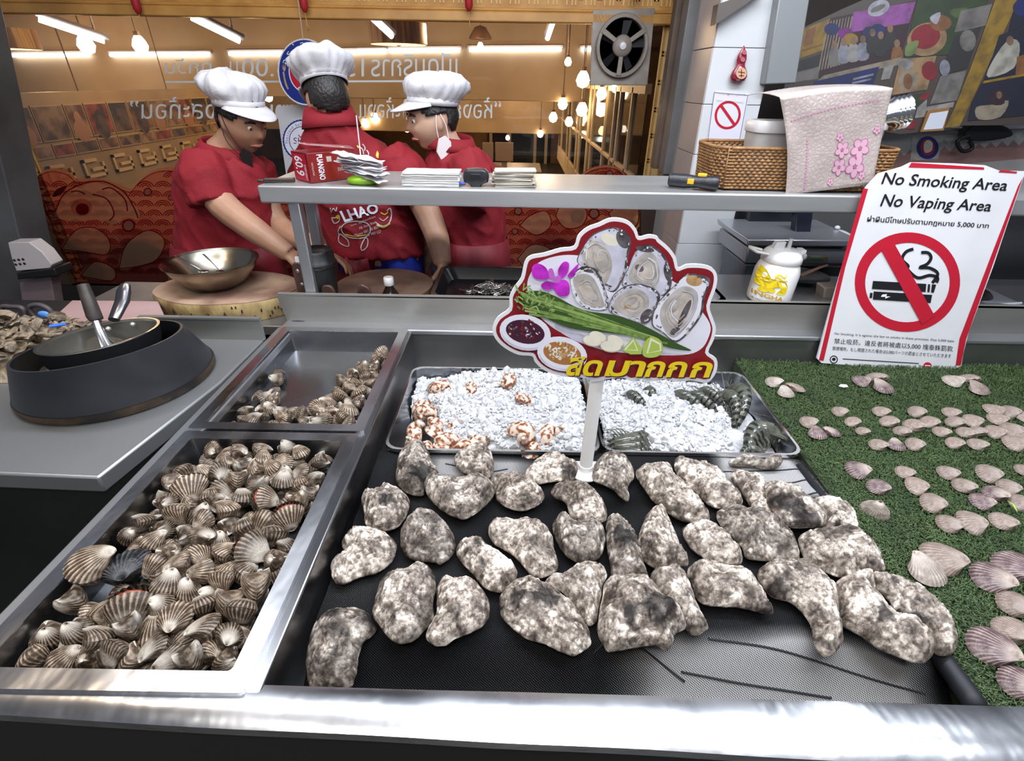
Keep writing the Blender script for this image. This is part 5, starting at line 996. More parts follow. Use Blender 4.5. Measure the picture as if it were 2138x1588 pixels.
# ================================================================= shop front
YG = 2.9
WP = Plane((0, YG - .012, 1), (0, -1, 0))
GOLD = mat('gold_paint', (.50, .23, .045), .5, 0, (.62, .33, .08), 12)
GOLDL = mat('gold_line', (.74, .50, .20), .5)
def wx(px, py, Y=YG): return pY(px, py, Y).x
def wz(px, py, Y=YG): return pY(px, py, Y).z
xl, xr = -2.62, .775; zb, ztp = .44, 1.798
g = G(); g.box(-5, xl - .10, YG - .08, YG + .08, 0, 3.2); g.box(xl - .1, xr + .12, YG - .05, YG + .08, 0, zb); g.box(xr + .09, 5, YG - .05, YG + .08, 0, 3.2); g.box(xl - .1, xr + .1, YG - .02, YG + .05, 2.0, 3.2)
tag(g.out('wall_back', mat('shop_wall', (.05, .035, .03), .6, 0, (.03, .022, .02), 4)), kind='structure')
m, N, L, b = graph('pane_glass')
mx = N.new('ShaderNodeMixShader'); tr = N.new('ShaderNodeBsdfTransparent'); gl = N.new('ShaderNodeBsdfGlossy'); gl.inputs['Roughness'].default_value = .02; lw = N.new('ShaderNodeFresnel'); lw.inputs[0].default_value = 1.45
tr.inputs[0].default_value = (.95, .93, .92, 1); L.new(lw.outputs[0], mx.inputs[0]); L.new(tr.outputs[0], mx.inputs[1]); L.new(gl.outputs[0], mx.inputs[2]); L.new(mx.outputs[0], N['Material Output'].inputs[0]); GLASS = m
w1 = thing('window_1', None, None, ((xl + xr) / 2, YG, zb)); w1['kind'] = 'structure'
g = G(); g.box(xl, xr, YG - .004, YG + .004, zb, 2.0); g.out('pane', GLASS, w1)
for nm, (a0, a1, c0, c1) in dict(frame_side=(xl - .10, xl, zb, 2.0), frame_far_side=(xr, xr + .09, zb, 2.0), frame_sill=(xl - .1, xr + .09, zb - .04, zb)).items():
    g = G(); g.box(a0, a1, YG - .045, YG + .045, c0, c1); g.out(nm, mat('frame_dark', (.07, .04, .02), .45, 0, (.10, .06, .03), 20), w1, 40, .004)
g = G(); g.box(xl - .1, xr + .09, YG - .03, YG - .012, ztp, 2.0); g.out('header_panel', GOLD, w1)
g = G(); g.box(xl - .1, xr + .09, YG - .06, YG - .012, ztp - .045, ztp - .004); g.box(xl - .1, xr + .09, YG - .05, YG - .012, ztp - .004, ztp + .01); g.out('header_moulding', mat('gold_mould', (.66, .34, .09), .4, 0, (.5, .24, .06), 8), w1, 40, .006)
HP = Plane((0, YG - .031, 1), (0, -1, 0)); g = G()
for k in range(40):
    x = xl - .06 + k * .086; z0 = ztp + .028
    for pts in ([(0, 0), (0, .062), (.062, .062), (.062, 0)], [(.016, 0), (.016, .044), (.046, .044), (.046, .02), (.031, .02), (.031, .03)]):
        for i in range(len(pts) - 1):
            (a, c), (d, e) = pts[i], pts[i + 1]; g.box(x + min(a, d) - .003, x + max(a, d) + .003, YG - .034, YG - .029, z0 + min(c, e) - .003, z0 + max(c, e) + .003)
g.out('header_fret', GOLDL, w1)
# side sticker strips with key fret
for (s0, s1, nm) in ((xl + .005, xl + .075, 'side_strip'), (xr - .095, xr - .005, 'far_side_strip')):
    g = G(); g.box(s0, s1, YG - .010, YG - .005, zb + .01, ztp); g.out(nm, mat('strip_cream', (.70, .50, .22), .55), w1)
    g = G(); wd_ = s1 - s0
    for e in (.08, .92): g.box(s0 + wd_ * e - .003, s0 + wd_ * e + .003, YG - .012, YG - .009, zb, ztp)
    for k in range(11):
        z0 = zb + .03 + k * .118
        for pts in ([(.15, .0), (.85, .0), (.85, .085), (.40, .085), (.40, .035), (.62, .035)], [(.15, 0), (.15, .105), (.30, .105)]):
            for i in range(len(pts) - 1):
                (a, c), (d, e) = pts[i], pts[i + 1]; g.box(s0 + wd_ * min(a, d) - .0045, s0 + wd_ * max(a, d) + .0045, YG - .012, YG - .009, z0 + min(c, e) - .0045, z0 + max(c, e) + .0045)
    g.out('strip_fret', GOLD, w1)
# translucent mural film
def film(name, col, tr_=.22, col2=None, waves=False):
    m, N, L, b = graph(name)
    d = N.new('ShaderNodeBsdfDiffuse'); t = N.new('ShaderNodeBsdfTranslucent'); p = N.new('ShaderNodeBsdfTransparent'); a = N.new('ShaderNodeMixShader'); c = N.new('ShaderNodeMixShader'); a.inputs[0].default_value = .84; c.inputs[0].default_value = tr_
    d.inputs[0].default_value = (*col, 1); t.inputs[0].default_value = (*col, 1); L.new(d.outputs[0], a.inputs[1]); L.new(t.outputs[0], a.inputs[2]); L.new(a.outputs[0], c.inputs[1]); L.new(p.outputs[0], c.inputs[2]); L.new(c.outputs[0], N['Material Output'].inputs[0])
    return m
FILM = [film('film_red', (.52, .13, .10)), film('film_cream', (.72, .50, .33)), film('film_line', (.28, .012, .02), .05), film('film_pink', (.62, .22, .15)), film('film_dark', (.07, .012, .014), .05)]
fm = thing('mural_film', 'red and cream cloud mural film stuck along the lower window pane', 'mural', (-.9, YG - .01, zb))
g = G()
top = [(60, 400), (82, 362), (113, 351), (147, 360), (161, 374), (198, 371), (241, 383), (272, 394), (286, 380), (306, 363), (334, 351), (380, 352), (430, 372), (560, 372), (640, 360), (760, 372), (900, 372), (1015, 345), (1060, 352), (1100, 385), (1165, 390), (1182, 374), (1204, 370), (1230, 352), (1262, 344), (1292, 350), (1312, 375), (1330, 392)]
P_ = crom([V((x, y, 0)) for x, y in top], 4, False)
for i in range(len(P_) - 1): g.poly([WP(P_[i].x, P_[i].y), WP(P_[i + 1].x, P_[i + 1].y), V((WP(P_[i + 1].x, P_[i + 1].y).x, YG - .012, zb)), V((WP(P_[i].x, P_[i].y).x, YG - .012, zb))], 0)
fn = lambda x, y, l=0: WP(x, y, l)
Lf = [.0004]
def mu(pts, c): Lf[0] += .00003; dec(g, fn, pts, c, Lf[0], 4)
def ms(pts, w, c=2): Lf[0] += .00003; stroke(g, fn, pts, w, c, Lf[0])
def fish(cx, cy, r):                      # wave scale rings
    for k in (1., .72, .44): Lf[0] += .00001; P = [(cx + r * k * cos(rad(a)), cy - r * k * sin(rad(a)) * .8) for a in range(10, 171, 20)]; stroke(g, fn, P, 2.2, 2, Lf[0], sm=2)
for j in range(12):
    for i in range(36):
        cx = 70 + i * 36 + (j % 2) * 18; cy = 372 + j * 20
        tp = [p.y for p in P_ if abs(p.x - cx) < 12]
        if tp and cy - 22 > min(tp) and (cx < 400 or cx > 1010 or 560 < cx < 700) and cy < 590: fish(cx, cy, 17)
ms([(p.x, p.y + 3) for p in P_[::2]], 3.0, 1); ms([(p.x, p.y + 7) for p in P_[::2]], 1.5, 2)
mu([(118, 440), (135, 405), (170, 385), (215, 378), (258, 398), (275, 420), (292, 440), (290, 458), (265, 452), (240, 468), (210, 458), (160, 462), (125, 455)], 1)
for pts in ([(118, 440), (135, 405), (170, 385), (215, 378), (258, 398), (280, 430), (290, 455)], [(215, 395), (235, 392), (262, 415), (268, 440)], [(195, 405), (225, 415), (240, 445), (230, 460)], [(150, 400), (165, 398), (180, 405)]): ms(pts, 3)
mu(ell(172, 432, 22, 18, 14), 3); mu(ell(174, 436, 14, 12, 12), 2); mu([(112, 410), (120, 395), (142, 388), (128, 405)], 4)
for c_ in ((310, 400, 9), (358, 412, 6), (370, 458, 6), (270, 470, 14), (1272, 362, 8), (1082, 440, 9), (1075, 482, 7), (1205, 450, 14), (1240, 445, 12)): mu(ell(c_[0], c_[1], c_[2], c_[2], 14), 2); mu(ell(c_[0], c_[1], c_[2] * .7, c_[2] * .7, 14), 1)
for pts in ([(130, 520), (160, 480), (200, 475), (230, 500), (225, 530), (180, 525)], [(250, 560), (265, 510), (310, 480), (345, 500), (330, 540), (290, 555)], [(170, 575), (200, 545), (240, 560), (235, 585)], [(1085, 470), (1105, 450), (1140, 440), (1150, 470), (1120, 490)], [(1180, 400), (1210, 372), (1250, 385), (1260, 400), (1225, 408)], [(1160, 450), (1170, 430), (1200, 425), (1225, 440), (1215, 470), (1180, 475)], [(1270, 445), (1300, 420), (1330, 430), (1328, 470), (1290, 470)], [(1080, 540), (1110, 510), (1150, 520), (1160, 560), (1110, 570)], [(1210, 560), (1240, 520), (1290, 520), (1300, 560)]): mu(pts, 1); ms(pts + [pts[0]], 2.2)
tag(g.out('film', FILM, fm), None)
# mirrored lettering on the pane
g = G(); tf_ = lambda x, y, l=0: WP(x, y, .001)
for s, x0, x1, y0, y1, dy in (('เปิดบริการ', 775, 955, 112, 160, -2), ('15.', 708, 760, 122, 160, 0), ('00 - 2', 600, 700, 122, 160, 0), ('3.00', 505, 600, 122, 160, 0), ('น.', 470, 497, 128, 158, 0), ('ทุกวัน', 345, 442, 122, 164, 0), ('“ห้องก', 945, 1046, 203, 247, 0), ('ระจกแล', 842, 940, 206, 250, 0), ('ะห้องแ', 748, 835, 203, 247, 0), ('ละเสียง', 575, 690, 205, 250, 0), ('หลัง', 480, 570, 205, 250, 0), ('ังสะท้อน”', 272, 470, 202, 248, 0)):
    textb(g, s, tf_, x0, x1, y0, y1, 0, dy, mirror=True)
g.poly([tf_(345, 169), tf_(955, 167), tf_(955, 171), tf_(345, 173)])
tag(g.out('window_lettering', mat('lettering_white', (.62, .64, .64), .5)), 'mirrored white shop lettering with opening hours on the window pane', 'lettering')
# round hanging sign
RS = Plane((0, 2.78, 1), (0, -1, 0)); c_ = RS(637, 150); t = thing('round_sign', 'round blue and red hanging board with white hat emblem and fork', 'sign', c_)
g = G(); g.ext([RS(x, y) for x, y in ell(638, 150, 58, 70, 40, -8)], (0, .012, 0)); g.out('board', mat('board_edge', (.7, .7, .74), .4), t, 40)
g = G(); rf = lambda x, y, l=0: RS(x, y, l)
dec(g, rf, ell(638, 150, 55, 67, 40, -8), PI_['blue'], .0008, smooth=False); dec(g, rf, ell(640, 150, 37, 45, 32, -8), PI_['white'], .0012, smooth=False); dec(g, rf, ell(640, 150, 35, 43, 32, -8), PI_['pred'], .0016, smooth=False)
for e in ((634, 128, 13, 15), (622, 138, 10, 9), (648, 134, 10, 10), (636, 145, 14, 12)): dec(g, rf, ell(*e, 16), PI_['cream'], .002, smooth=False)
arc_text(g, 'อร่อยจัง', rf, 640, 148, 41, 50, 160, 22, 19, PI_['white'], .002)
stroke(g, rf, [(592, 150), (596, 172), (602, 186)], 3.5, PI_['tan'], .002, sm=2); dec(g, rf, [(588, 134), (591, 145), (594, 150), (597, 144), (596, 132), (594, 142), (592, 133), (591, 142)], PI_['tan'], .002, smooth=False)
g.out('print', PMATS, t)
g = G(); g.tube([RS(633, 86, -.003), RS(622, 0, -.003), RS(612, -120, -.003)], .0035, 6); g.out('hanging_rope', mat('rope', (.55, .38, .25), .7), t, 60)
# certificate sheet
SH = Plane((0, 2.884, 1), (0, -1, 0)); c_ = SH(615, 360); t = thing('certificate_sheet', 'white health certificate sheet with a blue scalloped seal behind the middle cook', 'sheet', c_)
g = G(); g.ext([SH(x, y) for x, y in ((577, 222), (664, 215), (690, 360), (598, 368))], (0, .006, 0)); g.out('sheet', mat('sheet_white', (.62, .62, .66), .4), t)
g = G(); sf = lambda x, y, l=0: SH(x, y, l)
sc = []; 
for k in range(72): r_ = 1 + .03 * (k % 2); sc.append((630 + 39 * r_ * cos(2 * pi * k / 72), 292 + 42 * r_ * sin(2 * pi * k / 72)))
dec(g, sf, sc, PI_['blue'], .0006, smooth=False); dec(g, sf, ell(630, 292, 36.5, 39.5, 32), PI_['white'], .001, smooth=False); ring(g, sf, ell(630, 292, 26.5, 28.5, 32), ell(630, 292, 25, 27, 32), PI_['blue'], .0014)
arc_text(g, 'Thailand Safety & Health', sf, 630, 292, 28.5, 30.5, 190, -10, 8, PI_['blue'], .0014); textb(g, 'SHA', sf, 613, 648, 287, 300, PI_['blue'], 0, lift=.0014); stroke(g, sf, [(623, 281), (628, 286), (634, 280)], 2, PI_['pred'], .0014)
for x in (627, 638): dec(g, sf, ell(x, 307, 4.5, 4.5, 12), PI_['dark'], .0014, smooth=False)
g.out('print', PMATS, t)
# exhaust fan
FP = 2.84; fq = lambda x, y: pY(x, y, FP); c_ = fq(1302, 96); t = thing('exhaust_fan', 'grimy square wall exhaust fan with three spokes over the window corner', 'fan', (c_.x, FP, c_.z))
FM = mat('fan_panel', (.42, .37, .33), .5, 0, (.25, .21, .18), 9, bump=.1); FMD = mat('fan_hole', (.012, .012, .018), .5)
g = G(); q4 = [fq(1238, 21), fq(1368, 17), fq(1352, 178), fq(1232, 178)]; g.ext(q4, (0, .02, 0)); g.out('panel', FM, t, 40, .003)
cxf, czf = fq(1297, 97).x, fq(1297, 97).z; ra = (fq(1352, 97).x - fq(1243, 97).x) / 2
RX = Matrix.Rotation(rad(90), 3, 'X')
g = G(); g.lathe([(ra * .98, 0), (ra, .02), (ra * .97, .03), (ra * .86, .03), (ra * .84, .02), (ra * .84, .0)], (cxf, FP, czf), 40, mx=RX, sy=1.05); g.out('ring', mat('fan_ring', (.34, .29, .25), .45, 0, (.22, .18, .15), 12), t, 50)
g = G(); g.lathe([(ra * .86, .004), (0, .004)], (cxf, FP, czf), 40, mx=RX, sy=1.05); g.out('dark_opening', FMD, t)
for k in range(3):
    a = rad(150 - 120 * k) if k else rad(148); a = (rad(150), rad(32), rad(-92))[k]; d = V((cos(a), 0, sin(a) * 1.05)); n_ = V((-d.z, 0, d.x)) * .011; g = G(); c0 = V((cxf, FP - .026, czf)); g.ext([c0 + d * .02 + n_ * .8, c0 + d * ra * .92 + n_, c0 + d * ra * .92 - n_, c0 + d * .02 - n_ * .8], (0, -.010, 0)); g.out('spoke', _M['fan_ring'], t, 40, .002)
g = G(); g.lathe([(ra * .36, .018), (ra * .37, .032), (ra * .30, .042), (0, .044)], (cxf, FP, czf), 28, mx=RX); g.out('hub', _M['fan_ring'], t, 50)
g = G(); g.lathe([(ra * .13, .044), (ra * .12, .050), (0, .052)], (cxf, FP, czf), 16, mx=RX); g.out('hub_cap', mat('cap_pale', (.75, .73, .76), .3), t, 50)
for k in range(5):
    a = rad(15 + 72 * k); g = G(); c0 = V((cxf + ra * .62 * cos(a), FP - .008, czf + ra * .62 * sin(a))); u_ = V((cos(a), 0, sin(a))); w_ = V((-sin(a), .5, cos(a))) * ra * .24; g.ext([c0 - u_ * ra * .3 - w_ * .5, c0 + u_ * ra * .2 - w_, c0 + u_ * ra * .2 + w_, c0 - u_ * ra * .3 + w_ * .5], (0, .002, 0)); g.out('blade', mat('fan_blade', (.010, .010, .014), .6), t)
# red tassels under the header
for px, py1, l in ((290, 70, 'thread tassel nearest the shop front side pillar'), (631, 64, 'red tassel hanging beside the round blue sign rope'), (968, 60, 'red tassel hanging beyond the wood veneer lamp'), (1313, 16, 'short red tassel above the exhaust fan')):
    Yt = 2.80; a = pY(px, -30, Yt); b_ = pY(px + 12, py1, Yt); t = thing('red_tassel', l if 'red' in l else 'red ' + l, 'tassel', b_, 'red tassels along the window header'); h_ = a.z - b_.z
    g = G(); g.lathe([(.004, h_), (.014, h_ * .9), (.018, h_ * .72), (.017, h_ * .52), (.008, h_ * .42), (.0, h_ * .40)], b_, 12); g.out('tuft', mat('tassel_red', (.42, .012, .02), .6), t, 60)
    g = G(); g.tube([b_ + V((0, 0, h_ * .42)), b_ + V((0, 0, h_ * .2)), b_ + V((.006, 0, .01)), b_ + V((0, 0, 0)), b_ + V((-.006, 0, .01)), b_ + V((0, 0, h_ * .2))], .0022, 6); g.out('loop', mat('loop_gold', (.6, .3, .10), .5), t, 60)
# ================================================================= restaurant beyond the pane
TAN = mat('tan_plaster', (.46, .35, .22), .6, 0, (.38, .28, .17), 2.5); MAR = mat('maroon_ceiling', (.085, .022, .045), .5, 0, (.17, .10, .10), .8, .42, .58)
g = G(); g.box(-8, 3.5, YG + .1, 12, 2.06, 2.12); tag(g.out('ceiling', MAR), kind='structure')
g = G(); g.box(-8.1, -8, YG + .1, 12, 0, 2.06); g.box(-3.06, -3.0, YG + .1, 6.2, 0, 1.415); tag(g.out('wall_left', mat('left_wall', (.36, .25, .13), .5, 0, (.28, .18, .09), 3)), kind='structure')
g = G(); g.box(-8, 3.4, 11.9, 12, 0, 2.06); tag(g.out('wall_far', mat('far_wall', (.10, .06, .04), .6, 0, (.30, .17, .07), 1.2)), kind='structure')
g = G(); g.box(3.3, 3.4, YG + .1, 12, 0, 2.06); tag(g.out('wall_right', mat('right_wall', (.05, .04, .04), .4)), kind='structure')
for n_, (y0, y1, Yb, x0, x1, m_) in enumerate(((118, 192, 6.5, 0, 1236, TAN), (203, 262, 9.0, 120, 1180, TAN))):
    a, c_ = pY(x0, y1, Yb), pY(x1, y0, Yb); g = G(); g.box(-7.95, c_.x, Yb, Yb + .4, a.z, 2.06); tag(g.out('trim_%d' % (n_ + 1), m_, None, 40, .01), kind='structure')
def tube_lamp(a, b_, lb, e=9, gx=None):
    t = thing('tube_lamp', lb, 'lamp', (a + b_) / 2, gx); d = (b_ - a).normalized()
    if gx == 'slanting tube lamps':
        for q in (a + (b_ - a) * .15, a + (b_ - a) * .85): g = G(); g.tube([q + V((0, .02, .04)), V((q.x, q.y + .02, 2.061))], .006, 6); g.out('hanger', mat('batten', (.55, .5, .45), .5), t)
    g = G(); g.tube([a, b_], .016, 8); g.out('tube', mat('tube_glow', (.86, .92, 1.0), .4, emit=e), t, 60)
    g = G(); g.tube([a - d * .02 + V((0, .025, .03)), b_ + d * .02 + V((0, .025, .03))], .02, 6); g.out('batten', mat('batten', (.55, .5, .45), .5), t, 60)
for k, (x0, x1, y) in enumerate(((25, 186, 116), (230, 436, 115), (478, 592, 113), (676, 748, 110), (750, 806, 108), (812, 960, 106), (980, 1172, 104), (1214, 1240, 104))):
    tube_lamp(pY(x0, y, 6.47), pY(x1, y - 1, 6.47), 'white tube lamp on the first ceiling beam, %s' % ['nearest the photo wall', 'second from the photo wall', 'partly behind the round blue sign', 'just past the round blue sign', 'short one below the veneer lamp', 'below the veneer lamp', 'long one passing the shaded pendant', 'stub beside the exhaust fan'][k], 9, 'tube lamps on the beam')
for (x0, y0, x1, y1, lb) in ((80, 40, 218, 86, 'slanting bright tube lamp on the ceiling nearest the photo wall'), (400, 37, 500, 86, 'slanting tube lamp on the ceiling above the shortest tube'), (1160, 31, 1143, 80, 'short slanting tube lamp beside the exhaust fan'), (772, 33, 818, 76, 'slanting tube lamp crossing the veneer lamp')):
    tube_lamp(pY(x0, y0, 3.75), pY(x1, y1, 3.95), lb, 9, 'slanting tube lamps')  # glowing tubes stand in for stall lights reflected in the pane
VEN = mat('veneer', (.20, .085, .02), .5, 0, (.62, .36, .12), 3, .42, .60, stretch=(9, 9, .4), emit=0)
def drum(x0, x1, y0, y1, Y, lb):
    a, c_ = pY(x0, y0, Y), pY(x1, y1, Y); cx = (a.x + c_.x) / 2; r_ = abs(c_.x - a.x) / 2; t = thing('drum_lamp', lb, 'lamp', (cx, Y, c_.z)); h_ = (a.z - c_.z) * .72
    g = G(); g.lathe([(r_, 0), (r_, h_), (r_ * .97, h_), (r_ * .97, 0)], (cx, Y, c_.z + .03), 40); g.out('shade', VEN, t, 60)
    g = G(); g.lathe([(r_ * .97, .0), (r_ * .5, -.004), (0, -.005)], (cx, Y, c_.z + .026), 40); g.out('diffuser', mat('lamp_glow', (1.0, .66, .28), .5, emit=3.5), t, 60)
    g = G(); g.ball((cx, Y, c_.z + .028), (.03, .03, .012), 10); g.out('knob', mat('knob_brown', (.1, .05, .03), .4), t, 60)
    g = G(); g.tube([V((cx, Y, c_.z + h_)), V((cx, Y, 2.06))], .012, 8); g.out('stem', _M['knob_brown'], t)
drum(768, 892, 40, 103, 4.6, 'wood veneer drum lamp glowing above the middle cook'); drum(-70, 78, 52, 112, 4.4, 'wood veneer drum lamp at the photo wall end'); drum(945, 985, 196, 212, 8.6, 'small distant veneer drum lamp behind the capped cook')
BULB = mat('bulb_glow', (1.0, .72, .38), .4, emit=26); BULBW = mat('bulb_white', (1.0, .93, .8), .4, emit=14)
for k, (x, y, Y, r_, wq) in enumerate([(180, 95, 4.2, .055, 0), (293, 96, 4.2, .05, 0), (570, 180, 7, .055, 0), (560, 203, 8, .06, 0), (176, 225, 4.6, .045, 0), (366, 250, 6, .05, 0), (1003, 98, 5.5, .03, 0), (812, 143, 7.5, .03, 0), (783, 248, 9, .07, 0), (763, 258, 9, .06, 0), (823, 264, 9.5, .06, 0), (850, 270, 10, .05, 0), (1217, 168, 5.2, .06, 0), (1175, 218, 6.5, .055, 0), (1215, 230, 5.5, .055, 0), (1155, 246, 8, .06, 0), (1188, 255, 7, .05, 0), (1256, 197, 4.4, .04, 0), (1288, 182, 4.2, .04, 0), (1310, 187, 4.2, .03, 1), (1333, 187, 4.0, .03, 1), (1257, 274, 5, .035, 0), (1128, 280, 9, .05, 0), (1056, 272, 10.5, .05, 1), (1088, 272, 10.5, .05, 1), (1060, 288, 10.5, .04, 1), (28, 254, 3.6, .02, 0), (1302, 270, 4.6, .025, 1), (1315, 273, 4.6, .025, 1), (1186, 130, 5.0, .03, 0)]):
    p = pY(x, y, Y); t = thing('light_bulb', 'glowing bare bulb hanging in the dining room beyond the pane', 'bulb', p, 'bare bulbs in the dining room')
    g = G(); g.lathe([(0, -r_), (r_ * .7, -r_ * .72), (r_, 0), (r_ * .75, r_ * .7), (r_ * .4, r_ * 1.2), (.0, r_ * 1.3)], p, 14); g.out('globe', BULBW if wq else BULB, t, 180)
    g = G(); g.tube([p + V((0, 0, r_ * 1.1)), p + V((0, 0, r_ * 1.7))], r_ * .42, 8); g.out('socket', mat('socket', (.12, .07, .04), .5), t)
    if 2.05 - p.z - r_ * 1.7 > .01:
        g = G(); g.tube([p + V((0, 0, r_ * 1.6)), V((p.x, p.y, 2.06))], .005, 5); g.out('cord', _M['socket'], t)
p = pY(1003, 82, 5.5); g = G(); g.lathe([(.02, .10), (.05, .09), (.10, .02), (.105, 0), (.098, 0), (.04, .08)], p, 24); tag(g.out('pendant_shade', mat('pewter', (.24, .15, .09), .35, .6), None, 60), 'dark metal dome pendant shade above a bare bulb', 'lamp shade')
for x, y, z, e in ((-2.2, 4.2, 1.75, 14), (-4.5, 5.5, 1.7, 26), (-6, 8.5, 1.7, 30), (-.6, 4.8, 1.85, 22), (.3, 5.5, 1.8, 12), (-1.6, 7.6, 1.8, 30), (.0, 8.2, 1.5, 22), (.5, 10.2, 1.6, 25), (-2.4, 5.6, 1.6, 10)): lamp('POINT', (x, y, z), e * 1.25, WARM, .08)
# photo wall
LW = Plane((-2.995, 5, 1), (1, 0, 0)); LWf = lambda x, y, l=0: LW(x, y, l)
PH = [mat('photo_%d' % k, a, .35, 0, c, s, .38, .6, det=3) for k, (a, c, s) in enumerate((((.030, .022, .02), (.26, .13, .08), 9), ((.10, .035, .03), (.34, .22, .14), 11), ((.02, .02, .03), (.15, .09, .07), 8), ((.28, .18, .11), (.05, .03, .025), 10), ((.05, .02, .02), (.32, .06, .05), 12)))]
FRM = mat('photo_frame', (.42, .30, .16), .5)
zt1, zm, zb1 = LW(40, 222).z, LW(80, 302).z, LW(75, 336).z
Y0 = 3.30
for r_, (za, zc) in enumerate(((zt1, zm + .008), (zm - .008, zb1))):
    y = Y0
    for k in range(13):
        wdt = (.20, .25, .17, .22)[(k + r_) % 4]; t = thing('wall_photo', 'small framed group photo on the dining room side wall, ' + ('upper row' if r_ == 0 else 'lower row'), 'photo', (-2.99, y + wdt / 2, zc), 'photos on the dining room side wall')
        g = G(); g.box(-3.0, -2.99, y, y + wdt, zc, za); g.out('frame', FRM, t); g = G(); g.box(-2.99, -2.988, y + .008, y + wdt - .008, zc + .008, za - .008); g.out('picture', PH[(k * 3 + r_) % 5], t)
        if r_ == 0 and k % 3 != 1:
            g = G(); g.ball((-2.988, y + wdt * .5, zc + (za - zc) * .55), (.001, .035, .05), 10); g.ball((-2.988, y + wdt * .5, zc + (za - zc) * .2), (.0008, .075, .07), 10); g.out('figure', [mat('photo_skin', (.36, .18, .10), .4), PH[2]][k % 2], t, 60)
        y += wdt + .012
g = G()
for k in range(9):
    y = 3.45 + k * .30; z0 = zb1 - .16
    for (a, c_, d, e) in ((0, 0, .20, .02), (0, 0, .02, .12), (0, .10, .14, .12), (.18, 0, .20, .09), (.07, .04, .20, .06)): g.box(-2.998, -2.985, y + a, y + d, z0 + c_, z0 + e)
tag(g.out('wall_fret', mat('fret_cream', (.62, .46, .22), .5)), 'cream key fret band under the wall photos', 'fret band')
# glazed partition, far windows, furniture
FRW = mat('frame_white', (.70, .56, .36), .5)
pt = thing('glass_partition', 'white framed glazed partition receding along the dining room', 'partition', (.72, 6, 0)); 
for Yp in (3.55, 3.95, 4.15, 4.55, 5.3, 5.6, 6.3, 6.6, 7.4, 7.8, 8.8, 9.3):
    g = G(); g.box(.70, .735, Yp - .018, Yp + .018, .5, 1.50); g.out('mullion', FRW, pt)
g = G(); g.box(.70, .735, 3.2, 9.4, 1.47, 1.52); g.out('top_rail', FRW, pt); g = G(); g.box(.70, .735, 3.2, 9.4, 1.02, 1.04); g.out('mid_rail', FRW, pt); g = G(); g.box(.70, .735, 3.2, 9.4, .40, .62); g.out('dado', FRW, pt)
g = G(); g.box(.715, .72, 3.2, 9.4, .62, 1.47); g.out('pane', mat('dark_pane', (.012, .012, .012), .06, alpha=.75), pt)
fw = thing('window_2', None, None, (0, 11.8, .6)); fw['kind'] = 'structure'; FW_ = 11.85
g = G(); g.box(wx(1020, 300, FW_), wx(1150, 300, FW_), FW_, FW_ + .02, wz(1080, 352, FW_), wz(1080, 265, FW_)); g.out('night_pane', mat('night_glass', (.012, .016, .018), .1), fw)
for x in (1025, 1064, 1117, 1140):
    g = G(); g.box(wx(x, 300, FW_) - .03, wx(x, 300, FW_) + .03, FW_ - .05, FW_, wz(1080, 352, FW_), wz(1080, 265, FW_)); g.out('bar', FRW, fw)
g = G(); g.box(wx(1020, 300, FW_), wx(1150, 300, FW_), FW_ - .05, FW_, wz(1080, 268, FW_), wz(1080, 263, FW_)); g.out('head_bar', FRW, fw)
for x0, x1, lb in ((1008, 1030, 'back of a grey desk monitor beside the cap wearer'), (1034, 1072, 'larger grey desk monitor seen from behind')):
    a, c_ = pY(x0, 336, 6), pY(x1, 297, 6); t = thing('monitor', lb, 'monitor', ((a.x + c_.x) / 2, 6, a.z)); g = G(); g.box(a.x, c_.x, 5.98, 6.0, a.z, c_.z); g.out('screen_back', mat('monitor_grey', (.26, .20, .15), .4), t, 40, .005); g = G(); g.box((a.x + c_.x) / 2 - .03, (a.x + c_.x) / 2 + .03, 6.0, 6.03, a.z - .12, a.z + .04); g.box((a.x + c_.x) / 2 - .09, (a.x + c_.x) / 2 + .09, 5.95, 6.1, a.z - .13, a.z - .12); g.out('stand', _M['monitor_grey'], t)
a, c_ = pY(1000, 360, 6.1), pY(1130, 344, 6.1); g = G(); g.box(a.x, c_.x, 5.8, 6.5, .0, a.z + .06); tag(g.out('reception_desk', mat('desk_brown', (.10, .055, .03), .4), None, 40, .01), 'brown reception desk carrying the grey monitors', 'desk')
def seat_back(x0, x1, yt, Y, lb):
    a, c_ = pY(x0, yt + 60, Y), pY(x1, yt + 60, Y); zt_ = pY((x0 + x1) / 2, yt, Y).z; cx = (a.x + c_.x) / 2; hw = (c_.x - a.x) / 2; t = thing('dining_chair', lb, 'chair', (cx, Y, 0), 'dark chairs behind the mural film')
    out_ = [V((cx + hw * cos(rad(q)), Y, zt_ - .16 + .16 * sin(rad(q)))) for q in range(0, 181, 12)]
    g = G(); g.ext([V((cx + hw, Y, .45))] + out_ + [V((cx - hw, Y, .45))], (0, .03, 0)); g.out('backrest', mat('chair_dark', (.02, .010, .009), .6), t); g = G(); g.box(cx - hw, cx + hw, Y + .03, Y + .40, .40, .46); g.out('seat', _M['chair_dark'], t)
    for q in (-1, 1):
        for w_ in (.03, .37): g = G(); g.box(cx + q * (hw - .03) - .02, cx + q * (hw - .03) + .02, Y + w_, Y + w_ + .03, 0, .40); g.out('leg', _M['chair_dark'], t)
for k, (x0, x1, yt) in enumerate(((110, 240, 452), (250, 385, 452), (395, 520, 455), (530, 640, 455), (650, 790, 458), (800, 940, 458), (950, 1060, 458), (1085, 1205, 458), (1225, 1335, 452))): seat_back(x0, x1, yt, 3.02, 'dark round backed dining chair pressed behind the mural film')  # added chairs block the back light on the lower film
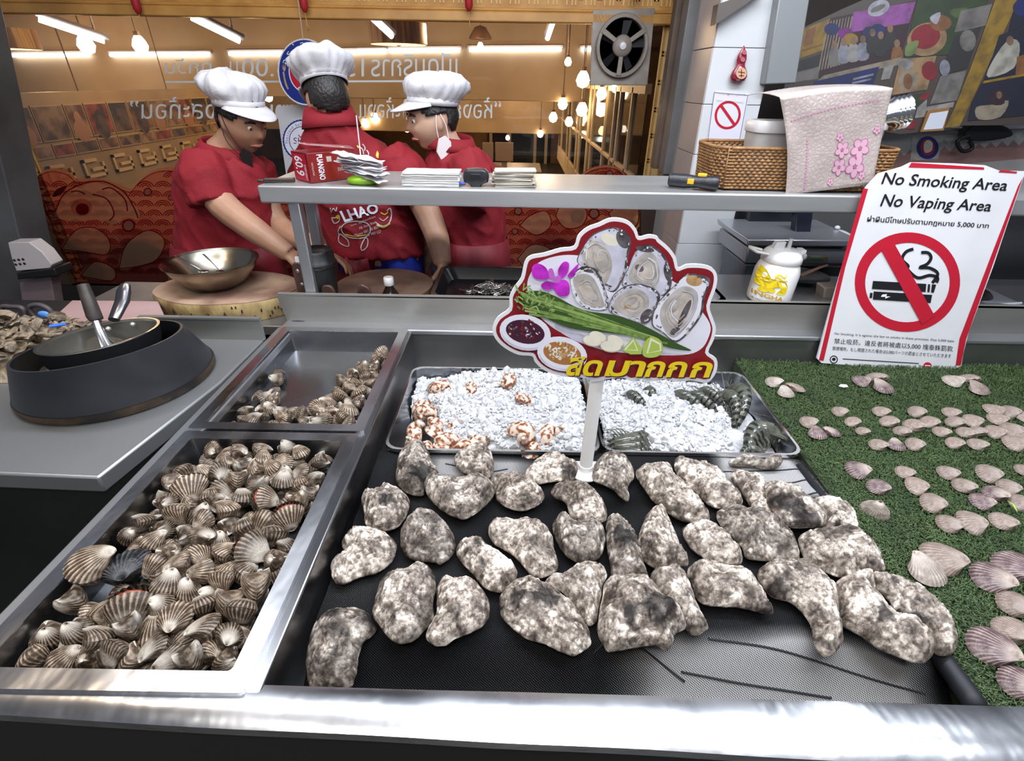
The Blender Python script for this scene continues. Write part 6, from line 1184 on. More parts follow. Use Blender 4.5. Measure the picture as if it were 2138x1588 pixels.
# ================================================================= cooks
from mathutils.bvhtree import BVHTree
SKIN = mat('skin_tan', (.42, .235, .155), .5, 0, (.36, .19, .12), 14, sss=.08); SKIN2 = mat('skin_fair', (.52, .33, .24), .5, 0, (.46, .27, .19), 14, sss=.08)
HAIR = mat('hair_black', (.012, .010, .010), .45, bump=.5, bscale=120); SHIRT = mat('shirt_red', (.235, .004, .013), .8, 0, (.20, .003, .010), 9, bump=.25, bscale=300); APR = mat('apron_red', (.17, .005, .013), .65, 0, (.14, .004, .010), 6)
CAPM = mat('cap_white', (.60, .59, .62), .8, 0, (.48, .47, .50), 16, .4, .66, bump=.1, bscale=200); TROU = mat('trousers_black', (.015, .015, .02), .7); EYEW = mat('eye_white', (.7, .68, .66), .3); EYED = mat('eye_dark', (.02, .012, .01), .2); LIP = mat('lip', (.36, .13, .11), .5)
def head_geo(n=44, m=34):
    vs = []
    for j in range(m + 1):
        ph = pi * j / m
        for i in range(n):
            th = 2 * pi * i / n; x, y, z = sin(ph) * cos(th), sin(ph) * sin(th), cos(ph)
            X, Y, Z = .096 * x, .074 * y, .114 * z
            if z < 0:
                Y *= 1 - .40 * z * z; 
                if x < 0: X *= 1 - .45 * min(1, -z * 1.1)
                else: X *= 1 - .16 * z * z
            if x > 0:
                e = lambda c, w, v: math.exp(-((v - c) / w) ** 2)
                X += .021 * e(0, .17, y) * (e(-.16, .10, z) * .9 + e(-.06, .10, z) * .45 + e(.05, .10, z) * .2)
                X += .005 * e(.20, .07, z) * e(0, .6, y) - .010 * e(.40, .15, abs(y)) * e(.08, .09, z)
                X += .006 * e(-.42, .05, z) * e(0, .28, y) + .005 * e(-.54, .05, z) * e(0, .25, y) - .004 * e(-.48, .025, z) * e(0, .25, y) + .012 * e(-.78, .12, z) * e(0, .4, y) + .004 * e(.5, .14, abs(y)) * e(-.2, .13, z)
            vs.append(V((X, Y, Z)))
    fs = [(j * n + i, (j + 1) * n + i, (j + 1) * n + (i + 1) % n, j * n + (i + 1) % n) for j in range(m) for i in range(n)]
    return vs, fs
HG = head_geo()
def frame(fwd, pitch=0, roll=0):
    f = V((fwd[0], fwd[1], 0)).normalized(); l = V((-f.y, f.x, 0)); M_ = Matrix((f, l, V((0, 0, 1)))).transposed()
    return M_ @ Matrix.Rotation(rad(pitch), 3, 'Y') @ Matrix.Rotation(rad(roll), 3, 'X')
def fuse(g, name, m, parent, vox, fold=0., fs=10., smooth_it=6, seed=0):
    o = g.out(name, m, None, 180); r = o.modifiers.new('r', 'REMESH'); r.mode = 'VOXEL'; r.voxel_size = vox; s = o.modifiers.new('s', 'SMOOTH'); s.iterations = smooth_it; s.factor = .5
    dg = bpy.context.evaluated_depsgraph_get(); me = bpy.data.meshes.new_from_object(o.evaluated_get(dg)); loc = o.location.copy(); bpy.data.objects.remove(o)
    if fold:
        ns = [v.normal.copy() for v in me.vertices]
        for v, nn in zip(me.vertices, ns):
            p = v.co + loc; q = V((p.x * fs, p.y * fs, p.z * fs * .8 + p.x * fs * .5)); w = 1 - abs(mnoise.noise(q + V((seed, 0, 0)))) * 2
            v.co += nn * (fold * (w ** 3 if w > 0 else 0) + fold * .5 * mnoise.noise(q * 2.3))
    me.name = name; me.polygons.foreach_set('use_smooth', [True] * len(me.polygons)); me.materials.clear(); me.materials.append(m)
    o = bpy.data.objects.new(name, me); o.location = loc; link(o, parent); return o
def caster(o):
    bt = BVHTree.FromPolygons([v.co + o.location for v in o.data.vertices], [tuple(p.vertices) for p in o.data.polygons])
    def fn(x, y, l=0):
        d = _d(x, y).normalized(); h = bt.ray_cast(CAM, d)
        if h[0] is None:
            q = bt.find_nearest(CAM + d * 1.75)[0]; return q - d * (l + .001)
        return h[0] - d * (l + .0015)
    return fn
def jp(*js): return [pY(x, y, Y) for x, y, Y in js]
def hand(g, wrist, tip_dir, palm_n, s=1., curl=.5, side=1):
    d = V(tip_dir).normalized(); n_ = V(palm_n); n_ = (n_ - d * n_.dot(d)).normalized(); w = d.cross(n_) * side
    g.tube([wrist - d * .01, wrist + d * .03 * s, wrist + d * .075 * s], [(.016, .022), (.014, .036 * s), (.011, .036 * s)], 12, up=n_)
    for k, (o_, ln) in enumerate(((-.028, .066), (-.0095, .078), (.0095, .072), (.027, .056))):
        b_ = wrist + d * .072 * s + w * o_ * s * 1.08; a1 = d + n_ * curl * .5; a2 = d + n_ * curl * 1.6; a1.normalize(); a2.normalize()
        p1 = b_ + a1 * ln * .5 * s; p2 = p1 + a2 * ln * .3 * s; p3 = p2 + (a2 + n_ * curl).normalized() * ln * .25 * s
        g.tube([b_ - d * .02, b_, p1, p2, p3], [.009 * s, .0088 * s, .008 * s, .0072 * s, .005 * s], 8)
    t0 = wrist + d * .02 * s - w * .026 * s; t1 = t0 + (d * .6 - w * .8).normalized() * .036 * s + n_ * .008; t2 = t1 + (d * .9 - w * .3 + n_ * curl).normalized() * .03 * s
    g.tube([t0, t1, t2], [.012 * s, .010 * s, .007 * s], 8)
def cook(loc, label, hc, fwd, pitch, roll, hs, skin, torso, arms, sleeves, apron, apm=APR, legc=None, trous=TROU, seed=0, neck=None):
    t = thing('person', label, 'person', loc); R_ = frame(fwd, pitch, roll) * hs
    g = G(); g.add([hc + R_ @ v for v in HG[0]], HG[1])
    for s in (-1, 1): g.ball(hc + R_ @ V((-.006, .073 * s, -.004)), (.018 * hs, .008 * hs, .031 * hs), 10, mx=frame(fwd, pitch, roll))
    g.tube([hc + R_ @ V((-.018, 0, -.04)), hc * .5 + neck * .5 + R_ @ V((-.012, 0, -.03)), neck], [.047, .048, .058], 14)
    for js, rs in arms[0]: g.tube(crom(js, 3, False), [rs[min(len(rs) - 1, i // 3)] + (rs[min(len(rs) - 1, i // 3 + 1)] - rs[min(len(rs) - 1, i // 3)]) * (i % 3) / 3 for i in range((len(js) - 1) * 3 + 1)], 12)
    for hd in arms[1]: hand(g, *hd)
    lx, ly, lz = legc
    tc_ = V((lx, ly, 0)); g.tube([neck - V((0, 0, .0)), V((neck.x, neck.y, neck.z - .12)), V((lx, ly, lz + .05)), V((lx, ly, lz - .1))], [.05, .055, .06, .07], 14)
    for s in (-1, 1):
        hip = V((lx + .075 * s, ly, lz - .05)); g.tube([hip, V((lx + .085 * s, ly - .005, .46)), V((lx + .09 * s, ly + .01, .07))], [.085, .058, .042], 12); g.ball((lx + .09 * s, ly + .05, .035), (.045, .11, .035), 10)
    fuse(g, 'body', skin, t, .0055, smooth_it=3)
    g = G()
    Ls = []
    for (px, py, hw, hd, Y) in torso:
        c = pY(px, py, Y); k = (c - CAM).dot(FW) / F; Ls.append([c + V((hw * k * cos(2 * pi * i / 28) * abs(cos(2 * pi * i / 28)) ** -.15 if abs(cos(2 * pi * i / 28)) > 1e-3 else 0, hd * sin(2 * pi * i / 28), 0)) for i in range(28)])
    g.loops(Ls, 0, True, True)
    for js, rs in sleeves: g.tube(js, rs, 16)
    sh_ = fuse(g, 'shirt', SHIRT, t, .0075, .007, 13, 5, seed)
    g = G(); ap = []
    for (px, py, hw, hd, Y) in apron:
        c = pY(px, py, Y); k = (c - CAM).dot(FW) / F; ap.append([c + V((hw * k * cos(2 * pi * i / 40) * (1 + .03 * sin(i * 2.6)), hd * sin(2 * pi * i / 40) * (1 + .03 * sin(i * 2.1)), 0)) for i in range(40)])
    bot = [V((p.x, p.y, .48)) for p in ap[-1]]; ap.append(bot); g.loops(ap, 0); g.out('apron', apm, t, 180, thick=.003)
    g = G()
    for s in (-1, 1): g.tube([V((lx + .07 * s, ly, lz - .02)), V((lx + .085 * s, ly - .005, .46)), V((lx + .09 * s, ly + .01, .06))], [.088, .076, .062], 16)
    fuse(g, 'trousers', trous, t, .012, .004, 10, 3)
    for s in (-1, 1): g = G(); g.loops([[V((lx + .09 * s + .05 * cos(2 * pi * i / 20), ly + .045 + .125 * sin(2 * pi * i / 20), z)) for i in range(20)] for z in (0, .03)] + [[V((lx + .09 * s + .045 * cos(2 * pi * i / 20), ly + .03 + .10 * sin(2 * pi * i / 20), .075)) for i in range(20)]], 0, True, True); g.out('shoe', BLACK, t, 50)
    # face details
    Hm = lambda x, y, z: hc + R_ @ V((x, y, z))
    for s in (-1, 1):
        g = G(); g.ball(Hm(.0795, .030 * s, .010), .0090 * hs, 10); g.out('eye', EYEW, t, 180); g = G(); g.ball(Hm(.0850, .031 * s, .009), .0052 * hs, 8); g.out('iris', EYED, t, 180)
        g = G(); g.tube([Hm(.090, .012 * s, .029), Hm(.089, .030 * s, .034), Hm(.076, .050 * s, .028)], [.0025, .0036, .002], 6); g.out('eyebrow', HAIR, t, 180)
    g = G(); g.tube([Hm(.078, -.026, -.056), Hm(.090, -.010, -.052), Hm(.092, 0, -.0535), Hm(.090, .010, -.052), Hm(.078, .026, -.056)], [.002, .0045, .005, .0045, .002], 8); g.out('mouth', LIP, t, 180)
    # hair: shell over the skull behind the hairline
    g = G(); keep = {}
    for i, v in enumerate(HG[0]):
        a = v.x < .055 - max(0, .03 - v.z) * 1.4 and v.z > -.066 - .03 * (v.x < -.03)
        if v.z > .035: a = True
        if abs(v.y) > .045 and -.035 < v.x < .03 and v.z < .020: a = False
        keep[i] = a
    off = [hc + R_ @ (v * 1.055 + v.normalized() * (.0015 + .0015 * mnoise.noise(v * 90))) for v in HG[0]]
    g.add(off, [f for f in HG[1] if all(keep[k] for k in f)]); g.out('hair', HAIR, t, 180, thick=.006)
    return t, sh_, R_, Hm
def cap(t, Hm, hs, tilt, visor, puff, seed, wide=1., shift=0.):
    M_ = Matrix.Rotation(rad(tilt), 3, 'Y'); g = G(); Ls = []; n = 72
    for (r, z, pl) in ((.0845, .042, 0), (.0855, .058, .01), (.089, .064, .05), (.106 * puff, .078, .05), (.118 * puff, .098, .035), (.116 * puff, .118, .03), (.092 * puff, .136, .02), (.045 * puff, .144, .01), (.004, .144, 0)):
        l = []
        for i in range(n):
            a = 2 * pi * i / n; nz = mnoise.noise(V((cos(a) * 1.6, sin(a) * 1.6, z * 14 + seed))); k = 1 + pl * sin(a * 19 + 5 * nz) * (.4 + .6 * (mnoise.noise(V((cos(a) * 3, sin(a) * 3, seed))) > -.1)) + .13 * nz * (z > .07)
            p = V((1.13 * r * k * cos(a) + shift * (z - .04), .97 * r * k * sin(a) * wide, z + .020 * mnoise.noise(V((cos(a) * 2.2, sin(a) * 2.2, seed + 5))) * (z > .09)))
            l.append(Hm(*(M_ @ p + V((-.004, 0, .012)))))
        Ls.append(l)
    g.loops(Ls, 0, False, True); g.out('cap_crown', CAPM, t, 180, thick=.003)
    g = G(); g.loops([[Hm(*(M_ @ V((1.13 * .0865 * cos(2 * pi * i / 48), .97 * .0865 * sin(2 * pi * i / 48) * wide, z)) + V((-.004, 0, .012)))) for i in range(48)] for z in (.038, .062)]); g.out('cap_band', CAPM, t, 180, thick=.003)
    if visor:
        g = G(); g.grid(20, 6, lambda u, v: Hm(*(M_ @ V((1.13 * (.0865 + .060 * v * (sin(pi * u) ** .5)) * cos(rad(-72 + 144 * u)), .97 * .0865 * (1 + .18 * v) * sin(rad(-72 + 144 * u)), .044 - .030 * v * sin(pi * u) - .008 * v)) + V((-.004, 0, .012))))); g.out('visor', CAPM, t, 180, thick=.003)
def collar(t, c, ax, r, h, open_=0., m=SHIRT, up=None):
    ax = V(ax).normalized(); a = V((1, 0, 0)); a = (a - ax * a.dot(ax)).normalized(); b_ = ax.cross(a); g = G()
    g.loops([[c + (a * cos(2 * pi * i / 32) * r * k + b_ * sin(2 * pi * i / 32) * r * k * .85) + ax * z for i in range(32)] for k, z in ((1.02, -.01), (.96, h), (1.03, h + .004), (1.22, h * .30), (1.30, -.006))]); g.out('collar', m, t, 180, thick=.002)
def mask(t, pts, loops_, col, thickn):
    m_ = col; g = G(); g.loops([pts, [p + V((.004, -.008, 0)) for p in pts]], 0, True, True); g.out('face_mask', m_, t, 60)
    for l in loops_: g = G(); g.tube(crom(l, 4, False), .0014, 5); g.out('mask_strap', m_, t, 180)
# --- first cook: looks down towards the chopping board
hc = pY(505, 253, 1.80)
a1 = jp((428, 372, 1.70), (468, 430, 1.67), (535, 482, 1.62), (604, 530, 1.60)); a2 = jp((548, 400, 1.90), (580, 470, 1.86), (640, 508, 1.78), (678, 528, 1.74))
t1, s1, R1, H1 = cook((pY(470, 500, 1.82).x, 1.82, 0), 'cook in red polo and white peaked cap looking down beside the steel bowl', hc, (.88, -.48), 20, 0, .84, SKIN,
    [(462, 306, 40, .06, 1.82), (455, 322, 66, .085, 1.82), (460, 345, 88, .10, 1.82), (466, 390, 96, .115, 1.82), (468, 440, 94, .115, 1.82), (470, 490, 95, .115, 1.82), (476, 540, 104, .12, 1.82), (478, 575, 106, .12, 1.82)],
    ([(a1, [.050, .047, .041, .028]), (a2, [.046, .044, .038, .026])], [(a1[-1], (a1[-1] - a1[-2]), (0, .2, -1), .95, .5, -1), (a2[-1], (.9, -.3, -.3), (0, -.5, -1), .95, .6, 1)]),
    [(jp((424, 335, 1.74), (428, 372, 1.70), (446, 424, 1.68)), [.066, .074, .071]), (jp((530, 345, 1.86), (548, 400, 1.90), (560, 425, 1.89)), [.06, .065, .062])],
    [(472, 505, 106, .128, 1.82), (476, 540, 112, .132, 1.82), (480, 580, 118, .135, 1.82)], legc=(pY(470, 500, 1.82).x, 1.82, .94), seed=1, neck=pY(466, 322, 1.82))
cap(t1, H1, .8, -15, True, .92, 2, 1., -.35); collar(t1, pY(470, 318, 1.81), (.25, -.1, 1), .068, .026)
mask(t1, [H1(*p) for p in ((.075, -.02, -.085), (.060, -.045, -.068), (.045, -.05, -.10), (.05, -.03, -.145), (.072, -.01, -.142))], [[H1(.055, -.05, -.075), H1(.03, -.075, -.03), H1(-.004, -.082, .022)], [H1(.045, -.052, -.10), H1(.015, -.078, -.06), H1(-.016, -.080, .0)]], mat('mask_black', (.012, .011, .013), .7), .003)
# --- second cook: back to the stall
hc = pY(684, 208, 1.82)
a1 = jp((862, 385, 1.80), (893, 445, 1.77), (914, 500, 1.73), (924, 552, 1.68)); a2 = jp((640, 380, 1.95), (628, 440, 2.0), (660, 500, 2.0), (700, 530, 2.02))
t2_, s2, R2, H2 = cook((pY(770, 480, 1.86).x, 1.86, 0), 'cook seen from behind in a red printed shirt and gathered white cap', hc, (-.50, .87), 14, 0, .82, SKIN,
    [(692, 246, 46, .06, 1.82), (694, 275, 58, .075, 1.83), (716, 305, 92, .095, 1.85), (740, 340, 112, .11, 1.86), (756, 390, 116, .118, 1.86), (768, 440, 108, .115, 1.86), (780, 490, 100, .11, 1.86), (786, 515, 97, .11, 1.86), (788, 526, 97, .11, 1.86)],
    ([(a1, [.050, .046, .041, .030]), (a2, [.046, .044, .038, .026])], [(a1[-1], (-.1, -.2, -1), (-1, .2, 0), .95, .5, 1), (a2[-1], (.6, .3, -.5), (0, 0, -1), .95, .5, -1)]),
    [(jp((815, 330, 1.84), (845, 365, 1.81), (868, 415, 1.79)), [.070, .078, .072]), (jp((660, 335, 1.90), (642, 375, 1.94), (636, 420, 1.96)), [.066, .07, .064])],
    [(762, 520, 34, .135, 1.86), (758, 545, 36, .14, 1.86), (752, 585, 40, .145, 1.86)], legc=(pY(790, 500, 1.86).x, 1.86, 1.03), trous=mat('trousers_blue', (.012, .03, .30), .6, 0, (.008, .02, .22), 8), seed=2, neck=pY(694, 268, 1.83))
cap(t2_, H2, .8, 6, True, .96, 7, 1.02, -.25); collar(t2_, pY(692, 262, 1.825), (-.08, .1, 1), .072, .050)
g = G(); ct_ = caster(s2); W_, K_, Y_ = PI_['white'], PI_['pearl'], PI_['yellow']
z6f = lambda *p: [(500 + x / 3.528, 330 + y / 3.528) for x, y in p]
text(g, 'LHAO', ct_, *z6f((735, 390), (1010, 330), (1030, 400), (775, 475)), W_, bold=.035, lift=.0008)
for s, q in (('line: @lhaolhao', ((818, 490), (1000, 420), (1004, 440), (824, 508))), ('FB: lhao lhao', ((880, 510), (1000, 460), (1004, 478), (886, 528))), ('Phone 081 00 8574', ((845, 560), (1035, 490), (1040, 510), (850, 580))), ('08 900 LD', ((930, 560), (1040, 528), (1044, 548), (936, 580)))): text(g, s, ct_, *z6f(*q), K_, lift=.0008)
sk = lambda pts, w=2.2, c=None, cl_=False: stroke(g, ct_, z6f(*pts), w, PI_['pearl'] if c is None else c, .0008, cl_)
sk([(750, 520), (780, 480), (860, 465), (940, 480), (965, 530), (930, 580), (850, 590), (780, 570)], 2.2, None, True); sk([(745, 500), (725, 540), (740, 570)]); sk([(735, 560), (735, 620), (800, 650), (800, 610), (765, 575)], 2.2, None, True); sk([(925, 590), (895, 650), (905, 680), (940, 650), (945, 600)], 2.2, None, True); sk([(780, 560), (850, 575), (930, 565)], 1.6, Y_)
sk([(1000, 470), (1050, 500), (1100, 480), (1120, 420), (1110, 370), (1085, 390)], 2.6); sk([(1010, 490), (1060, 510), (1110, 480)], 2.2, Y_); sk([(1030, 440), (1060, 460), (1095, 430)], 1.8); sk([(1040, 400), (1070, 415), (1095, 395)], 1.8, Y_); sk([(680, 440), (700, 480), (735, 460), (730, 420), (705, 440)], 2.4, None, True); dec(g, ct_, z6f((708, 430), (722, 418), (735, 432), (722, 450)), Y_, .001); sk([(668, 365), (675, 400), (690, 370), (712, 390), (715, 362)], 2.); dec(g, ct_, [(785, 322), (788, 315), (791, 322), (790, 330), (786, 328)], Y_, .001)
z2f = lambda *p: [(550 + x / 3.528, y / 3.528) for x, y in p]
for pts, c in (([(730, 1060), (748, 1085), (745, 1110)], None), ([(700, 1075), (730, 1100), (738, 1135)], None), ([(760, 1105), (775, 1130), (765, 1165)], None), ([(700, 1200), (740, 1180), (800, 1185), (850, 1210)], None), ([(820, 1195), (850, 1190), (880, 1230), (870, 1260)], None), ([(690, 1070), (700, 1090)], Y_)): stroke(g, ct_, z2f(*pts), 2.0, PI_['pearl'] if c is None else c, .0008)
dec(g, ct_, z2f((838, 1110), (850, 1135), (842, 1165), (830, 1145)), PI_['tan'], .001)
tag(g.out('shirt_print', PMATS, t2_), 'white and yellow shirt print of a crab and lettering', kind='stuff')
# --- third cook: profile towards the window side
hc = pY(904, 250, 1.84)
a1 = jp((985, 385, 1.80), (962, 440, 1.83), (930, 485, 1.90), (890, 545, 1.94)); a2 = jp((930, 390, 2.0), (905, 440, 2.03), (890, 490, 2.02), (868, 540, 2.0))
t3, s3, R3, H3 = cook((pY(975, 480, 1.86).x, 1.86, 0), 'cook in profile with a red polo and a white face mask hanging from the ear', hc, (-.93, -.38), 9, 0, .83, SKIN2,
    [(940, 300, 40, .06, 1.86), (955, 318, 58, .085, 1.86), (962, 345, 72, .10, 1.86), (970, 390, 78, .115, 1.86), (980, 440, 74, .115, 1.86), (990, 490, 66, .11, 1.86), (990, 540, 70, .115, 1.86), (990, 570, 72, .115, 1.86)],
    ([(a1, [.048, .045, .039, .028]), (a2, [.046, .044, .038, .026])], [(a1[-1], (-.5, 0, -1), (0, .4, -1), .95, .5, 1), (a2[-1], (-.5, 0, -1), (0, .2, -1), .95, .5, -1)]),
    [(jp((975, 330, 1.80), (988, 375, 1.76), (972, 428, 1.74)), [.064, .07, .066]), (jp((935, 335, 1.94), (928, 385, 1.97), (912, 425, 1.98)), [.06, .066, .062])],
    [(990, 494, 70, .125, 1.86), (991, 540, 74, .13, 1.86), (992, 590, 78, .13, 1.86)], legc=(pY(985, 500, 1.86).x, 1.86, .94), seed=3, neck=pY(940, 318, 1.86))
cap(t3, H3, .8, -12, True, .92, 11, 1., -.2); collar(t3, pY(942, 304, 1.85), (.12, -.1, 1), .066, .028)
mask(t3, [H3(*p) for p in ((.012, .083, -.058), (-.014, .086, -.052), (-.030, .084, -.075), (-.026, .078, -.128), (.016, .076, -.142), (.030, .078, -.10))], [[H3(.012, .083, -.058), H3(.012, .084, -.02), H3(.004, .084, .022)], [H3(-.026, .084, -.07), H3(-.026, .084, -.02), H3(-.012, .084, .022)]], mat('mask_white', (.70, .64, .66), .7), .003)
# ================================================================= chopping blocks and bowl
WOOD = mat('block_top', (.42, .28, .19), .6, 0, (.20, .11, .08), 7, .42, .62, bump=.1); WOODS = mat('block_side', (.58, .43, .20), .6, 0, (.30, .19, .08), 22, .45, .7, bump=.5, bscale=40, stretch=(1, 1, .35)); SPOT = mat('bark_pit', (.05, .03, .02), .8)
def block(px, pyb, pyf, rpx, zt, h, lb, m, ms_, pits):
    b_, f = pz(px, pyb, zt), pz(px, pyf, zt); cy = (b_.y + f.y) / 2; c = V((pz(px, (pyb + pyf) / 2, zt).x, cy, zt - h)); k = (V((c.x, cy, zt)) - CAM).dot(FW) / F; rx = rpx * k; ry = (b_.y - f.y) / 2
    t = thing('chopping_block', lb, 'chopping block', c); g = G(); n = 64
    def lp(s, z): return [V((c.x + rx * s * cos(2 * pi * i / n) * (1 + .018 * mnoise.noise(V((cos(2 * pi * i / n) * 2, sin(2 * pi * i / n) * 2, px)))), c.y + ry * s * sin(2 * pi * i / n) * (1 + .018 * mnoise.noise(V((cos(2 * pi * i / n) * 2, sin(2 * pi * i / n) * 2, px)))), z)) for i in range(n)]
    g.loops([lp(.98, zt - .008), lp(.985, zt - .002), lp(.96, zt), lp(.5, zt - .001)], 0, False, True); g.out('block_top', m, t, 60)
    g = G(); g.loops([lp(.95, zt - h), lp(.97, zt - h * .6), lp(1., zt - h * .3), lp(.985, zt - .004)], 0, True); g.out('block_side', ms_, t, 60)
    if pits:
        g = G()
        for k in range(pits): a = rp.uniform(pi * 1.05, pi * 1.95); z = zt - rp.uniform(.015, h); g.ball((c.x + rx * .985 * cos(a), c.y + ry * .985 * sin(a), z), (.003, .002, rp.uniform(.004, .010)), 6)
        tag(g.out('bark_pits', SPOT, t), kind='stuff')
    return c
CB = block(472, 563, 636, 148, .965, .064, 'wide pale round chopping block with bark side carrying the steel bowl', WOOD, WOODS, 70)
block(800, 559, 632, 102, .965, .064, 'darker round chopping block in front of the cook seen from behind', mat('block_top_dark', (.16, .10, .07), .6, 0, (.30, .20, .15), 8, .4, .62), mat('block_side_dark', (.40, .25, .10), .6, 0, (.2, .11, .05), 20, stretch=(1, 1, .3)), 0)
zt_ = .966; pcb = pz(442, 596, zt_); rimc = pY(440, 545, pcb.y); k = (rimc - CAM).dot(FW) / F; r_ = 90 * k; hb_ = rimc.z - zt_
t = thing('steel_bowl', 'wide stainless steel mixing bowl on the pale chopping block', 'bowl', (rimc.x, pcb.y, zt_))
g = G(); g.lathe([(0, .002), (r_ * .45, 0), (r_ * .72, hb_ * .32), (r_ * .92, hb_ * .75), (r_ * .985, hb_), (r_ * 1.03, hb_ + .002), (r_ * 1.03, hb_ + .004), (r_ * .975, hb_ - .002), (r_ * .90, hb_ * .75), (r_ * .70, hb_ * .34), (r_ * .44, .006), (0, .006)], (rimc.x, pcb.y, zt_), 48); g.out('bowl', mat('bowl_steel', (.46, .42, .34), .22, 1, (.38, .34, .27), 5, rvar=.06), t, 50)
for (x0, y0, x1, y1, lb) in ((366, 534, 398, 551, 'spoon handle resting over the near side of the bowl'), (424, 530, 444, 549, 'spoon handle standing at the back of the bowl')):
    a, b_ = pY(x0, y0, pcb.y - .02), pY(x1, y1, pcb.y + .01); g = G(); g.tube([a, b_, b_ + (b_ - a) * .7], [(.0015, .0055), (.0015, .004), (.0015, .004)], 8); s_ = b_ + (b_ - a) * .9; g.ball(s_, (.018, .012, .003), 10); tag(g.out('spoon', STEELB, None, 60), 'steel ' + lb, 'spoon')
# ================================================================= left table: wok ring, pan, spatula
cx, cy, rb_, zr = -.895, 1.001, .1945, ZR + .112
wk = thing('wok_ring', 'large matt black conical wok stand on the grey side table', 'wok stand', (cx, cy, ZR)); BLK = mat('wok_black', (.030, .031, .040), .42, .3, (.042, .043, .05), 5)
tcx, tcy, rt = -.868, .955, .1515
def E_(t, dr=0):
    c = V((cx + (tcx - cx) * t, cy + (tcy - cy) * t, 0)); r = rb_ + (rt - rb_) * t + dr; out = []
    for i in range(56):
        a = 2 * pi * i / 56; z = ZR + (zr - ZR + .10 * r * cos(a) - .10 * r * sin(a)) * t; out.append(V((c.x + r * cos(a), c.y + r * sin(a), z)))
    return out
g = G(); g.loops([E_(.06, -.004), E_(.14), E_(.6), E_(1), E_(1, -.005), E_(.5, -.006), E_(.03, -.010)]); g.out('ring_wall', BLK, wk, 50)
g = G(); g.loops([E_(0.002, -.012), E_(.015, -.003), E_(.10, .0012), E_(.16, .0006)]); g.out('scorched_foot', mat('scorched', (.10, .062, .035), .5, .4, (.02, .016, .014), 14, .4, .62), wk, 50)
pc = V((-.873, .966, 0)); pr0 = .1085; zp = zr + .012
fp = thing('frying_pan', 'aluminium rimmed dark frying pan set inside the black wok stand', 'pan', (pc.x, pc.y, ZR + .03))
def plp(r, z): return [V((pc.x + r * cos(2 * pi * i / 56), pc.y + r * sin(2 * pi * i / 56), zp + z + .10 * r * cos(2 * pi * i / 56) - .08 * r * sin(2 * pi * i / 56))) for i in range(56)]
g = G(); g.loops([plp(pr0, 0), plp(pr0 * .97, -.03), plp(pr0 * .86, -.062), plp(.01, -.064)], 0, False, True); g.out('pan_body', mat('pan_outer', (.03, .03, .034), .35, .5), fp, 60)
g = G(); g.loops([plp(pr0 * 1.0, -.001), plp(pr0 * 1.015, .0015), plp(pr0 * .965, .0015), plp(pr0 * .955, -.006)][::-1]); g.out('pan_rim', mat('alu_rim', (.62, .60, .57), .3, 1), fp, 60)
g = G(); g.loops([plp(pr0 * .957, -.004), plp(pr0 * .92, -.035), plp(pr0 * .82, -.056), plp(.01, -.058)], 0, False, True); g.out('pan_inside', mat('nonstick', (.075, .07, .062), .32, .2, (.14, .13, .11), 6), fp, 60)
for (x, y) in ((277, 677), (226, 686)):
    g = G(); rv = pz(x, y, zp - .014); rv = pc + (rv - pc).normalized() * 0 + V((rv.x - pc.x, rv.y - pc.y, rv.z)); g.ball(rv, (.006, .006, .0055), 12); g.out('rivet', mat('rivet_pale', (.66, .64, .60), .3, .8), fp, 60)
hA, hB = pY(248, 655, pc.y + pr0 * .98), pY(262, 594, pc.y + pr0 * 1.0 + .05)
g = G(); g.tube([hA - V((0, .02, .006)), hA + (hB - hA) * .4 + V((-.004, .01, 0)), hA + (hB - hA) * .75, hB], [(.008, .012), (.010, .016), (.010, .016), (.007, .011)], 12); g.out('pan_handle', mat('handle_steel', (.16, .16, .18), .25, .9), fp, 60)
st_ = thing('spatula', 'steel spatula with a dark wooden handle standing in the frying pan', 'spatula', pz(215, 735, zr - .03)); yb = pz(215, 722, zp - .045).y
b0, b1, b2, b3 = pY(225, 722, yb), pY(208, 690, yb + .01), pY(200, 668, yb + .02), pY(173, 594, yb + .05)
g = G(); bl = [(176, 738), (177, 718), (188, 706), (210, 702), (240, 705), (262, 715), (250, 720), (215, 733), (178, 741)]; g.ext(crom([pY(x, y, yb - .002 + (x - 176) * .0002) for x, y in bl], 3), (0, .003, -.001)); g.out('blade', mat('spatula_steel', (.66, .62, .57), .25, 1), st_, 40)
g = G(); g.tube([b0, b1, b2], [(.004, .012), (.004, .009), (.004, .007)], 10); g.out('shank', STEELB, st_, 60)
g = G(); g.tube([b2, b2 + (b3 - b2) * .12, b2 + (b3 - b2) * .55, b3], [.012, .015, .0135, .0115], 14); g.out('handle', mat('spatula_handle', (.028, .020, .018), .5, 0, (.05, .04, .035), 40), st_, 60)
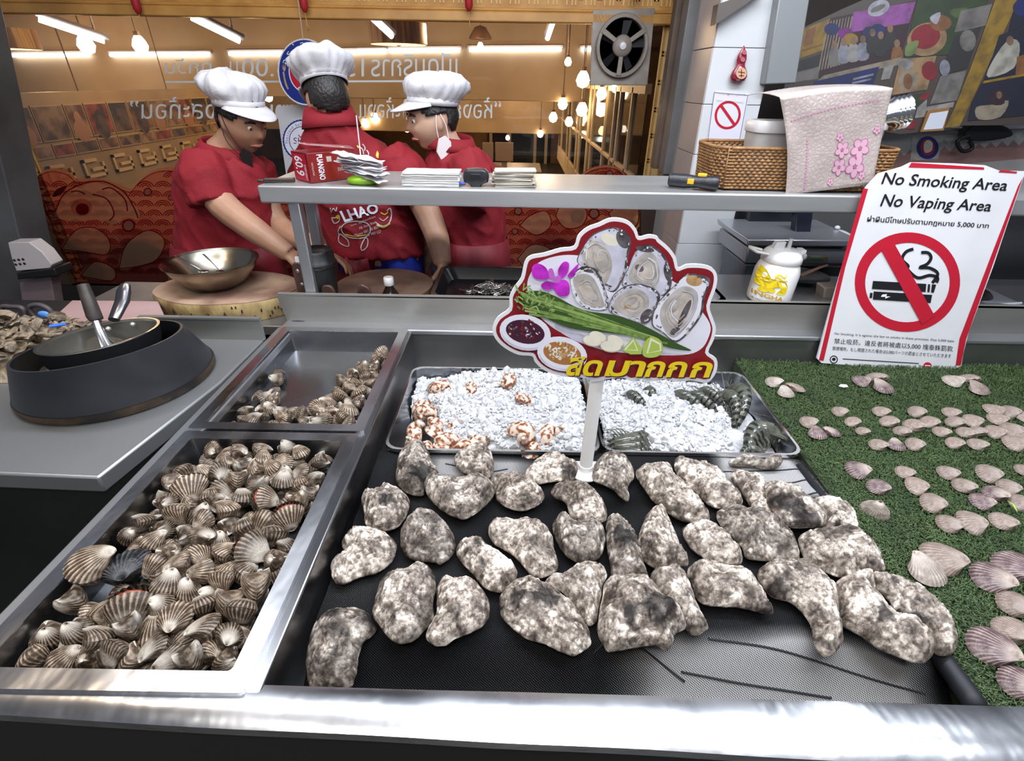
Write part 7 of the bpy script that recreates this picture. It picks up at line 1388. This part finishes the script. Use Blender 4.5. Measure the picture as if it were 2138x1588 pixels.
# ---- pile of shucked shells, scissors, pen, sheets
HEAP = mat('heap_shell', (.30, .23, .16), .4, 0, (.07, .055, .04), 30, .42, .6, bump=1., bscale=60); HEAP2 = mat('heap_wet', (.16, .11, .06), .25, 0, (.36, .30, .22), 24, .4, .65, bump=1., bscale=50)
px_ = pz(40, 740, ZR + .02)
hp_ = thing('shell_heap', 'wet brown heap of shucked shells at the far side of the wok stand', 'shells', (px_.x - .1, px_.y + .12, ZR)); hp_['kind'] = 'stuff'
X0h, X1h, Y0h, Y1h = -1.55, -1.0, pz(10, 800, ZR).y, 1.212
g = G(); g.grid(60, 40, lambda u, v: V((X0h + (X1h - X0h) * u, Y0h + (Y1h - Y0h) * v, ZR + .001 + min(1, 5 * u, 5 * (1 - u), 5 * v, 5 * (1 - v)) * (.045 + .022 * mnoise.noise(V((u * 7, v * 6, 0))) + .014 * mnoise.noise(V((u * 22, v * 20, 3))))))); tag(g.out('heap_mass', HEAP2, hp_, 180), kind='stuff')
g = G()
for k in range(240):
    u, v = rp.random(), rp.random(); p = V((X0h + (X1h - X0h) * (.06 + .88 * u), Y0h + (Y1h - Y0h) * (.06 + .88 * v), ZR + .05 + .02 * rp.random())); M_ = Euler((rp.uniform(-.7, .7), rp.uniform(-.7, .7), rp.uniform(0, 6))).to_matrix(); vs, fs = IC[rp.randrange(14)]; r = rp.uniform(.008, .020); g.add([p + M_ @ V((q.x * r * 1.5, q.y * r, q.z * r * .35)) for q in vs], fs)
tag(g.out('shell_pieces', HEAP, hp_, 60), kind='stuff')
ysc = 1.30
t = thing('scissors', 'dark handled kitchen scissors upright behind the shell heap', 'scissors', pY(60, 690, ysc))
for pts in ([(5, 640), (22, 640), (46, 643), (52, 660), (44, 668), (12, 666), (5, 655)], [(62, 640), (80, 636), (102, 645), (110, 660), (100, 667), (78, 664), (66, 652)]):
    P = crom([pY(x, y, ysc) for x, y in pts], 4); g = G(); g.tube(P + [P[0]], .0065, 8, cap=False); g.out('finger_ring', mat('scissor_grip', (.07, .06, .065), .5), t, 180)
for a, b_ in (((44, 662), (64, 700)), ((66, 655), (60, 700))): g = G(); g.tube([pY(*a, ysc), pY(*b_, ysc)], [(.006, .003), (.004, .002)], 8); g.out('blade', STEEL, t, 60)
a, b_ = pz(104, 681, ZR + .072), pz(138, 676, ZR + .072); g = G(); g.tube([a, b_], .004, 8); tag(g.out('pen', mat('pen_bright_blue', (.03, .16, .75), .3), None, 40), 'bright blue pen lying on the shell heap', 'pen')
g = G(); g.ball(pY(92, 657, ysc - .01), (.018, .006, .012), 10); tag(g.out('blue_tag', mat('blue_tag', (.10, .30, .85), .4), None, 60), 'blue plastic tag hanging in the scissors handle', 'tag')
PINK = mat('pink_board', (.44, .28, .28), .5, 0, (.36, .23, .22), 5)
yb0 = 1.345
for k, (pts, h, lb) in enumerate((([(100, 672), (150, 626), (330, 628), (345, 662)], .02, 'pinkish plastic crate board behind the shell heap'), ([(170, 640), (325, 646), (335, 668), (120, 672)], .012, 'lower pinkish plastic board with a tan tape strip'))):
    zz = .955 - k * .02; P = [pz(x, y, zz) for x, y in pts]; g = G(); g.ext(P, (0, 0, -h)); o = g.out('plastic_board', PINK, None, 40, .003); tag(o, lb, 'board')
g = G(); P = [pz(x, y, .9365) for x, y in ((188, 646), (206, 647), (204, 668), (186, 668))]; g.ext(P, (0, 0, .001)); g.out('tape', mat('tape_tan', (.50, .28, .06), .4), bpy.data.objects['plastic_board.001'])
g = G(); g.box(-2.2, -1.352, 1.34, 1.9, .0, .74); tag(g.out('low_cabinet', mat('cabinet_dark', (.035, .03, .03), .6), None, 40, .01), 'dark low cabinet behind the shell heap under the pink boards', 'cabinet')
# ---- dark column and socket box at the street corner
def slab(pts, Y, d, name, m, lb, cat, kind=None):
    g = G(); g.ext([pY(x, y, Y) for x, y in pts], (0, d, 0)); o = g.out(name, m, None, 40, .004); return tag(o, lb, cat, None, kind)
cg = mat('column_grey', (.10, .10, .105), .55, 0, (.04, .038, .04), 3)
slab([(-190, -200), (-130, -200), (-30, 200), (34, 470), (82, 660), (-40, 680)], 2.05, .15, 'corner_column', cg, 'dark grey corner column at the street end of the window', 'column')
slab([(40, 590), (105, 575), (118, 660), (50, 668)], 1.98, .05, 'column_base', mat('column_pink', (.20, .15, .16), .6), 'dull pink base block below the white socket box', 'block')
sx_ = thing('socket_box', 'white multi socket power box lit from one side on the corner column', 'socket', pY(70, 595, 1.95)); g = G(); b4 = [pY(x, y, 1.95) for x, y in ((32, 556), (92, 542), (110, 556), (32, 566))]
g = G(); g.ext([pY(x, y, 1.95) for x, y in ((16, 506), (60, 505), (88, 526), (108, 552), (104, 560), (34, 566), (24, 540))], (0, .06, 0)); g.out('box', mat('socket_white', (.55, .50, .50), .4), sx_, 40, .003)
for i in range(3):
    for j in range(2): g = G(); g.ball(pY(30 + i * 9 + j * 3, 543 + j * 9 - i * 1.0, 1.949), (.006, .002, .005), 8); g.out('socket_hole', BLACK, sx_, 60)
slab([(34, 570), (112, 560), (120, 576), (36, 584)], 1.94, .09, 'box_ledge', BLACK, 'black ledge under the white socket box', 'ledge')
# ================================================================= right side: column, posts, boards, kitchen
YP = 2.32
def vslab(x_top, y_top, x_bot, y_bot, w, Y, d, name, m, par=None):
    a, b_ = pY(x_top, y_top, Y), pY(x_bot, y_bot, Y); g = G(); g.box(b_.x, b_.x + w, Y, Y + d, b_.z, a.z + .4); return g.out(name, m, par, 40, .003)
pw = pY(1441, 363, YP).x - pY(1383, 363, YP).x
po = vslab(1440, 0, 1383, 364, pw, YP, .08, 'shutter_rail', mat('rail_grey', (.20, .20, .205), .45, .4, (.11, .105, .10), 3, .4, .65)); tag(po, 'grey steel shutter rail standing beside the tiled column', 'rail')
po = vslab(1407, 0, 1363, 352, pY(1385, 352, 2.45).x - pY(1363, 352, 2.45).x, 2.45, .06, 'brown_post', mat('post_brown', (.16, .11, .08), .5, 0, (.09, .06, .045), 6)); tag(po, 'narrow brown post between the window strip and the shutter rail', 'post')
po = slab([(1340, 425), (1378, 425), (1372, 640), (1335, 640)], 2.46, .05, 'door_post', mat('frame_brown', (.035, .02, .015), .5), 'dark brown frame below the brown post', 'frame')
# tiled column
YC = 2.05; xa, xb = pY(1428, 440, YC).x, pY(1534, 440, YC).x
tw = thing('tiled_column', 'white tiled column carrying the small no smoking notice', 'column', ((xa + xb) / 2, YC, 0))
TILE = mat('tile_white', (.62, .63, .65), .2, 0, (.55, .56, .58), 2.5); GROUT = mat('grout', (.33, .32, .31), .8)
g = G(); g.box(xa + .002, xb - .002, YC + .004, YC + .45, 0, 2.4); g.out('column_core', GROUT, tw)
zj = [pY(1440, y, YC).z for y in (640, 508, 322, 217, 98, -40, -180)]
for a, b_ in zip(zj, zj[1:]):
    g = G(); g.box(xa, xb, YC - .004, YC + .004, a + .001, b_ - .001); g.out('tile', TILE, tw, 40, .001)
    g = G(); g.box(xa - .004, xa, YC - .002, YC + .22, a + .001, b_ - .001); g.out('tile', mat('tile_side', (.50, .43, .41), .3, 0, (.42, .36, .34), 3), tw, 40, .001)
    g = G(); g.box(xb, xb + .004, YC - .002, YC + .22, a + .001, b_ - .001); g.out('tile', TILE, tw, 40, .001)
CP = Plane((0, YC - .006, 1), (0, -1, 0)); cf = lambda x, y, l=0: CP(x, y, l)
t = thing('small_notice', 'small paper notice with a red prohibition ring stuck on the white tiles', 'notice', CP(1515, 300)); g = G(); g.ext([CP(x, y) for x, y in ((1493, 188), (1564, 194), (1545, 300), (1475, 294))], (0, -.001, 0)); g.out('paper', mat('notice_paper', (.66, .64, .74), .5), t)
g = G(); ring(g, cf, ell(1519, 240, 27, 30, 36, 20), ell(1519, 240, 22, 25, 36, 20), PI_['pred'], .002); stroke(g, cf, [(1505, 220), (1533, 260)], 6, PI_['pred'], .0024, sm=2)
for s, q in (('งดสูบบุหรี่', ((1500, 192), (1556, 196), (1555, 202), (1499, 198))), ('NO SMOKING', ((1496, 208), (1552, 213), (1551, 216), (1495, 211)))): text(g, s, cf, *q, PI_['grey'], lift=.002)
for a, b_ in (((1491, 193), (1561, 199)), ((1561, 199), (1543, 296)), ((1543, 296), (1478, 290)), ((1478, 290), (1491, 193))): stroke(g, cf, [a, b_], .8, PI_['navy'], .002, sm=2)
g.out('print', PMATS, t)
gp = CP(1541, 140, .012); t = thing('gourd_charm', 'red lacquered gourd charm hanging on the white tiled column', 'charm', CP(1541, 172, .012)); k = (gp - CAM).dot(FW) / F
g = G(); A = CP(1537, 172, .014); Bq = CP(1550, 96, .014); ax = (Bq - A); prof = [(0, .002), (.5, .04), (.62, .16), (.55, .30), (.34, .44), (.30, .52), (.36, .62), (.33, .74), (.20, .86), (.08, .95), (.04, 1.0)]
g.tube([A + ax * z for r, z in prof], [(r * 22 * k * 1.3, r * 22 * k * .7) for r, z in prof], 16, up=(1, 0, 0)); g.out('gourd', mat('lacquer_red', (.20, .012, .028), .18, 0, (.30, .03, .05), 20, coat=.5), t, 180)
g = G(); dec(g, cf, ell(1541, 153, 11, 12, 20), 0, .030, smooth=False); [stroke(g, cf, p_, 1.6, 1, .031, sm=2) for p_ in ([(1534, 150), (1548, 152)], [(1541, 145), (1541, 162)], [(1536, 158), (1546, 158)])]
for (x, y) in ((1545, 125), (1548, 110)): dec(g, cf, ell(x, y, 5, 5, 12), 2, .026, smooth=False)
g.out('gold_emblem', [mat('emblem_gold', (.55, .36, .22), .4), _M['lacquer_red'], mat('emblem_pink', (.42, .10, .12), .4)], t)
t = thing('green_round_sign', 'green and white round sign half hidden by the basket', 'sign', CP(1480, 380)); g = G(); g.ext([CP(x, y, .001) for x, y in ell(1486, 362, 34, 36, 28)], (0, -.002, 0)); g.out('disc', WHITE, t); g = G(); dec(g, cf, ell(1486, 362, 31, 33, 28), 0, .0036, smooth=False); g.out('green_face', mat('sign_green', (.01, .22, .10), .4), t)
# grey cabinet hanging over the basket
c_ = slab([(1597, 176), (1662, 174), (1700, -60), (1636, -60)], 2.0, .30, 'wall_cabinet', mat('cab_grey', (.27, .28, .29), .4, .3), 'grey hanging cabinet edge between the tiles and the photo board', 'cabinet')
g = G(); g.ext([pY(x, y, 2.0) for x, y in ((1493, 52), (1600, -20), (1580, -20), (1500, 8))], (0, .05, 0)); tag(g.out('awning_bar', mat('bar_brown', (.10, .085, .075), .5), None, 40), 'dark slanting awning bar at the top of the tiled column', 'bar')
# photo boards
PMB = [mat('photo_ink_' + n, tuple(x * .42 for x in PM_), .5, 0, tuple(x * .20 + .006 for x in PM_), 26, .4, .66) for n, PM_ in ((n, tuple(PMATS[i].node_tree.nodes['Principled BSDF'].inputs['Base Color'].default_value)[:3]) for n, i in PI_.items())]  # copies of the print inks, darkened so the boards look dimly lit
RB = Plane((1.2, 2.35, 1.6), (-.30, -1, .05)); rb_f = lambda x, y, l=0: RB(x, y, l)
t = thing('photo_board', 'large yellow edged board of restaurant photos tilted over the basket', 'board', RB(1800, 260))
g = G(); g.ext([RB(x, y) for x, y in ((1668, 62), (1760, 18), (1905, -45), (2120, -60), (2090, 20), (1985, 268), (1880, 280), (1640, 240), (1630, 210))], RB.n * -.015); g.out('board', mat('board_brown', (.05, .035, .03), .4), t)
z4 = lambda *p: [(1538 + x / 3.528, y / 3.528) for x, y in p]
g = G(); lf = [.0006]
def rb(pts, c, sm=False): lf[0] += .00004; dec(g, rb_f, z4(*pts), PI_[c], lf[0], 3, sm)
rb([(490, 215), (690, 135), (660, 360), (435, 440)], 'gold'); rb([(515, 225), (585, 195), (560, 320), (490, 345)], 'brown'); rb([(455, 375), (640, 320), (632, 335), (452, 392)], 'brown')
rb([(425, 460), (625, 395), (600, 560), (385, 610)], 'dark'); rb([(410, 540), (610, 490), (600, 580), (395, 610)], 'grey')
rb([(690, 135), (1330, 0), (1210, 420), (650, 560), (600, 580)], 'plum'); rb([(860, 90), (1320, 10), (1270, 170), (830, 240)], 'lpurple'); rb([(860, 90), (1320, 10), (1270, 170), (830, 240)], 'shade') if False else None
rb(ell(1045, 60, 85, 55, 24, -25), 'white', False); rb(ell(1040, 62, 60, 20, 16, -25), 'grey', False)
for k in range(9): x = 670 + k * 22; rb([(x, 160 - k * 5), (x + 9, 158 - k * 5), (x - 60, 520 - k * 6), (x - 72, 524 - k * 6)], 'beige')
for cx_, cy_, c in ((700, 215, 'blue'), (800, 245, 'purple'), (980, 240, 'blue'), (1040, 220, 'blue'), (840, 290, 'gold')): rb(ell(cx_, cy_, 55, 45, 16), c, False)
for k, (x, y, c) in enumerate(((720, 330, 'grey'), (790, 310, 'shade'), (860, 300, 'pearl'), (930, 290, 'shade'), (1000, 240, 'dark'), (1060, 260, 'dark'), (1130, 210, 'dark'), (1180, 320, 'brown'))):
    rb([(x - 40, y + 150), (x - 32, y + 35), (x + 30, y + 30), (x + 42, y + 140)], c, True); rb(ell(x, y, 22, 30, 14), 'skin', False)
rb([(640, 555), (1215, 420), (1190, 480), (590, 600)], 'beige'); rb([(570, 600), (1050, 490), (1000, 640), (560, 660)], 'blue'); rb([(860, 575), (1010, 540), (1006, 556), (855, 592)], 'shade'); rb([(850, 605), (990, 575), (986, 590), (846, 622)], 'shade'); rb([(1085, 490), (1160, 475), (1125, 580), (1060, 590)], 'pearl')
rb([(1330, 0), (1860, 0), (1640, 400), (1230, 420)], 'dgreen'); rb(ell(1400, 290, 150, 120, 24, -20), 'tan', False); rb(ell(1390, 270, 110, 90, 24, -20), 'pred', False); rb(ell(1500, 170, 80, 60, 18), 'brown', False); rb([(1250, 330), (1340, 300), (1300, 400), (1240, 410)], 'lgreen', True); rb([(1420, 130), (1500, 90), (1470, 180)], 'white', True); rb([(1560, 80), (1700, 60), (1640, 140)], 'green', True)
rb([(1200, 440), (1470, 410), (1400, 660), (1140, 700)], 'tan'); rb(ell(1260, 590, 70, 90, 18), 'beige', False); rb(ell(1260, 600, 35, 60, 14), 'brown', False); rb(ell(1420, 520, 60, 70, 14), 'pred', False); rb(ell(1240, 470, 60, 40, 14), 'pearl', False)
rb([(1650, 80), (1880, 30), (1830, 190), (1600, 240)], 'grey'); rb([(1600, 270), (1800, 200), (1700, 500), (1500, 560)], 'dark'); rb([(1500, 560), (1690, 520), (1620, 740), (1420, 770)], 'grey'); rb(ell(1530, 500, 40, 60, 14), 'shade', False); rb(ell(1700, 300, 60, 80, 14), 'grey', False)
rb([(1290, 700), (1430, 680), (1380, 780), (1250, 850)], 'dgreen'); rb([(1350, 700), (1430, 680), (1400, 730), (1340, 735)], 'pred'); rb([(1330, 790), (1400, 730), (1390, 860), (1310, 870)], 'pearl'); rb([(1260, 900), (1330, 880), (1310, 950), (1250, 950)], 'pred'); rb([(1380, 790), (1600, 750), (1590, 790), (1370, 820)], 'pearl')
rb([(1900, 0), (2075, 0), (1640, 930), (1530, 940), (1600, 800), (1720, 500)], 'gold')
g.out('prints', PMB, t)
t = thing('photo_board', 'second photo board past the broad yellow edge, cut by the photo border', 'board', RB(2080, 230))
g = G(); g.ext([RB(x, y) for x, y in ((2105, -40), (2240, -60), (2240, 260), (2005, 262), (2040, 160))], RB.n * -.015); g.out('board', _M['board_brown'], t)
g = G(); rb([(2000, 240), (2117, 190), (2117, 0), (2060, 0)], 'navy'); rb(ell(2090, 60, 60, 60, 14), 'blue', False); rb([(1870, 450), (1930, 260), (2117, 200), (2117, 540), (1820, 590)], 'navy'); rb([(1870, 470), (1990, 300), (2080, 320), (2040, 500), (1850, 570)], 'cream', True); rb(ell(2010, 300, 28, 36, 12), 'skin', False)
rb([(1800, 620), (2117, 560), (2117, 850), (1700, 890), (1730, 760)], 'navy'); rb([(1760, 790), (1880, 770), (2000, 740), (1940, 860), (1780, 880)], 'beige', True); rb([(1860, 690), (1950, 660), (1970, 760), (1880, 770)], 'plum', True); rb(ell(1930, 700, 22, 28, 12), 'skin', False); rb([(2060, 420), (2117, 400), (2117, 540), (2050, 550)], 'brown'); rb([(1820, 595), (2117, 540), (2117, 560), (1810, 615)], 'gold')
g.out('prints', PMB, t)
t = thing('framed_certificate', 'small brown framed certificate below the photo board', 'frame', RB(1948, 272)); g = G(); g.ext([RB(x, y, .018) for x, y in z4((1395, 815), (1555, 790), (1510, 960), (1340, 970))], RB.n * -.012); g.out('frame', mat('cert_frame', (.25, .12, .03), .4), t); g = G(); dec(g, rb_f, z4((1412, 835), (1545, 815), (1502, 945), (1362, 955)), 0, .0186, smooth=False); g.out('paper', mat('cert_paper', (.55, .58, .66), .5), t)
# lower tiled wall with pink zigzag
RW = Plane((1.3, 2.55, 1.3), (-.25, -1, 0)); rwf = lambda x, y, l=0: RW(x, y, l)
g = G(); g.ext([RW(x, y) for x, y in ((1790, 262), (2260, 235), (2260, 480), (1780, 470))], RW.n * -.05); o = g.out('wall_tiled', mat('wall_pale', (.50, .48, .47), .4, 0, (.42, .40, .40), 4)); tag(o, kind='structure')
g = G()
for k in range(14): x = 1840 + k * 24; y = 330 - k * 2.2; dec(g, rwf, [(x, y), (x + 12, y - 14), (x + 24, y - 2), (x + 24, y + 26), (x, y + 28)], 0, .001, smooth=False)
for k in range(11): x = 1900 + k * 24; dec(g, rwf, [(x, 296 - k * 2), (x + 10, 308 - k * 2), (x + 20, 294 - k * 2)], 1, .001, smooth=False)
g.out('zigzag_print', [mat('zig_pink', (.36, .20, .19), .5), mat('zig_white', (.62, .60, .60), .4)], o)
g = G(); g.tube([RW(1800, 274, .03), RW(2260, 262, .03)], .012, 8); tag(g.out('wall_rail', STEEL, None, 60), 'thin steel rail above the pink zigzag wall', 'rail')
t = thing('round_sticker', 'small round blue and red sticker with a pale hat on the zigzag wall', 'sticker', RW(1936, 330)); g = G(); dec(g, rwf, [(1905, 285), (1970, 282), (1958, 332), (1900, 335)], PI_['pearl'], .002, smooth=False); dec(g, rwf, ell(1936, 308, 23, 24, 24, 10), PI_['blue'], .003, smooth=False); dec(g, rwf, ell(1936, 307, 15, 17, 20), PI_['pred'], .004, smooth=False); dec(g, rwf, [(1928, 300), (1936, 292), (1946, 298), (1944, 314), (1930, 318)], PI_['cream'], .005); g.out('print', PMATS, t)
t = thing('black_camera', 'black corded camera housing hanging under the second photo board', 'camera', RW(2035, 310, .1)); g = G(); g.ext(crom([RW(x, y, .10) for x, y in ((2000, 262), (2030, 250), (2075, 262), (2085, 280), (2030, 290), (1990, 285))], 3), RW.n * -.06); g.out('housing', BLACK, t, 40, .004); g = G(); g.tube(crom([RW(x, y, .10) for x, y in ((2000, 280), (1975, 290), (1985, 310), (2005, 305), (2000, 290))], 4, False), .008, 8); g.out('cord', BLACK, t, 60)
# kitchen behind the ledge
KY = 1.72
def kbox(pts, d, name, m, lb, cat, par=None, Y=KY, bev=.004):
    g = G(); g.ext([pY(x, y, Y) for x, y in pts], (0, d, 0)); o = g.out(name, m, par, 40, bev); return tag(o, lb, cat) if par is None else o
ov = kbox([(1562, 518), (1800, 520), (1790, 552), (1556, 550)], .28, 'steamer', mat('steamer_grey', (.40, .41, .44), .35, .5), 'grey kitchen steamer cabinet behind the white water bottle', 'appliance')
kbox([(1672, 532), (1730, 534), (1728, 544), (1670, 542)], -.004, 'label_plate', mat('plate_beige', (.32, .27, .15), .5), None, None, ov, KY - .003); kbox([(1690, 535), (1718, 536), (1716, 541), (1689, 540)], -.003, 'display', mat('display_green', (.22, .34, .26), .3), None, None, ov, KY - .006)
kbox([(1560, 500), (1800, 502), (1798, 516), (1562, 514)], .30, 'top_plate', mat('steel_plate', (.55, .56, .60), .3, .8), None, None, ov, KY - .01)
kbox([(1556, 552), (1600, 552), (1590, 612), (1540, 612)], .2, 'side_panel', mat('panel_slate', (.15, .16, .19), .4, .4), None, None, ov)
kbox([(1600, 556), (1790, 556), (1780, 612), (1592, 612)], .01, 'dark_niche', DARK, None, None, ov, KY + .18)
kbox([(1572, 420), (1700, 420), (1690, 505), (1555, 505)], .12, 'black_fridge', mat('fridge_black', (.012, .013, .018), .25), 'black appliance standing behind the shelf beside the tiled column', 'appliance', None, KY + .25)
kbox([(1665, 430), (1700, 430), (1692, 490), (1660, 490)], .04, 'blue_can', mat('glossy_navy', (.015, .018, .03), .15), 'glossy dark tall canister under the shelf', 'canister', None, KY + .10)
kbox([(1695, 420), (2250, 420), (2240, 500), (1690, 490)], .05, 'hood_panel', mat('hood_grey', (.13, .13, .13), .5, .3), 'dull grey panel in the shade under the shelf', 'panel', None, KY + .45)
kbox([(1990, 430), (2260, 430), (2260, 700), (1960, 690)], .06, 'dark_cupboard', mat('cupboard', (.05, .05, .055), .45, .3, (.08, .08, .085), 3), 'dark cupboard wall past the no smoking sign', 'cupboard', None, 1.72)
a = pY(1742, 494, KY + .14); t = thing('pot_lid', 'white enamel lid with a knob on the steamer top', 'lid', a); g = G(); g.lathe([(.060, 0), (.055, .012), (.03, .022), (0, .026)], a, 28); g.out('lid', mat('enamel_white', (.60, .60, .62), .25), t, 60); g = G(); g.ball(a + V((0, 0, .032)), (.010, .010, .008), 10); g.out('knob', _M['enamel_white'], t, 60)
a = pz(1690, 604, .985); a = V((a.x, 1.56, .985)); t = thing('dark_wok', 'shallow dark steel wok in the niche beside the bottle', 'wok', a); g = G(); g.lathe([(.02, 0), (.055, .008), (.082, .022), (.085, .023), (.055, .011), (.0, .005)], a, 32); g.out('bowl', mat('wok_steel', (.12, .12, .12), .25, .9), t, 60); g = G(); g.tube([a + V((.0, 0, .02)), a + V((.05, .0, .045)), a + V((.075, 0, .055))], [(.002, .012), (.002, .008), (.002, .006)], 8); g.out('wooden_scoop', mat('scoop_wood', (.35, .22, .15), .5), t, 60)
kbox([(1722, 600), (1760, 600), (1752, 634), (1718, 634)], .05, 'condiment_tin', mat('tin_beige', (.42, .36, .30), .4), 'small beige tin beside the sign edge on the ledge', 'tin', None, 1.42)
bt_ = thing('grey_bin', 'grey plastic bin with black contents at the end of the ledge', 'bin', pY(2070, 690, 1.42)); g = G(); b0 = [pY(x, y, 1.40) for x, y in ((2035, 640), (2128, 632), (2096, 688), (2028, 692))]; b0[2].z = b0[3].z = .987; g.hexa([b0[3], b0[2], b0[2] + V((0, .16, 0)), b0[3] + V((0, .16, 0))], [b0[0], b0[1], b0[1] + V((.01, .18, 0)), b0[0] + V((-.01, .18, 0))]); g.out('tub', mat('bin_grey', (.23, .24, .26), .4), bt_, 40, .003)
g = G(); g.tube([b0[0] + V((-.01, -.002, 0)), b0[1] + V((.004, -.002, 0))], .004, 8); g.out('lip', mat('bin_lip', (.46, .47, .50), .35), bt_, 60)
g = G(); g.ball((b0[0] + b0[1]) / 2 + V((-.03, .06, .0)), (.055, .05, .032), 16); tag(g.out('black_pot', mat('pot_black', (.02, .014, .012), .25), None, 60), 'round black pot sitting in the grey bin', 'pot')
